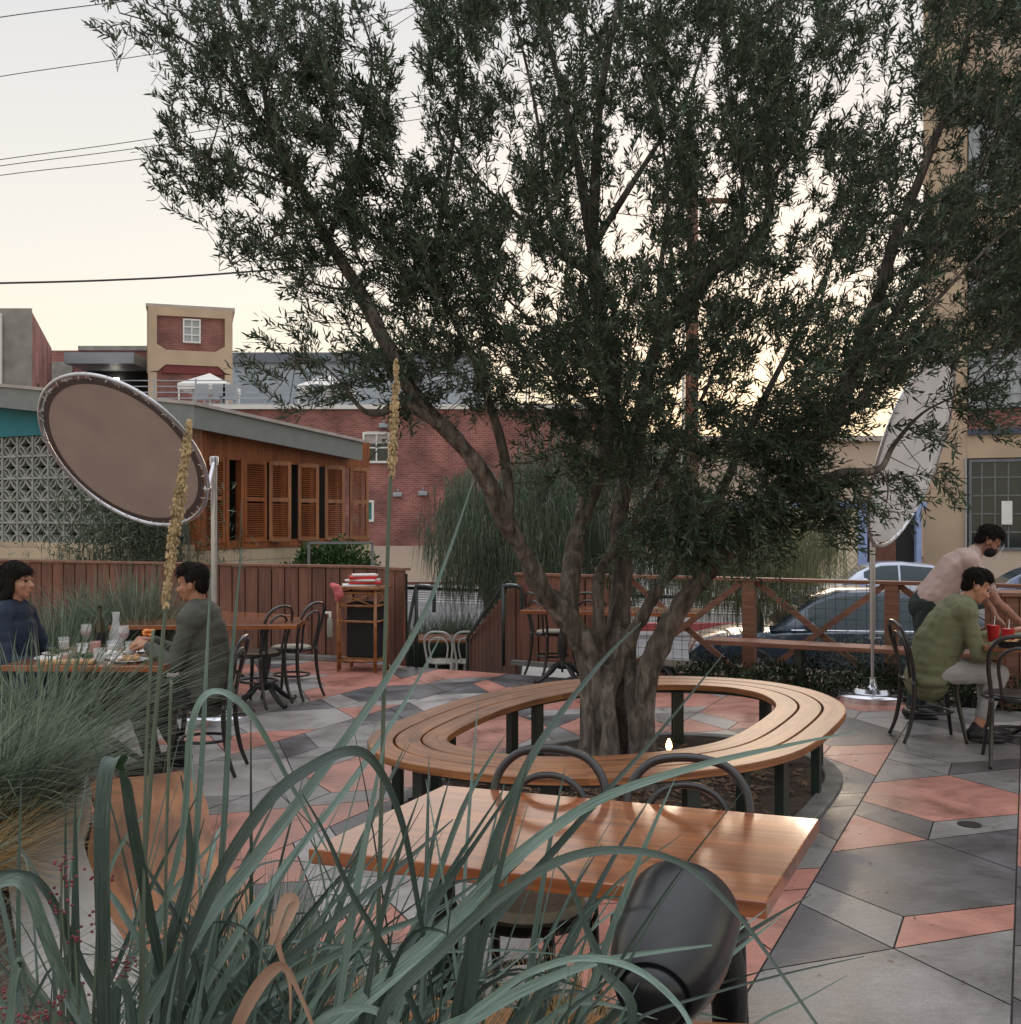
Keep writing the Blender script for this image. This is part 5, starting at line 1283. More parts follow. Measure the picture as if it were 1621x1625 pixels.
# cedar wall with folding shutters
mb = MB(); wallq(mb, O, U2, 0, 4.6, 1.22, 3.2, .04, out=-nU*.5); mb.build('interior', M['dark_inside'], lb_)
mb = MB(); wallq(mb, O, U2, 0, 4.6, 2.62, 3.15, .08, out=nU*.10); wallq(mb, O, U2, 0, 4.6, 1.20, 1.33, .12, out=nU*.08); mb.build('cedar_header', M['cedar'], lb_)
def shutter(t0, t1, ang, nm='shutter'):
    f = MB(); s_ = MB(); a = O+U2*t0+nU*.14; d = Matrix.Rotation(R(ang), 3, 'Z') @ U2; w_ = t1-t0; z0_, z1_ = 1.30, 2.64
    yw = math.atan2(d.y, d.x)
    for k in (0.03, w_-.03): c = a+d*k; f.box((c.x, c.y, (z0_+z1_)/2), (.06,.045,z1_-z0_), rz=yw, bev=.004)
    for z in (z0_+.03, (z0_+z1_)/2+.03, z1_-.03): c = a+d*w_/2; f.box((c.x, c.y, z), (w_-.12,.04,.07), rz=yw)
    o = f.build(nm, M['cedar_edge'] if abs(ang) > 20 else M['cedar'], lb_)
    z = z0_+.08
    while z < z1_-.07:
        if abs(z-(z0_+z1_)/2-.03) > .05: c = a+d*w_/2; s_.box((0,0,0), (w_-.12,.035,.008), M=Matrix.Translation((c.x,c.y,z)) @ Matrix.Rotation(yw,4,'Z') @ Matrix.Rotation(R(35),4,'X'))
        z += .036
    s_.build('louvres', M['cedar'], o)
shutter(.05,.55,0); shutter(1.0,1.55,0)
for k in range(8):
    t0 = 1.62+k*.385; shutter(t0, t0+.385, (-32 if k%2 == 0 else 32) if 1 else 0) if k%2==0 else shutter(t0-.05, t0+.335, 30)
mb = MB(); wallq(mb, O, U2, .57,.64, 1.2, 2.65, .12, out=nU*.1); wallq(mb, O, U2, -.06,.04, 1.2, 3.2, .3, out=nU*.1); wallq(mb, O, U2, .92,.99,1.2,2.65,.12,out=nU*.1); mb.build('cedar_post', M['cedar'], lb_)
# roof slab, sloping down to the right
z_l, z_c, z_r = 4.35, 3.36, 3.10; mb = MB(); ov = .45
corner = O+nU*ov+nV*ov; left = corner+V2*8.2; right = corner+U2*4.35
def slabq(mb, pts, th, mi=0):
    v = [Vector(p) for p in pts]; lo_ = [p-Vector((0,0,th)) for p in v]; n = len(v)
    mb.add(v+lo_, [tuple(range(n)), tuple(range(2*n-1,n-1,-1))]+[(i, n+i, n+(i+1)%n, (i+1)%n) for i in range(n)], mi)
back = Vector((left.x+U2.x*6, left.y+U2.y*6, z_l+.2))
P4 = [(left.x,left.y,z_l),(corner.x,corner.y,z_c),(right.x,right.y,z_r),(right.x+V2.x*7,right.y+V2.y*7,z_r+1.0),tuple(back)]
slabq(mb, P4, .34); mb.build('roof', M['fascia'], lb_)
bp_o = MB(); P5 = [(x-.0, y, z+.055) for x, y, z in P4]; cc = sum([Vector(p) for p in P5], Vector())/5; P5 = [tuple(Vector(p)+(Vector(p)-cc).normalized()*Vector((.05)).x if 0 else Vector(p)+(Vector(p)-cc).normalized()*.05) for p in P5]
slabq(bp_o, P5, .052); bp_o.build('roof_edge_flashing', M['roof_cap'], lb_)
# trellis frame
mb = MB(); c = at(500,17.2,0); 
for (x0,z0_,x1,z1_) in ((-.1,.2,-.1,1.28),(.95,.2,.95,1.28),(-.1,1.28,.95,1.28)): mb.beam((x0,0,z0_),(x1,0,z1_),.04,.04, up=Vector((0,1,0)))
tag(mb.build('trellis', M['fascia'], loc=c), 'small grey square trellis frame behind the green creeper', 'trellis')
# ================================================================== DISTANT BUILDINGS
def ppl(px, d): return (px-CX)/F*d
def zpy(py, d): return CH-(py-HY)/F*d
def facade_window(parent, x0, x1, z0, z1, y, cols, rows, frame=M['white_paint'], gl=M['glass'], fw=.08, mw=.05):
    mb = MB()
    for (a, b, c, d_) in ((x0,x1,z0,z0+fw),(x0,x1,z1-fw,z1),(x0,x0+fw,z0+fw,z1-fw),(x1-fw,x1,z0+fw,z1-fw)): mb.box(((a+b)/2, y-.03, (c+d_)/2), (b-a,.12,d_-c))
    for k in range(1, cols): x = lerp(x0, x1, k/cols); mb.box((x, y-.02, (z0+z1)/2), (mw,.08,z1-z0-2*fw))
    for k in range(1, rows): z = lerp(z0, z1, k/rows); mb.box(((x0+x1)/2, y-.017, z), (x1-x0-2*fw,.075,mw))
    o = mb.build('window', frame, parent)
    g = MB(); g.box(((x0+x1)/2, y+.005, (z0+z1)/2), (x1-x0-.04,.02,z1-z0-.04)); g.build('pane', gl, o)
D1 = 38.0
bb = thing('brick_building', 'long red brick building with white coping behind the timber-shuttered building', 'building', (0,0,0))
x0, x1 = ppl(150,D1), ppl(960,D1); zt = zpy(650,D1)
mb = MB(); mb.box(((x0+x1)/2, D1+6, (zt-.8)/2), (x1-x0, 12, zt+.8)); mb.build('wall', M['brick_red'], bb)
mb = MB(); mb.box(((x0+x1)/2, D1+6, zt+.09), (x1-x0+.3, 12.3, .16)); mb.build('coping', M['white_paint'], bb)
facade_window(bb, ppl(576,D1), ppl(620,D1), zpy(735,D1), zpy(686,D1), D1, 2, 2, gl=M['glass'])
mb = MB(); mb.box((ppl(598,D1), D1+.02, zpy(694,D1)), (ppl(616,D1)-ppl(580,D1), .08, .45)); mb.build('blind', M['roof_cap'], bb)
facade_window(bb, ppl(582,D1), ppl(594,D1), zpy(828,D1), zpy(794,D1), D1, 1, 1, gl=simple('teal_glass',(.05,.25,.25),.2))
mb = MB(); mb.box(((ppl(592,D1)+x1)/2, D1-.03, zpy(895,D1)), (x1-ppl(592,D1), .1, zpy(868,D1)-zpy(925,D1))); mb.build('painted_base', M['tan_pale'], bb)
for px, py in ((610,676),(632,785),(672,783)):
    k = MB(); k.box((ppl(px,D1), D1-.15, zpy(py,D1)), (.32,.3,.16), bev=.03); k.tube([(ppl(px,D1),D1,zpy(py-8,D1)),(ppl(px,D1),D1-.2,zpy(py-6,D1))], .03, 6); k.build('wall_lamp', M['grey_metal'], bb)
mb = MB(); mb.tube([(ppl(564,D1),D1-.08,zpy(730,D1)),(ppl(564,D1),D1-.08,zpy(708,D1))], .06, 8); mb.box((ppl(566,D1),D1-.08,zpy(712,D1)),(.15,.15,.5),bev=.02); mb.build('meter_box', M['grey_metal'], bb)
# roof deck: railing, tents, furniture
rg_ = thing('roof_railing', 'grey horizontal-bar railing along the roof of the brick building', 'railing', (0,D1+1,0))
mb = MB(); z0_ = zt+.17
for k in range(5): mb.box(((x0+x1)/2, 0, z0_+.15+k*.22), (x1-x0,.03,.035))
mb.build('bars', M['grey_metal'], rg_); x = x0+.3
while x < x1: mb = MB(); mb.box((x,0,z0_+.55),(.05,.05,1.1)); mb.build('post', M['grey_metal'], rg_); x += 1.55
def tent(px0, px1, py_top, py_eave, lb, d=D1+4):
    t = thing('canopy_tent', lb, 'tent', (ppl((px0+px1)/2,d), d, zt+.17), 0, 'white canopy tents on the roof deck'); w_ = ppl(px1,d)-ppl(px0,d); ze = zpy(py_eave,d)-zt-.17; zp = zpy(py_top,d)-zt-.17
    mb = MB(); h = w_/2; mb.add([(-h,-h,ze),(h,-h,ze),(h,h,ze),(-h,h,ze),(0,0,zp),(-h,-h,ze-.22),(h,-h,ze-.22),(h,h,ze-.22),(-h,h,ze-.22)], [(0,1,4),(1,2,4),(2,3,4),(3,0,4),(0,5,6,1),(1,6,7,2),(2,7,8,3),(3,8,5,0)]); mb.build('canopy', M['white_paint'], t)
    mb = MB()
    for sx in (-1,1):
        for sy in (-1,1): mb.box((sx*h*.95,sy*h*.95,ze/2-.1),(.05,.05,ze))
    mb.build('poles', M['white_paint'], t)
tent(294,372,592,613,'white canopy tent on the roof deck below the brick tower'); tent(480,560,594,616,'white canopy tent on the roof deck behind the olive leaves')
for k, px in enumerate((318,345,362,432,500,545)):
    m_ = MB(); m_.box((0,0,.5),(.55,.5,.08)); m_.box((0,.22,.8),(.5,.06,.55)); 
    for sx in (-.22,.22):
        for sy in (-.2,.2): m_.box((sx,sy,.25),(.05,.05,.5))
    o = m_.build('deck_chair', M['grey_metal'], loc=(ppl(px,D1+2.2), D1+2.2, zt+.17)); tag(o, 'small grey chair on the roof deck behind the railing', 'chair', 'grey chairs on the roof deck')
# big grey shed behind
D2 = 56; sh = thing('grey_shed', 'pale blue-grey metal shed with dark roof band rising behind the roof deck', 'building', (0,0,0))
mb = MB(); mb.box(((ppl(360,D2)+ppl(770,D2))/2, D2+4, (zpy(576,D2)-.8)/2), (ppl(770,D2)-ppl(360,D2), 8, zpy(576,D2)+.8)); mb.build('wall', simple('shed_wall',(.36,.42,.47),.6,var=.08,scale=1), sh)
mb = MB(); mb.box(((ppl(360,D2)+ppl(770,D2))/2, D2+4, zpy(568,D2)), (ppl(772,D2)-ppl(358,D2), 8.4, zpy(560,D2)-zpy(576,D2))); mb.build('roof', simple('shed_roof',(.14,.16,.19),.6), sh)
mb = MB(); mb.prism([(ppl(700,D2+3)-2,D2+1),(ppl(860,D2+3),D2+1),(ppl(860,D2+3),D2+8),(ppl(700,D2+3)-2,D2+8)], -.8, zpy(640,D2)); mb.build('annex', M['tan_pale'], sh)
D2b = 70
fs_ = thing('low_hill_building', 'low pale industrial building on the horizon behind the olive crown', 'building', (0,0,0))
mb = MB(); mb.box(((ppl(830,D2b)+ppl(1500,D2b))/2, D2b+5, (zpy(700,D2b)-.8)/2), (ppl(1500,D2b)-ppl(830,D2b), 10, zpy(700,D2b)+.8)); mb.build('wall', M['tan_pale'], fs_)
mb = MB(); mb.box(((ppl(830,D2b)+ppl(1500,D2b))/2, D2b+5, zpy(696,D2b)), (ppl(1500,D2b)-ppl(830,D2b)+1, 10.6, .35)); mb.build('parapet', M['roof_cap'], fs_)
# brick tower
D3 = 44; tw_ = thing('brick_tower', 'square brick stair tower with tan chamfered frame and one white six-pane window', 'building', (0,0,0))
x0, x1, zt3 = ppl(240,D3), ppl(366,D3), zpy(490,D3); xm = (x0+x1)/2; xtw = xm
mb = MB(); mb.box((xm, D3+2.6, (zt3-.8)/2), (x1-x0, 5, zt3+.8)); mb.build('brick_wall', M['brick_dark'], tw_)
def pxz(pts, d): return [(ppl(a,d), zpy(b,d)) for a, b in pts]
mb = MB()
def xz_plate(mb, pts, y0, y1, mi=0):
    n = len(pts); vs = [(x,y0,z) for x,z in pts]+[(x,y1,z) for x,z in pts]
    mb.add(vs, [tuple(range(n)), tuple(range(2*n-1,n-1,-1))]+[(i,n+i,n+(i+1)%n,(i+1)%n) for i in range(n)], mi)
for pts in ([(239,489),(367,489),(367,503),(239,503)], [(239,503),(252,503),(252,548),(239,560)], [(355,503),(367,503),(367,560),(355,548)],
            [(239,560),(252,548),(266,557),(340,557),(355,548),(367,560),(367,593),(356,590),(345,580),(265,580),(254,590),(239,593)], [(239,593),(252,593),(252,640),(239,640)], [(355,593),(367,593),(367,640),(355,640)]):
    xz_plate(mb, pxz(pts, D3), D3-.06, D3+.2)
mb.box((x0-.03, D3+2.6, (zt3+zpy(593,D3))/2), (.1,5,(zt3-zpy(593,D3))))
mb.build('tan_frame', M['tan'], tw_)
mb = MB(); mb.box((xm, D3+2.6, zt3+.06), (x1-x0+.25, 5.3, .14)); mb.build('parapet_cap', M['roof_cap'], tw_)
facade_window(tw_, ppl(291,D3), ppl(318,D3), zpy(544,D3), zpy(506,D3), D3+.06, 2, 3, gl=M['glass_pale'], fw=.06, mw=.05)
mb = MB(); xz_plate(mb, pxz([(258,593),(264,581),(346,581),(353,593)], D3), D3-.02, D3+.1); mb.build('lower_panel', simple('maroon',(.16,.03,.03),.7), tw_)
# low brick wing + canopy, left concrete block
D4 = 47; wg = thing('brick_wing', 'low brick wing with grey canopy and lit loading bay left of the tower', 'building', (0,0,0))
mb = MB(); mb.box(((ppl(60,D4)+ppl(245,D4))/2, D4+3, (zpy(556,D4)-.8)/2), (ppl(245,D4)-ppl(60,D4), 6, zpy(556,D4)+.8)); mb.build('wall', M['brick_dark'], wg)
mb = MB(); mb.box(((ppl(126,D4)+ppl(245,D4))/2, D4+2.9, zpy(553,D4)), (ppl(245,D4)-ppl(126,D4), 6.1, .2)); mb.box(((ppl(75,D4)+ppl(122,D4))/2, D4-.02, zpy(590,D4)), (ppl(122,D4)-ppl(80,D4)-.2, .12, .9)); mb.build('parapet', M['concrete'], wg)
mb = MB(); mb.box(((ppl(138,D4)+ppl(243,D4))/2, D4-1.2, zpy(581,D4)), (ppl(243,D4)-ppl(138,D4), 2.4, .48)); mb.build('canopy', M['grey_metal'], wg)
mb = MB(); mb.box(((ppl(142,D4)+ppl(240,D4))/2, D4-.05, zpy(612,D4)), (ppl(240,D4)-ppl(142,D4), .14, 1.3)); mb.build('loading_bay', M['dark_inside'], wg)
mb = MB(); 
for px in (179,186): mb.box((ppl(px,D4-.3), D4-.3, zpy(602,D4-.3)), (.15,.06,.13))
mb.build('floodlight', emis('flood', (1,.93,.8), 9), wg)
D5 = 36; lc = thing('concrete_block_building', 'grey board-marked concrete building with brick side at the left edge', 'building', (0,0,0))
xa = ppl(-60,D5); xb = ppl(50,D5); zt5 = zpy(489,D5)
mb = MB(); xz_plate(mb, [(xa,-.8),(xb,-.8),(xb,zt5),(xa,zt5)], D5, D5+.05); mb.build('concrete_front', M['concrete'], lc)
e_ = Vector((ppl(82,D5+9), D5+9, 0)); mb = MB(); d_ = e_-Vector((xb,D5,0)); zt6 = zpy(553,D5+9)
vs = [(xb+.003,D5,-.8),(e_.x,e_.y,-.8),(e_.x,e_.y,zt6),(xb+.003,D5,zt5-.1)]; 
mb.add(vs+[(x-.3,y+.06,z) for x,y,z in vs], [(0,1,2,3),(7,6,5,4),(0,4,5,1),(3,2,6,7),(1,5,6,2),(0,3,7,4)]); mb.build('brick_side', M['brick_red'], lc)
mb = MB(); a = Vector((xb,D5,0)); 
for t0, t1 in ((.25,.5),(.58,.85)):
    p0 = a+d_*t0; p1 = a+d_*t1; mb.add([(p0.x+.03,p0.y,4.4),(p1.x+.03,p1.y,4.4),(p1.x+.03,p1.y,6.7-.6*t1),(p0.x+.03,p0.y,6.9-.6*t0)], [(0,1,2,3)])
mb.build('garage_opening', M['dark_inside'], lc)
mb = MB(); mb.tube([(ppl(3,D5),D5-.1,4.0),(ppl(3,D5),D5-.1,zt5-.2)], .06, 8); mb.build('drain_pipe', M['white_paint'], lc)
# right tan building
D6 = 30; tb = thing('tan_building', 'tall tan concrete building with big gridded windows at the right edge', 'building', (0,0,0))
xL, xR = ppl(1468,D6), ppl(1468,D6)+26
def plate(name, pts, d, mat, th=.3, yo=0, parent=tb):
    m_ = MB(); xz_plate(m_, pxz(pts, d), d+yo, d+yo+th); return m_.build(name, mat, parent)
mb = MB(); mb.box(((xL+xR)/2, D6+6.2, 10), (xR-xL-.1, 11.8, 21.6)); mb.build('core', M['tan_pale'], tb)
plate('pier', [(1466,-300),(1530,-300),(1530,905),(1466,905)], D6, M['tan'], .3, -.02)
plate('spandrel', [(1530,693),(2200,693),(2200,729),(1530,729)], D6, M['tan'], .3, -.05)
plate('beam', [(1530,684),(2200,684),(2200,693),(1530,693)], D6, M['navy'], .4, -.15)
plate('brick_spandrel', [(1530,654),(2200,654),(2200,684),(1530,684)], D6, M['brick_red'], .3, -.03)
plate('sill_wall', [(1530,872),(2200,872),(2200,935),(1530,935)], D6, M['tan_pale'], .3, -.05)
plate('upper_spandrel', [(1530,500),(2200,500),(2200,560),(1530,560)], D6, M['tan'], .3, -.04)
plate('upper_spandrel', [(1530,320),(2200,320),(2200,400),(1530,400)], D6, M['tan'], .3, -.04)
plate('upper_spandrel', [(1530,120),(2200,120),(2200,200),(1530,200)], D6, M['tan'], .3, -.04)
for k in range(3):
    a, b = 1532+k*120, 1532+k*120+112
    facade_window(tb, ppl(a,D6), ppl(b,D6), zpy(872,D6), zpy(731,D6), D6-.02, 6, 5, frame=M['win_frame'], gl=M['glass'], fw=.08, mw=.04)
    facade_window(tb, ppl(a,D6), ppl(b,D6), zpy(652,D6), zpy(562,D6), D6-.02, 6, 4, frame=M['grey_metal'], gl=M['glass_pale'], fw=.08, mw=.04)
    facade_window(tb, ppl(a,D6), ppl(b,D6), zpy(498,D6), zpy(402,D6), D6-.02, 6, 4, frame=M['grey_metal'], gl=M['glass_pale'], fw=.08, mw=.04)
    facade_window(tb, ppl(a,D6), ppl(b,D6), zpy(318,D6), zpy(202,D6), D6-.02, 6, 4, frame=M['grey_metal'], gl=M['glass_pale'], fw=.08, mw=.04)
    k_ = MB(); k_.box((ppl(a-4,D6), D6-.06, zpy(800,D6)), (ppl(a,D6)-ppl(a-8,D6)-.1, .2, zpy(729,D6)-zpy(872,D6))); k_.build('window_pier', M['tan_pale'] if k else M['grey_metal'], tb)
plate('notice', [(1578,796),(1593,796),(1593,832),(1578,832)], D6, M['white_paint'], .03, -.22)
# tile-fronted shop
D7 = 29; ts = thing('tiled_shopfront', 'low shopfront covered in cream tiles with tan diamond outlines and blue door trim', 'building', (0,0,0))
def tilemat():
    m, nt, b, N, L = newmat('diamond_tiles')
    tc = N.new('ShaderNodeTexCoord'); mp = N.new('ShaderNodeMapping'); mp.inputs['Rotation'].default_value = (0,0,R(45)); mp.inputs['Scale'].default_value = (2.6,2.6,2.6)
    L.new(tc.outputs['UV'], mp.inputs['Vector']); sp = N.new('ShaderNodeSeparateXYZ'); L.new(mp.outputs[0], sp.inputs[0])
    outs = []
    for k in (0,1):
        f = N.new('ShaderNodeMath'); f.operation = 'FRACT'; L.new(sp.outputs[k], f.inputs[0])
        s_ = N.new('ShaderNodeMath'); s_.operation = 'SUBTRACT'; s_.inputs[1].default_value = .5; L.new(f.outputs[0], s_.inputs[0])
        a = N.new('ShaderNodeMath'); a.operation = 'ABSOLUTE'; L.new(s_.outputs[0], a.inputs[0]); outs.append(a)
    mx = N.new('ShaderNodeMath'); mx.operation = 'MAXIMUM'; L.new(outs[0].outputs[0], mx.inputs[0]); L.new(outs[1].outputs[0], mx.inputs[1])
    r = ramp(nt, [(0,(.62,.55,.42)),(.17,(.62,.55,.42)),(.19,(.36,.24,.12)),(.25,(.36,.24,.12)),(.27,(.64,.58,.45)),(.44,(.64,.58,.45)),(.455,(.40,.28,.15)),(.5,(.40,.28,.15))]); r.color_ramp.interpolation = 'CONSTANT'
    L.new(mx.outputs[0], r.inputs['Fac']); L.new(r.outputs['Color'], b.inputs['Base Color']); b.inputs['Roughness'].default_value = .35
    return m
TM = tilemat()
plate('tile_wall', [(1150,806),(1362,806),(1362,930),(1150,930)], D7, TM, .3, 0, ts)
plate('parapet', [(1150,770),(1470,770),(1470,797),(1150,797)], D7, M['tan_pale'], .3, -.02, ts)
plate('trim', [(1150,797),(1470,797),(1470,806),(1150,806)], D7, M['blue'], .34, -.06, ts)
plate('trim', [(1362,806),(1376,806),(1376,930),(1362,930)], D7, M['blue'], .34, -.05, ts)
plate('trim', [(1454,806),(1462,806),(1462,930),(1454,930)], D7, M['blue'], .34, -.05, ts)
plate('door', [(1376,806),(1454,806),(1454,930),(1376,930)], D7, M['dark_inside'], .2, .12, ts)
plate('door_curtain', [(1390,815),(1424,815),(1424,905),(1390,905)], D7, M['brown_cloth'], .03, .08, ts)
def turn(t, cx, cy, ang):
    for ch in [x for x in bpy.data.objects if x.parent == t]:
        ch.location = ch.location-Vector((cx,cy,0))
    t.location = (cx,cy,0); t.rotation_euler = (0,0,ang)
turn(tb, xL, D6, R(-23)); turn(tw_, xtw, D3, R(17))
# utility pole, wires
up_o = thing('utility_pole', 'tall brown timber utility pole seen through the olive crown', 'utility pole', (ppl(1097,33), 33, -.8))
mb = MB(); mb.tube([(0,0,0),(.05,0,13.5)], [.24,.17], 12); mb.build('pole', M['pole_wood'], up_o, smooth=True)
mb = MB(); mb.box((.05,0,12.6),(2.6,.14,.14)); mb.box((.05,0,11.6),(2.2,.12,.12)); mb.build('crossarm', M['pole_wood'], up_o)
mb = MB(); mb.tube([(-.3,-.15,0),(-.25,-.12,9)], .05, 6); mb.build('conduit', M['white_paint'], up_o)
def wire(label, pts, d, r, sag=0):
    c = [P(x,y,dd) for x, y, dd in pts]; mb = MB(); mb.tube(crom(c, 8), r, 5, cap=False); tag(mb.build('overhead_wire', M['wire'], smooth=True), label, 'wire', 'overhead wires crossing the sky')
wire('topmost overhead wire at the upper left corner', [(-200,66,26),(0,27,27),(300,-14,29),(640,-80,32)], 0, .013)
wire('second overhead wire from the top, meeting the highest left leaves', [(-200,160,26),(0,121,27),(275,80,29),(450,40,31)], 0, .011)
wire('upper of three close parallel overhead wires', [(-200,285,26),(0,253,27),(245,219,29),(690,148,32),(1097,90,33)], 0, .011)
wire('middle of three close parallel overhead wires', [(-200,295,26),(0,263,27),(245,231,29),(690,165,32),(1097,100,33)], 0, .011)
wire('lowest of three close parallel overhead wires', [(-200,312,26),(0,278,27),(245,249,29),(690,185,32),(1097,118,33)], 0, .011)
wire('thick sagging overhead cable just above the brick tower', [(-200,452,22),(0,449,23),(180,444,24),(355,434,25),(700,405,28)], 0, .024)
wire('overhead wire between the left limb and the middle of the olive', [(560,30,40),(640,14,41),(820,-20,43)], 0, .014)
# ================================================================== CARS
def car(label, centre, rz, Lc, paint, z=-.8, H=1.46, hood=.30, coupe=False):
    t = thing('parked_car', label, 'car', (centre.x, centre.y, z), rz, 'cars in the street'); hw = .90
    hl = Lc/2
    # body lower: stations (x, top z)
    st2 = [(-hl,.42,.62),(-hl*.985,.33,.84),(-hl*.90,.28,.93),(-hl*.62,.25,.97),(-hl*.2,.24,.95),(hl*.22,.24,.93),(hl*.45,.25,.90),(hl*.75,.27,.83),(hl*.93,.30,.72),(hl*.99,.36,.60),(hl,.45,.52)]
    mb = MB(); rings = []
    for (x, zb, zt_) in st2:
        tp = 1-.10*(abs(x)/hl)**4-(.10 if abs(x) > hl*.97 else 0); w_ = hw*tp; zm = lerp(zb, zt_, .55)
        rings.append([(x,-w_*.90,zb),(x,-w_*.985,zb+.10),(x,-w_,zm),(x,-w_*.965,zt_-.05),(x,-w_*.90,zt_),(x,-w_*.45,zt_+.025),(x,w_*.45,zt_+.025),(x,w_*.90,zt_),(x,w_*.965,zt_-.05),(x,w_,zm),(x,w_*.985,zb+.10),(x,w_*.90,zb)])
    def loft(mb, rings, closed=True):
        n = len(rings[0]); vs = [p for r in rings for p in r]; fs = []
        for i in range(len(rings)-1):
            for k in range(n if closed else n-1): l = (k+1)%n; fs.append((i*n+k,i*n+l,(i+1)*n+l,(i+1)*n+k))
        fs += [tuple(range(n-1,-1,-1)), tuple((len(rings)-1)*n+k for k in range(n))]; mb.add(vs, fs)
    loft(mb, rings)
    gh = [(-hl*.80,.955,.03),(-hl*.62,1.20,.7),(-hl*.40,H-.06,.92),(-hl*.1,H,1),(hl*.12,H-.02,1),(hl*.24,H-.12,.9),(hl*.36,1.18,.55),(hl*.52,.90,.03)]
    rg2 = []
    for (x, zt_, k) in gh:
        zb = .90; w0 = hw*.93; w1 = lerp(w0*.97, hw*.70, (zt_-.9)/(H-.9))
        rg2.append([(x,-w0,zb),(x,-lerp(w0,w1,.5)-.012,lerp(zb,zt_,.5)),(x,-w1,zt_-.03),(x,-w1*.85,zt_),(x,w1*.85,zt_),(x,w1,zt_-.03),(x,lerp(w0,w1,.5)+.012,lerp(zb,zt_,.5)),(x,w0,zb)])
    loft(mb, rg2); mb.build('body', paint, t, auto=True)
    def side_pt(x, f):
        xs = [g[0] for g in gh]; zt_ = float(np.interp(x, xs, [g[1] for g in gh])); zb = .90; w0 = hw*.93; w1 = lerp(w0*.97, hw*.70, (zt_-.9)/(H-.9))
        if f < .5: return (lerp(w0, lerp(w0,w1,.5)+.012, f*2), lerp(zb, lerp(zb,zt_,.5), f*2))
        return (lerp(lerp(w0,w1,.5)+.012, w1, (f-.5)*2), lerp(lerp(zb,zt_,.5), zt_-.03, (f-.5)*2))
    for sgn in (-1,1):
        for (xa, xb_) in ((-hl*.70,-hl*.50),(-hl*.48,-hl*.07),(-hl*.05,hl*.30)):
            m_ = MB(); nx = 8; vs = []; 
            for i in range(nx+1):
                x = lerp(xa, xb_, i/nx)
                for f in (.10,.36,.62,.90): y, z_ = side_pt(x, f); vs.append((x, sgn*(y+.006), z_))
            fs = [(i*4+k,(i+1)*4+k,(i+1)*4+k+1,i*4+k+1) for i in range(nx) for k in range(3)]
            m_.add(vs, fs); m_.build('side_window', M['glass'] if 0 else GLC, t, smooth=True)
        m_ = MB(); m_.tube([(-hl*.72,sgn*(hw*.935),.925),(hl*.40,sgn*(hw*.93),.915)], .012, 6); m_.build('chrome_strip', M['chrome'], t)
        m_ = MB(); m_.ball((hl*.30,sgn*(hw+.07),.99),(.09,.08,.065)); m_.build('mirror', paint, t, smooth=True)
        for x in (-.02*hl,-.50*hl): m_ = MB(); m_.box((x-.12,sgn*(hw*.985),.83),(.18,.03,.022),bev=.005); m_.build('door_handle', M['chrome'], t)
        m_ = MB(); m_.ball((hl*.93,sgn*hw*.66,.66),(.10,.17,.055)); m_.build('headlight', M['glass_pale'], t, smooth=True)
        m_ = MB(); m_.ball((-hl*.955,sgn*hw*.70,.80),(.07,.15,.06)); m_.build('tail_light', M['red'], t, smooth=True)
    for (k1, k2, nm) in ((4,7,'windscreen'),(0,2,'rear_window')):
        m_ = MB(); a, b = (gh[5], gh[7]) if k1 == 4 else (gh[0], gh[2]); vs = []
        for i in range(5):
            x = lerp(a[0], b[0], .08+.8*i/4); zt_ = float(np.interp(x, [g[0] for g in gh], [g[1] for g in gh])); w1 = lerp(hw*.93*.97, hw*.70, (zt_-.9)/(H-.9))*.84
            vs += [(x,-w1,zt_+.006),(x,w1,zt_+.006)]
        m_.add(vs, [(2*i,2*i+1,2*i+3,2*i+2) for i in range(4)]); m_.build(nm, GLC, t, smooth=True)
    for x in (-hl*.60,hl*.62):
        for sgn in (-1,1):
            Mw = Matrix.Translation((x,sgn*(hw-.09),.33)) @ Matrix.Rotation(R(90),4,'X')
            m_ = MB(); m_.lathe([(.22,-.10),(.30,-.11),(.33,-.07),(.33,.07),(.30,.11),(.22,.10)], n=28, M=Mw); w_ = m_.build('wheel', M['rubber'], t, auto=True)
            m_ = MB(); m_.lathe([(.21,-.105),(.20,-.09),(.05,-.085),(.05,.085),(.20,.09),(.21,.105)], n=20, M=Mw)
            for q_ in range(5): a = q_*1.2566; m_.beam((x,sgn*(hw-.09)+.105*sgn,.33),(x+.2*math.cos(a),sgn*(hw-.09)+.10*sgn,.33+.2*math.sin(a)),.03,.045,up=Vector((0,1,0)))
            m_.build('rim', M['steel'], w_)
    return t
GLC = glass('car_glass', (.03,.05,.06), .04)
car('dark navy car parked close behind the mesh railing', Vector((ppl(1352,15.2), 15.2, 0)), R(180)+YAWV*.35, 4.7, M['car_navy'], H=1.48)
car('silver-blue car parked across the street before the tiled shopfront', Vector((ppl(1410,26), 26, 0)), R(180)+YAWV*.4, 4.6, M['car_silver'], H=1.44)
car('dark blue car at the far right before the gridded windows', Vector((ppl(1660,23), 23, 0)), R(180)+YAWV*.6, 4.5, M['car_blue'], H=1.46)
# red kerb barrier glimpsed behind the mesh
mb = MB(); mb.box((0,0,.2),(5,.25,.16)); tag(mb.build('kerb_strip', simple('red_kerb',(.35,.06,.06),.7), loc=(ppl(1010,22),22,-.8)), 'faded red painted kerb strip in the street behind the olive trunk', 'kerb')
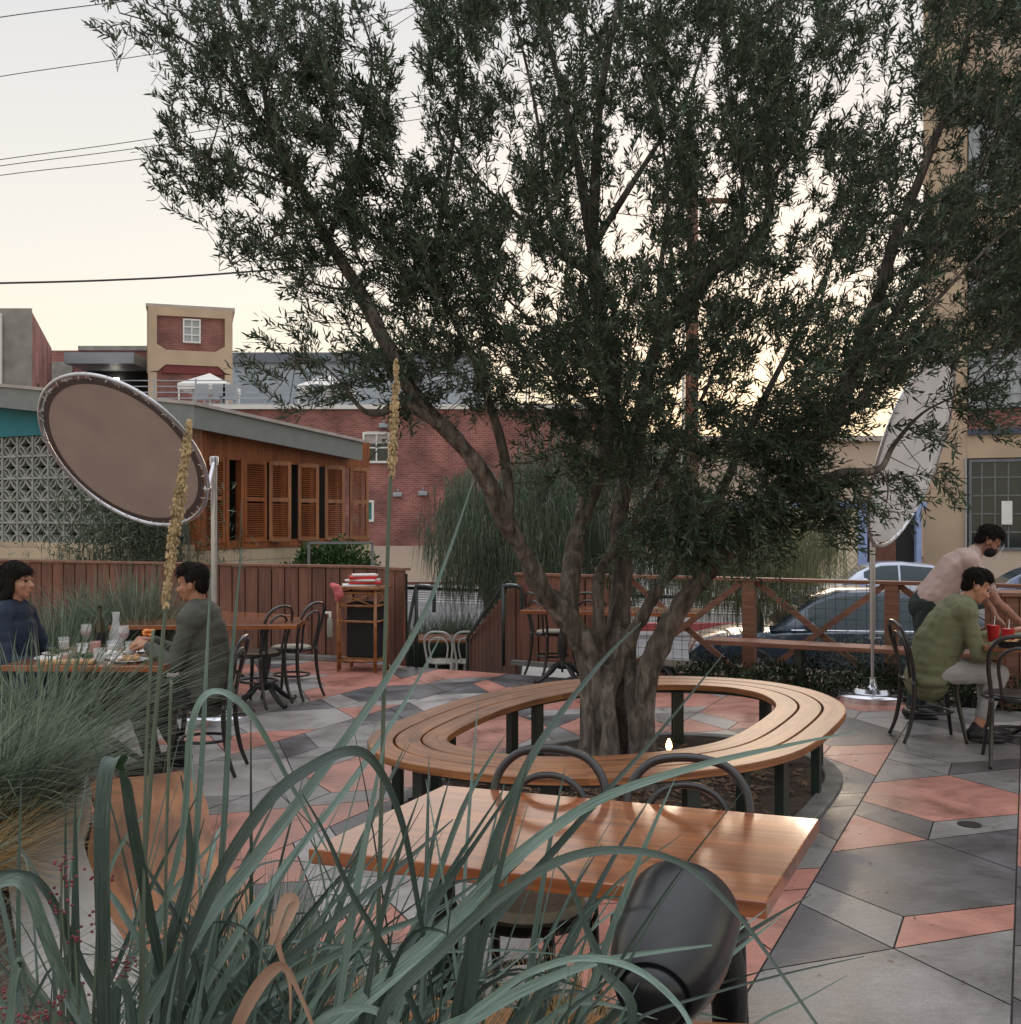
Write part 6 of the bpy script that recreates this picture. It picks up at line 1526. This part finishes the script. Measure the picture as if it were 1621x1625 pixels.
# ================================================================== PEOPLE
def hand(mb, wrist, d, up, side, curl=.5, s=1.0):
    """palm + 5 fingers; d=forearm dir, up=back-of-hand dir, side=thumb side"""
    d = Vector(d).normalized(); up = Vector(up); up = (up-d*up.dot(d)).normalized(); sd = d.cross(up)*side
    w = Vector(wrist); mb.caps([w, w+d*.045*s, w+d*.085*s], [.024*s,.030*s,.030*s])
    mb.caps([w+d*.03*s+sd*.012*s, w+d*.085*s+sd*.026*s],[.020*s,.016*s]); mb.caps([w+d*.03*s-sd*.012*s, w+d*.08*s-sd*.026*s],[.020*s,.016*s])
    for k, (o, L) in enumerate(((.030,.075),(.010,.085),(-.011,.08),(-.031,.062))):
        b = w+d*.088*s+sd*o*s; p1 = b+(d*math.cos(curl*.6)-up*math.sin(curl*.6))*L*.5*s; p2 = p1+(d*math.cos(curl*1.5)-up*math.sin(curl*1.5))*L*.3*s; p3 = p2+(d*math.cos(curl*2.3)-up*math.sin(curl*2.3))*L*.25*s
        mb.caps([b,p1,p2,p3],[.0095*s,.009*s,.0085*s,.0075*s])
    b = w+d*.025*s+sd*.028*s; p1 = b+(d*.6+sd*.7-up*.3).normalized()*.04*s; p2 = p1+(d*.9+sd*.3-up*.4).normalized()*.032*s; mb.caps([b,p1,p2],[.013*s,.011*s,.009*s])
def person(label, loc, rz, J, skin, clothes, hair='short', s=1.0, extra=None, vox=.0085):
    t = thing('person', label, 'person', loc, rz)
    V = lambda q_: Vector(q_)
    pel, ab, ch, nk, hd = V(J['pelvis']), V(J['abdomen']), V(J['chest']), V(J['neck']), V(J['head'])
    hf = V(J.get('face', (1,0,0))).normalized(); hu = (nk*-1+hd); hu = (hu-hf*hu.dot(hf)).normalized(); hs = hu.cross(hf)
    MH = Matrix((hf, hs, hu)).transposed().to_4x4(); MH.translation = hd
    mb = MB()
    sh = {}; hip = {}
    spine = (nk-ch).normalized(); fw = Vector((0,1,0)).cross(spine)*1.0
    if 'fw' in J: fw = V(J['fw'])
    fw = (fw-spine*fw.dot(spine)).normalized(); sd = spine.cross(fw).normalized()
    MT = Matrix((fw, sd, spine)).transposed().to_4x4()
    def torso(mb, g=0.0, hem=None, w=1.0):
        mb.ball(pel, (.125+g,.170*w+g,.125+g)); mb.ball(ab, (.105+g,.150*w+g,.14+g), M=MT); mb.ball(ch, (.118+g,.172*w+g,.17+g), M=MT)
        mb.ball(ch+spine*.10, (.10+g,.165*w+g,.09+g), M=MT)
        mb.caps([pel, ab, ch, ch+spine*.1],[.12+g,.105+g,.118+g,.09+g])
        for k in (-1,1): mb.caps([ch+spine*.13+sd*.05*k, ch+spine*.105+sd*.165*k*w],[.075+g,.062+g])
    torso(mb, 0, w=J.get('w',1))
    mb.caps([ch+spine*.12, nk, hd-hu*.04-hf*.01],[.075,.056,.054])
    wS = J.get('w',1)
    for k, nm in ((1,'l'),(-1,'r')):
        shp = ch+spine*.105+sd*.175*k*wS; el, wr = V(J['elbow_'+nm]), V(J['wrist_'+nm])
        mb.caps([shp, shp.lerp(el,.5), el],[.056,.047,.040]); mb.caps([el, el.lerp(wr,.35), wr],[.040,.042,.027])
        d = (wr-el).normalized(); hd_d = V(J.get('hand_'+nm, tuple(d))); hand(mb, wr, hd_d, J.get('up_'+nm,(0,0,1)), -k, J.get('curl',.5))
        hp = pel+Vector((0,.09*k,-.02)); kn, an = V(J['knee_'+nm]), V(J['ankle_'+nm])
        mb.caps([hp, hp.lerp(kn,.5), kn],[.088,.074,.056]); mb.caps([kn, kn.lerp(an,.35), an],[.054,.056,.036])
        ft = V(J.get('toe_'+nm, (an.x+.16, an.y, an.z-.05))); mb.caps([an+Vector((-.03,0,-.03)), an.lerp(ft,.5)+Vector((0,0,-.01)), ft],[.036,.036,.026])
        sh[nm] = shp; hip[nm] = hp
    # head with face
    def hp_(x,y,z): return MH @ Vector((x,y,z))
    def hb(x,y,z,r): mb.ball((0,0,0), r, M=Matrix.Translation(hp_(x,y,z)) @ MH.to_3x3().to_4x4(), nu=16, nv=12)
    hb(-.012,0,.032,(.098,.077,.092)); hb(.022,0,-.015,(.068,.066,.085)); hb(.032,0,-.062,(.052,.048,.048)); hb(.062,0,-.088,(.022,.024,.020)); hb(.068,0,.028,(.026,.052,.013))
    mb.caps([hp_(.082,0,.012),hp_(.106,0,-.026)],[.009,.0135]); mb.caps([hp_(.092,.012,-.028),hp_(.092,-.012,-.028)],[.009,.009])
    mb.caps([hp_(.083,.017,-.053),hp_(.090,0,-.052),hp_(.083,-.017,-.053)],[.006,.0075,.006]); mb.caps([hp_(.080,.015,-.063),hp_(.087,0,-.064),hp_(.080,-.015,-.063)],[.006,.0075,.006])
    hb(.052,.04,-.022,(.028,.022,.024)); hb(.052,-.04,-.022,(.028,.022,.024))
    for k in (-1,1): hb(-.008,.078*k,-.012,(.020,.009,.032))
    body = remeshed(mb, 'body', M[skin], .0065, t, 2)
    for k in (-1,1):
        e = MB(); e.ball(hp_(.074,.030*k,.008), (.0125,.014,.009)); e.build('eye', M['eye'], t, smooth=True)
        e = MB(); e.caps([hp_(.083,.018*k,.033),hp_(.080,.046*k,.035)],[.0045,.003]); e.build('eyebrow', M['hair'], t, smooth=True)
    # hair
    h = MB()
    def hh(x,y,z,r): h.ball((0,0,0), r, M=Matrix.Translation(hp_(x,y,z)) @ MH.to_3x3().to_4x4(), nu=16, nv=12)
    if hair == 'bob':
        hh(-.022,0,.052,(.104,.090,.092)); hh(-.055,0,-.01,(.075,.092,.10)); hh(-.05,0,-.09,(.065,.085,.075)); hh(-.02,.076,-.03,(.045,.022,.085)); hh(-.02,-.076,-.03,(.045,.022,.085)); hh(.055,0,.068,(.040,.066,.034))
    else:
        hh(-.024,0,.052,(.099,.080,.080)); hh(-.055,0,.0,(.050,.072,.078)); hh(.030,0,.090,(.062,.070,.046)); hh(-.01,.072,.03,(.03,.012,.035)); hh(-.01,-.072,.03,(.03,.012,.035)); hh(.01,0,.105,(.07,.06,.045))
    for _ in range(36):
        a = NR.random()*6.28; b = NR.uniform(.3,1.4); p = hp_(-.02+.09*math.cos(a)*math.cos(b), .078*math.sin(a)*math.cos(b), .055+.082*math.sin(b)); h.ball(p, .010, nu=6, nv=5)
    ho = remeshed(h, 'hair', M['hair'], .006, t, 1)
    hm = ho.data; sv = []; sf = []
    for i in range(0, len(hm.vertices), 3):
        v_ = hm.vertices[i].co.copy(); n_2 = (v_-hd).normalized(); tg = (-hu*.9-hf*.5+Vector(NR.normal(0,.5,3))); tg = (tg-n_2*tg.dot(n_2)).normalized(); sd_ = n_2.cross(tg)*.0012; L_ = NR.uniform(.012,.028)
        o_i = len(sv); sv += [v_-sd_, v_+sd_, v_+tg*L_*.6+n_2*.004+sd_*.6, v_+tg*L_+n_2*.003]; sf.append((o_i,o_i+1,o_i+2,o_i+3))
    sm2 = bpy.data.meshes.new('hair_strands'); sm2.from_pydata([tuple(a_) for a_ in sv], [], sf); sm2.materials.append(M['hair']); link('hair_strands', sm2, ho)
    # clothes
    wrinkle = lambda a: (lambda co, n: co+n*(mnoise.noise(Vector((co.x*9,co.y*9,co.z*22)))*a*.5+mnoise.noise(Vector((co.x*24,co.y*24,co.z*11)))*a*.45))
    c = MB(); g = clothes.get('g',.022)
    if clothes['sleeve'] == 'short':
        c.caps([pel.lerp(ab,.45)+sd*.05, ch+sd*.06],[.135,.125]); c.caps([pel.lerp(ab,.45)-sd*.05, ch-sd*.06],[.135,.125])
        lo_ = pel.lerp(ab,.45); c.caps([lo_, ab, ch, ch+spine*.1],[.135,.128,.142,.112]); c.ball(lo_, (.13,.178,.06), M=MT); c.ball(ab, (.125,.178,.13), M=MT); c.ball(ch, (.14,.195,.17), M=MT); c.ball(ch+spine*.10, (.12,.185,.09), M=MT)
        for k in (-1,1): c.caps([ch+spine*.13+sd*.05*k, ch+spine*.105+sd*.165*k],[.09,.080])
    else:
        torso(c, g, w=J.get('w',1)); c.caps([pel, ab, ch],[.15+g*.5,.138+g,.135+g])
        for k in (-1,1): c.caps([pel+sd*.05*k, ch+sd*.06*k],[.13+g*.5,.115+g])
    if clothes.get('hem'):
        hq = pel+Vector(clothes['hem']); c.caps([pel, hq],[.13+g,.135+g]); c.ball(hq, (.14+g,.185+g,.08))
    c.caps([ch+spine*.11, nk-spine*.015],[.085,.066])
    for k, nm in ((1,'l'),(-1,'r')):
        el, wr = V(J['elbow_'+nm]), V(J['wrist_'+nm])
        if clothes['sleeve'] == 'long': c.caps([sh[nm], sh[nm].lerp(el,.5), el],[.070,.062,.056]); c.caps([el, el.lerp(wr,.5), el.lerp(wr,.93)],[.056,.050,.040])
        else: c.caps([sh[nm], sh[nm].lerp(el,.62)],[.072,.066])
    remeshed(c, clothes['top_name'], M[clothes['top']], .009, t, 3, disp=wrinkle(.013 if clothes['sleeve']=='long' else .008))
    c = MB(); c.ball(pel, (.148,.192,.13)); c.caps([pel, pel.lerp(ab,.45)],[.148,.135]);
    for nm in 'lr':
        kn, an = V(J['knee_'+nm]), V(J['ankle_'+nm]); k_ = clothes.get('leg_len',.94)
        c.caps([hip[nm], hip[nm].lerp(kn,.5), kn],[.102,.088,.072]); c.caps([kn, kn.lerp(an,.5), kn.lerp(an,k_)],[.072,.066,.056])
    remeshed(c, 'trousers', M[clothes['legs']], .009, t, 3, disp=wrinkle(.009))
    for nm in 'lr':
        an = V(J['ankle_'+nm]); ft = V(J.get('toe_'+nm, (an.x+.16, an.y, an.z-.05)))
        c = MB(); c.caps([an+Vector((-.035,0,-.035)), an.lerp(ft,.5)+Vector((0,0,-.012)), ft],[.048,.047,.036]); c.caps([an+Vector((-.02,0,-.03)),an+Vector((0,0,.02))],[.05,.045])
        zmin = min(an.z, ft.z)-.075; hv = ft-an; hv.z = 0; hv.normalize(); m_ = an.lerp(ft,.45); c.box((m_.x, m_.y, ft.z-.028), (.26,.085,.02), rz=math.atan2(hv.y, hv.x), bev=.008)
        remeshed(c, 'shoe', M['shoe'], .006, t, 2)
    if 'collar' in clothes:
        c = MB(); c.tube(crom([nk-spine*.035+fw*.060, nk-spine*.02+sd*.055, nk-spine*.012-fw*.055, nk-spine*.02-sd*.055], 5, True), .013, 8, closed=True); c.build('collar', M[clothes['collar']], t, smooth=True)
    if extra: extra(t, hp_, MH)
    return t
# seated pose, local: facing +x, floor z=0
def seated(lean=.0, headface=(1,0,-.15), reach=.42, hz=.80, spread=.16, knee=.44, foot=.40, lf=0):
    pel = Vector((0,0,.545)); ch = pel+Vector((math.sin(lean)*.36,0,math.cos(lean)*.36)); ab = pel+Vector((math.sin(lean*.6)*.17,0,.17)); nk = ch+Vector((math.sin(lean*1.2)*.20,0,math.cos(lean*1.2)*.20))
    l2 = lean*1.3+.15; hd = nk+Vector((math.sin(l2)*.135,0,math.cos(l2)*.135))
    return dict(pelvis=tuple(pel), abdomen=tuple(ab), chest=tuple(ch), neck=tuple(nk), head=tuple(hd), face=headface, fw=(1,0,0),
        elbow_l=(ch.x+.10,.25,ch.z-.20+.03), wrist_l=(reach,spread*.8,hz), elbow_r=(ch.x+.12,-.25,ch.z-.20), wrist_r=(reach+.04,-spread*.6,hz+.01),
        knee_l=(knee,.13,.52), ankle_l=(foot+lf,.14,.095), knee_r=(knee,-.13,.52), ankle_r=(foot-.08,-.12,.095), up_l=(0,.3,1), up_r=(0,-.3,1), curl=.7)
# left man, faces left
J = seated(lean=.10, reach=.36, hz=.835, spread=.13, knee=.43, foot=.30, headface=(1,0,-.18)); J['hand_l'] = (.6,-.6,.1); J['hand_r'] = (.6,.6,.1)
person('man in a dark green jacket seated in profile facing left, hands over the food', (-2.00,6.85,0), R(178), J, 'skin_b', dict(top='loden', top_name='jacket', legs='charcoal', sleeve='long', g=.032, hem=(-.01,0,-.03), collar='white_cloth'))
J = seated(lean=.04, reach=.30, hz=.70, spread=.2, knee=.45, foot=.52, headface=(1,0,-.02)); J['w'] = .88
person('woman with a dark fringed bob and navy top seated at the left edge', (-3.38,7.02,0), R(-4), J, 'skin_a', dict(top='navy_knit', top_name='sweater', legs='jeans', sleeve='long', g=.018), hair='bob')
J = seated(lean=.42, reach=.62, hz=.80, spread=.16, knee=.45, foot=.42, headface=(1,-.1,-.55)); J['ankle_l'] = (.40,.02,.10); J['ankle_r'] = (.30,-.10,.10)
def cuffs(t, hp_, MH): pass
person('man in an olive green jacket and grey trousers hunched over the right table', (3.17,7.84,0), R(-6), J, 'skin_a', dict(top='olive_cloth', top_name='jacket', legs='grey_trouser', sleeve='long', g=.036, hem=(-.03,0,-.09), collar='white_cloth', leg_len=.72))
# server leaning over the table
def srv_extra(t, hp_, MH):
    m_ = MB(); m_.ball((0,0,0), (.066,.064,.060), M=Matrix.Translation(hp_(.048,0,-.052)) @ MH.to_3x3().to_4x4(), nu=16, nv=10); m_.build('face_mask', M['mask'], t, smooth=True)
    for k in (-1,1): m_ = MB(); m_.tube([hp_(.045,.058*k,-.045),hp_(-.012,.080*k,.0)], .003, 5); m_.build('mask_strap', M['mask'], t)
    m_ = MB(); vs = []
    for i in range(9):
        a = (i-4)*.28; vs += [hp_(.055+.065*math.cos(a),.11*math.sin(a),.045), hp_(.075+.075*math.cos(a),.11*math.sin(a),-.085)]
    m_.add(vs, [(2*i,2*i+2,2*i+3,2*i+1) for i in range(8)]); m_.build('face_shield', SHIELD, t, smooth=True)
m, nt, b, N, L = newmat('clear_shield'); b.inputs['Alpha'].default_value = .22; b.inputs['Roughness'].default_value = .08; b.inputs['Base Color'].default_value = (.8,.85,.9,1); SHIELD = m
m, nt, b, N, L = newmat('tattooed_skin'); tc = N.new('ShaderNodeTexCoord'); nz = N.new('ShaderNodeTexNoise'); nz.inputs['Scale'].default_value = 26; nz.inputs['Detail'].default_value = 3; L.new(tc.outputs['Object'], nz.inputs['Vector'])
r = ramp(nt, [(.46,(.34,.16,.105)),(.54,(.34,.16,.105)),(.60,(.20,.12,.10))]); L.new(nz.outputs['Fac'], r.inputs['Fac']); L.new(r.outputs['Color'], b.inputs['Base Color']); M['skin_tat'] = m
J = dict(pelvis=(0,0,.93), abdomen=(.09,0,1.08), chest=(.23,0,1.245), neck=(.40,0,1.395), head=(.495,0,1.475), face=(.8,0,-.62), fw=(.6,0,-.8),
    elbow_l=(.52,.22,1.02), wrist_l=(.60,.16,.83), elbow_r=(.50,-.22,.98), wrist_r=(.68,-.20,.82), hand_l=(.5,0,-.6), hand_r=(.6,.1,-.5), up_l=(.7,.2,.5), up_r=(.7,-.2,.5),
    knee_l=(.02,.11,.50), ankle_l=(-.02,.13,.09), knee_r=(-.06,-.10,.50), ankle_r=(-.14,-.11,.09), curl=.6)
person('masked server in a faded pink T-shirt and dark trousers bending over the right table', (3.50,8.75,0), R(-8), J, 'skin_tat', dict(top='pink_shirt', top_name='shirt', legs='dark_trouser', sleeve='short', g=.026, leg_len=.95), extra=srv_extra)
# guest mostly outside the frame at the right edge
J = seated(lean=.15, reach=.50, hz=.83, spread=.14, knee=.43, foot=.34); J['wrist_l'] = (.40,.05,.86); J['hand_l'] = (.9,-.1,.1)
person('guest in brown at the right edge, only a reaching hand in view', (5.05,7.75,0), R(176), J, 'skin_a', dict(top='brown_cloth', top_name='coat', legs='charcoal', sleeve='long', g=.03))
bent_chair('bentwood_chair', 'black bentwood chair beyond the right edge under the guest in brown', 5.07, 7.75, R(176), 'bentwood cafe chairs')
# ================================================================== THINGS ON THE TABLES
def glass_item(name, label, cat, loc, prof, fill=None, fillmat=None, group=None, mat=None, M_=None):
    t = thing(name, label, cat, loc, 0, group); m_ = MB(); m_.lathe(prof, n=20); m_.build('glass_body', mat or TG, t, auto=True)
    if fill: m_ = MB(); m_.lathe(fill, n=16); m_.build('drink', fillmat, t, auto=True)
    return t
m, nt, b, N, L = newmat('thin_glass'); b.inputs['Alpha'].default_value = .28; b.inputs['Roughness'].default_value = .03; b.inputs['Base Color'].default_value = (.75,.8,.82,1); TG = m
tz = .752
def tl_(px, d): return Vector((ppl(px,d), d, tz))
wineg = [(.03,0),(.032,.004),(.004,.01),(.0035,.085),(.02,.10),(.036,.13),(.038,.155),(.032,.19),(.031,.19),(.036,.155),(.034,.13),(.018,.104),(.002,.10)]
glass_item('wine_glass', 'stemmed glass of red wine nearest the man in green', 'wine glass', tl_(196,7.0), wineg, [(.002,.103),(.02,.107),(.0335,.132),(.034,.142),(.002,.142)], M['wine'], 'wine glasses')
glass_item('wine_glass', 'stemmed glass of red wine left of the dark bottle', 'wine glass', tl_(137,7.1), wineg, [(.002,.103),(.02,.107),(.0335,.132),(.034,.142),(.002,.142)], M['wine'], 'wine glasses')
glass_item('carafe', 'tall clear water carafe behind the wine', 'carafe', tl_(184,7.25), [(.045,0),(.048,.01),(.047,.10),(.028,.17),(.022,.21),(.028,.26),(.026,.26),(.02,.21),(.026,.17),(.044,.10),(.044,.012),(.002,.01)])
t = thing('wine_bottle', 'dark green wine bottle standing between the couple', 'bottle', tl_(158,7.15)); m_ = MB(); m_.lathe([(.036,0),(.037,.01),(.037,.17),(.03,.205),(.015,.235),(.0135,.30),(.016,.30),(.016,.31)], n=20); m_.build('bottle_body', M['bottle'], t, auto=True); m_ = MB(); m_.lathe([(.0375,.05),(.0376,.13)], n=20); m_.build('label', M['dark_inside'], t)
tum = [(.03,0),(.034,.005),(.037,.09),(.034,.09),(.031,.01),(.002,.008)]
for i, (px, d, lb) in enumerate([(101,7.2,'frosted tumbler at the back left of the laid table'),(131,6.85,'tumbler with a pale filling in front of the wine glass'),(158,6.58,'empty cut tumbler near the front edge of the laid table'),(178,7.0,'white-filled tumbler beside the carafe'),(208,6.95,'squat clear tumbler by the man\'s hands')]):
    glass_item('tumbler', lb, 'tumbler', tl_(px,d), tum, [(.002,.009),(.031,.011),(.034,.06),(.002,.06)], M['paper'] if i != 2 else TG, 'tumblers on the laid table')  # plain white filling in all but the cut tumbler
glass_item('red_tumbler', 'small tumbler with a red-rimmed drink', 'tumbler', tl_(151,6.95), tum, [(.002,.009),(.031,.011),(.036,.085),(.002,.085)], simple('pinkdrink',(.6,.12,.08),.4))
glass_item('short_glass', 'short glass of pink drink at the front left of the laid table', 'tumbler', tl_(104,6.6), [(.03,0),(.033,.004),(.034,.06),(.031,.06),(.029,.008),(.002,.007)], [(.002,.008),(.03,.01),(.032,.045),(.002,.045)], simple('pinkdrink2',(.45,.10,.10),.4))
def plate_food(px, d, r, foodmat, lb, rr=.6, hh_=.022, n=26):
    t = thing('plate', lb, 'plate', tl_(px,d), 0, 'plates on the laid table'); m_ = MB(); m_.lathe([(r*.6,0),(r,.012),(r*1.0,.016),(r*.62,.006),(.002,.005)], n=32); m_.build('dish', M['plate'], t, auto=True)
    m_ = MB()
    for _ in range(n): a = NR.random()*6.28; q_ = r*rr*math.sqrt(NR.random()); s_ = NR.uniform(.008,.018); m_.ball((q_*math.cos(a), q_*math.sin(a), .012+NR.random()*hh_), (s_*1.3,s_,s_*.6), nu=7, nv=5)
    m_.build('food', foodmat, t, smooth=True)
plate_food(132,6.72,.13,M['food_green'],'round plate of green salad in front of the woman')
plate_food(206,6.62,.115,M['bread'],'grey plate with bread near the front edge of the laid table')
plate_food(92,6.95,.10,M['food_green'],'dark bowl of greens at the left of the laid table')
plate_food(172,6.85,.09,M['paper'],'small white plate with crumpled paper in the middle of the laid table')
m_ = MB(); 
for _ in range(10): m_.ball((NR.normal()*.02,NR.normal()*.015,NR.random()*.03), (.02,.018,.012), nu=8, nv=6)
tag(m_.build('food_piece', M['food_orange'], smooth=True, loc=P(236,1008,6.84)+Vector((0,0,0))), 'orange piece of food held up in the man\'s hands', 'food')
for i, (px, d, rz, lb) in enumerate([(80,6.75,.3,'crumpled white napkin at the near left of the laid table'),(190,6.75,-.4,'white napkin in the middle of the laid table'),(216,7.1,.8,'white napkin near the wine glass of the man')]):
    m_ = MB(); vs = [(x*.03, y*.025, abs(mnoise.noise(Vector((x*.6+i*5,y*.6,1))))*.035) for x in range(-3,4) for y in range(-3,4)]; m_.add(vs, [(a*7+b_, a*7+7+b_, a*7+8+b_, a*7+b_+1) for a in range(6) for b_ in range(6)]); tag(m_.build('napkin', M['white_cloth'], smooth=True, loc=tl_(px,d)+Vector((0,0,.003)), rz=rz), lb, 'napkin', 'white napkins')
m_ = MB(); m_.ball((0,0,.02),(.06,.04,.018)); m_.box((.1,0,.006),(.14,.012,.005)); tag(m_.build('serving_spoon', M['black_iron'], smooth=True, loc=tl_(80,7.05), rz=-.4), 'black serving spoon at the left end of the laid table', 'spoon')
# red cups
cup = [(.034,0),(.036,.004),(.047,.12),(.049,.124),(.045,.124),(.034,.008),(.002,.006)]
for px, d, lb in ((1577,7.7,'red soda cup under the server\'s hand'),(1600,7.45,'red soda cup at the right edge of the table')):
    t = thing('drink_cup', lb, 'cup', Vector((ppl(px,d), d, tz)), 0, 'red cups on the right table'); m_ = MB(); m_.lathe(cup, n=24); m_.build('cup', M['red'], t, auto=True)
    m_ = MB(); m_.tube([(0,0,.02),(.012,0,.19)], .0035, 8); m_.build('straw', M['white_paint'], t)
    m_ = MB(); m_.lathe([(.046,.118),(.001,.119)], n=16); m_.build('lid', M['paper'], t)
t = thing('food_basket', 'oval dark basket of food before the man in the olive jacket', 'basket', (ppl(1603,7.35), 7.35, tz)); m_ = MB(); m_.lathe([(.07,0),(.10,.05),(.103,.052),(.095,.05),(.066,.008),(.002,.006)], n=24); m_.build('basket', M['food_green'] if 0 else M['dark_inside'], t, auto=True); m_ = MB()
for _ in range(16): m_.ball((NR.normal()*.04,NR.normal()*.04,.03+NR.random()*.02),(.02,.014,.01),nu=7,nv=5)
m_.build('food', M['bread'], t, smooth=True)
# wooden tray slab held on the near-left table edge (second board)
bd_ = MB(); bd_.box((0,0,.012),(.34,.12,.022),bev=.004); tag(bd_.build('serving_board', M['bread'], loc=Vector((-2.78,6.52,tz)), rz=.05), 'pale wooden serving board at the front left corner of the laid table', 'board')
# fallen leaves / specks on paving
m_ = MB()
for i in range(520):
    a = NR.uniform(-3,3.4); b_ = NR.uniform(3,9.8); c = W(a,b_,.002+.0); an = NR.random()*6.28; l = NR.uniform(.006,.02); d = Vector((math.cos(an),math.sin(an),0))*l; s_ = Vector((-math.sin(an),math.cos(an),.1))*l*.22
    m_.add([c-d, c+s_, c+d+Vector((0,0,.003)), c-s_], [(0,1,2,3)])
tag(m_.build('fallen_leaves', M['dry_leaf']), kind='stuff')
# ================================================================== LIGHT, SKY, CAMERA
sun_az = math.atan2(ppl(1150,1), 1.0); sun_el = R(7)
w = bpy.data.worlds.new('World'); scene.world = w; w.use_nodes = True; nt = w.node_tree; N = nt.nodes; L = nt.links
bg = N['Background']; sky = N.new('ShaderNodeTexSky'); sky.sky_type = 'NISHITA'; sky.sun_disc = False; sky.sun_elevation = sun_el; sky.sun_rotation = sun_az
sky.air_density = 1.0; sky.dust_density = 3.0
tc = N.new('ShaderNodeTexCoord'); sp = N.new('ShaderNodeSeparateXYZ'); L.new(tc.outputs['Generated'], sp.inputs[0])
r = ramp(nt, [(0,(1.0,.84,.56)),(.10,(.97,.89,.68)),(.22,(.88,.84,.76)),(.44,(.71,.715,.725)),(.62,(.95,.96,1.02)),(1,(1.55,1.57,1.66))]); L.new(sp.outputs['Z'], r.inputs['Fac'])  # upper stops, above the view, brightened to add overhead light
mu = N.new('ShaderNodeMix'); mu.data_type = 'RGBA'; mu.blend_type = 'MULTIPLY'; mu.inputs[0].default_value = 1; mu.inputs[7].default_value = (.9,.75,.75,1); L.new(sky.outputs[0], mu.inputs[6])
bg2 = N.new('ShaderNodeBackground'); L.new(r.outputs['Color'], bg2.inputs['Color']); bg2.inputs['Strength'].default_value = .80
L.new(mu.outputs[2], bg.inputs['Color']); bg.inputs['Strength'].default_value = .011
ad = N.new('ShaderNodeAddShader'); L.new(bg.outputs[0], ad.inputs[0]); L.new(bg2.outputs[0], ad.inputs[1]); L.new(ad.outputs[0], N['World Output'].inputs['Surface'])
sl_ = bpy.data.lights.new('sun', 'SUN'); sl_.energy = .25; sl_.angle = R(12); sl_.color = (1,.80,.60); so = link('sun', sl_)
dv = Vector((math.sin(sun_az)*math.cos(sun_el+.1), math.cos(sun_az)*math.cos(sun_el+.1), math.sin(sun_el+.1))); so.rotation_euler = (-dv).to_track_quat('-Z','Y').to_euler()
cd = bpy.data.cameras.new('camera'); cam = link('camera', cd); cam.location = (0,0,CH); cam.rotation_euler = (R(90),0,0)
cd.sensor_fit = 'HORIZONTAL'; cd.sensor_width = 36; cd.lens = 36*F/1621; cd.clip_end = 2000; cd.clip_start = .05
cd.shift_y = (HY-812.5)/1621; cd.shift_x = 0
scene.camera = cam
scene.render.resolution_x = 1021; scene.render.resolution_y = 1024
scene.view_settings.view_transform = 'Standard'; scene.view_settings.look = 'None'; scene.view_settings.exposure = .40; scene.view_settings.gamma = 1
scene.render.engine = 'CYCLES'
bpy.data.scenes.remove(TS)
for o in list(bpy.data.objects):
    if o.parent is None and o.type in ('MESH','EMPTY') and 'kind' not in o.keys() and 'label' not in o.keys(): print('UNTAGGED', o.name)
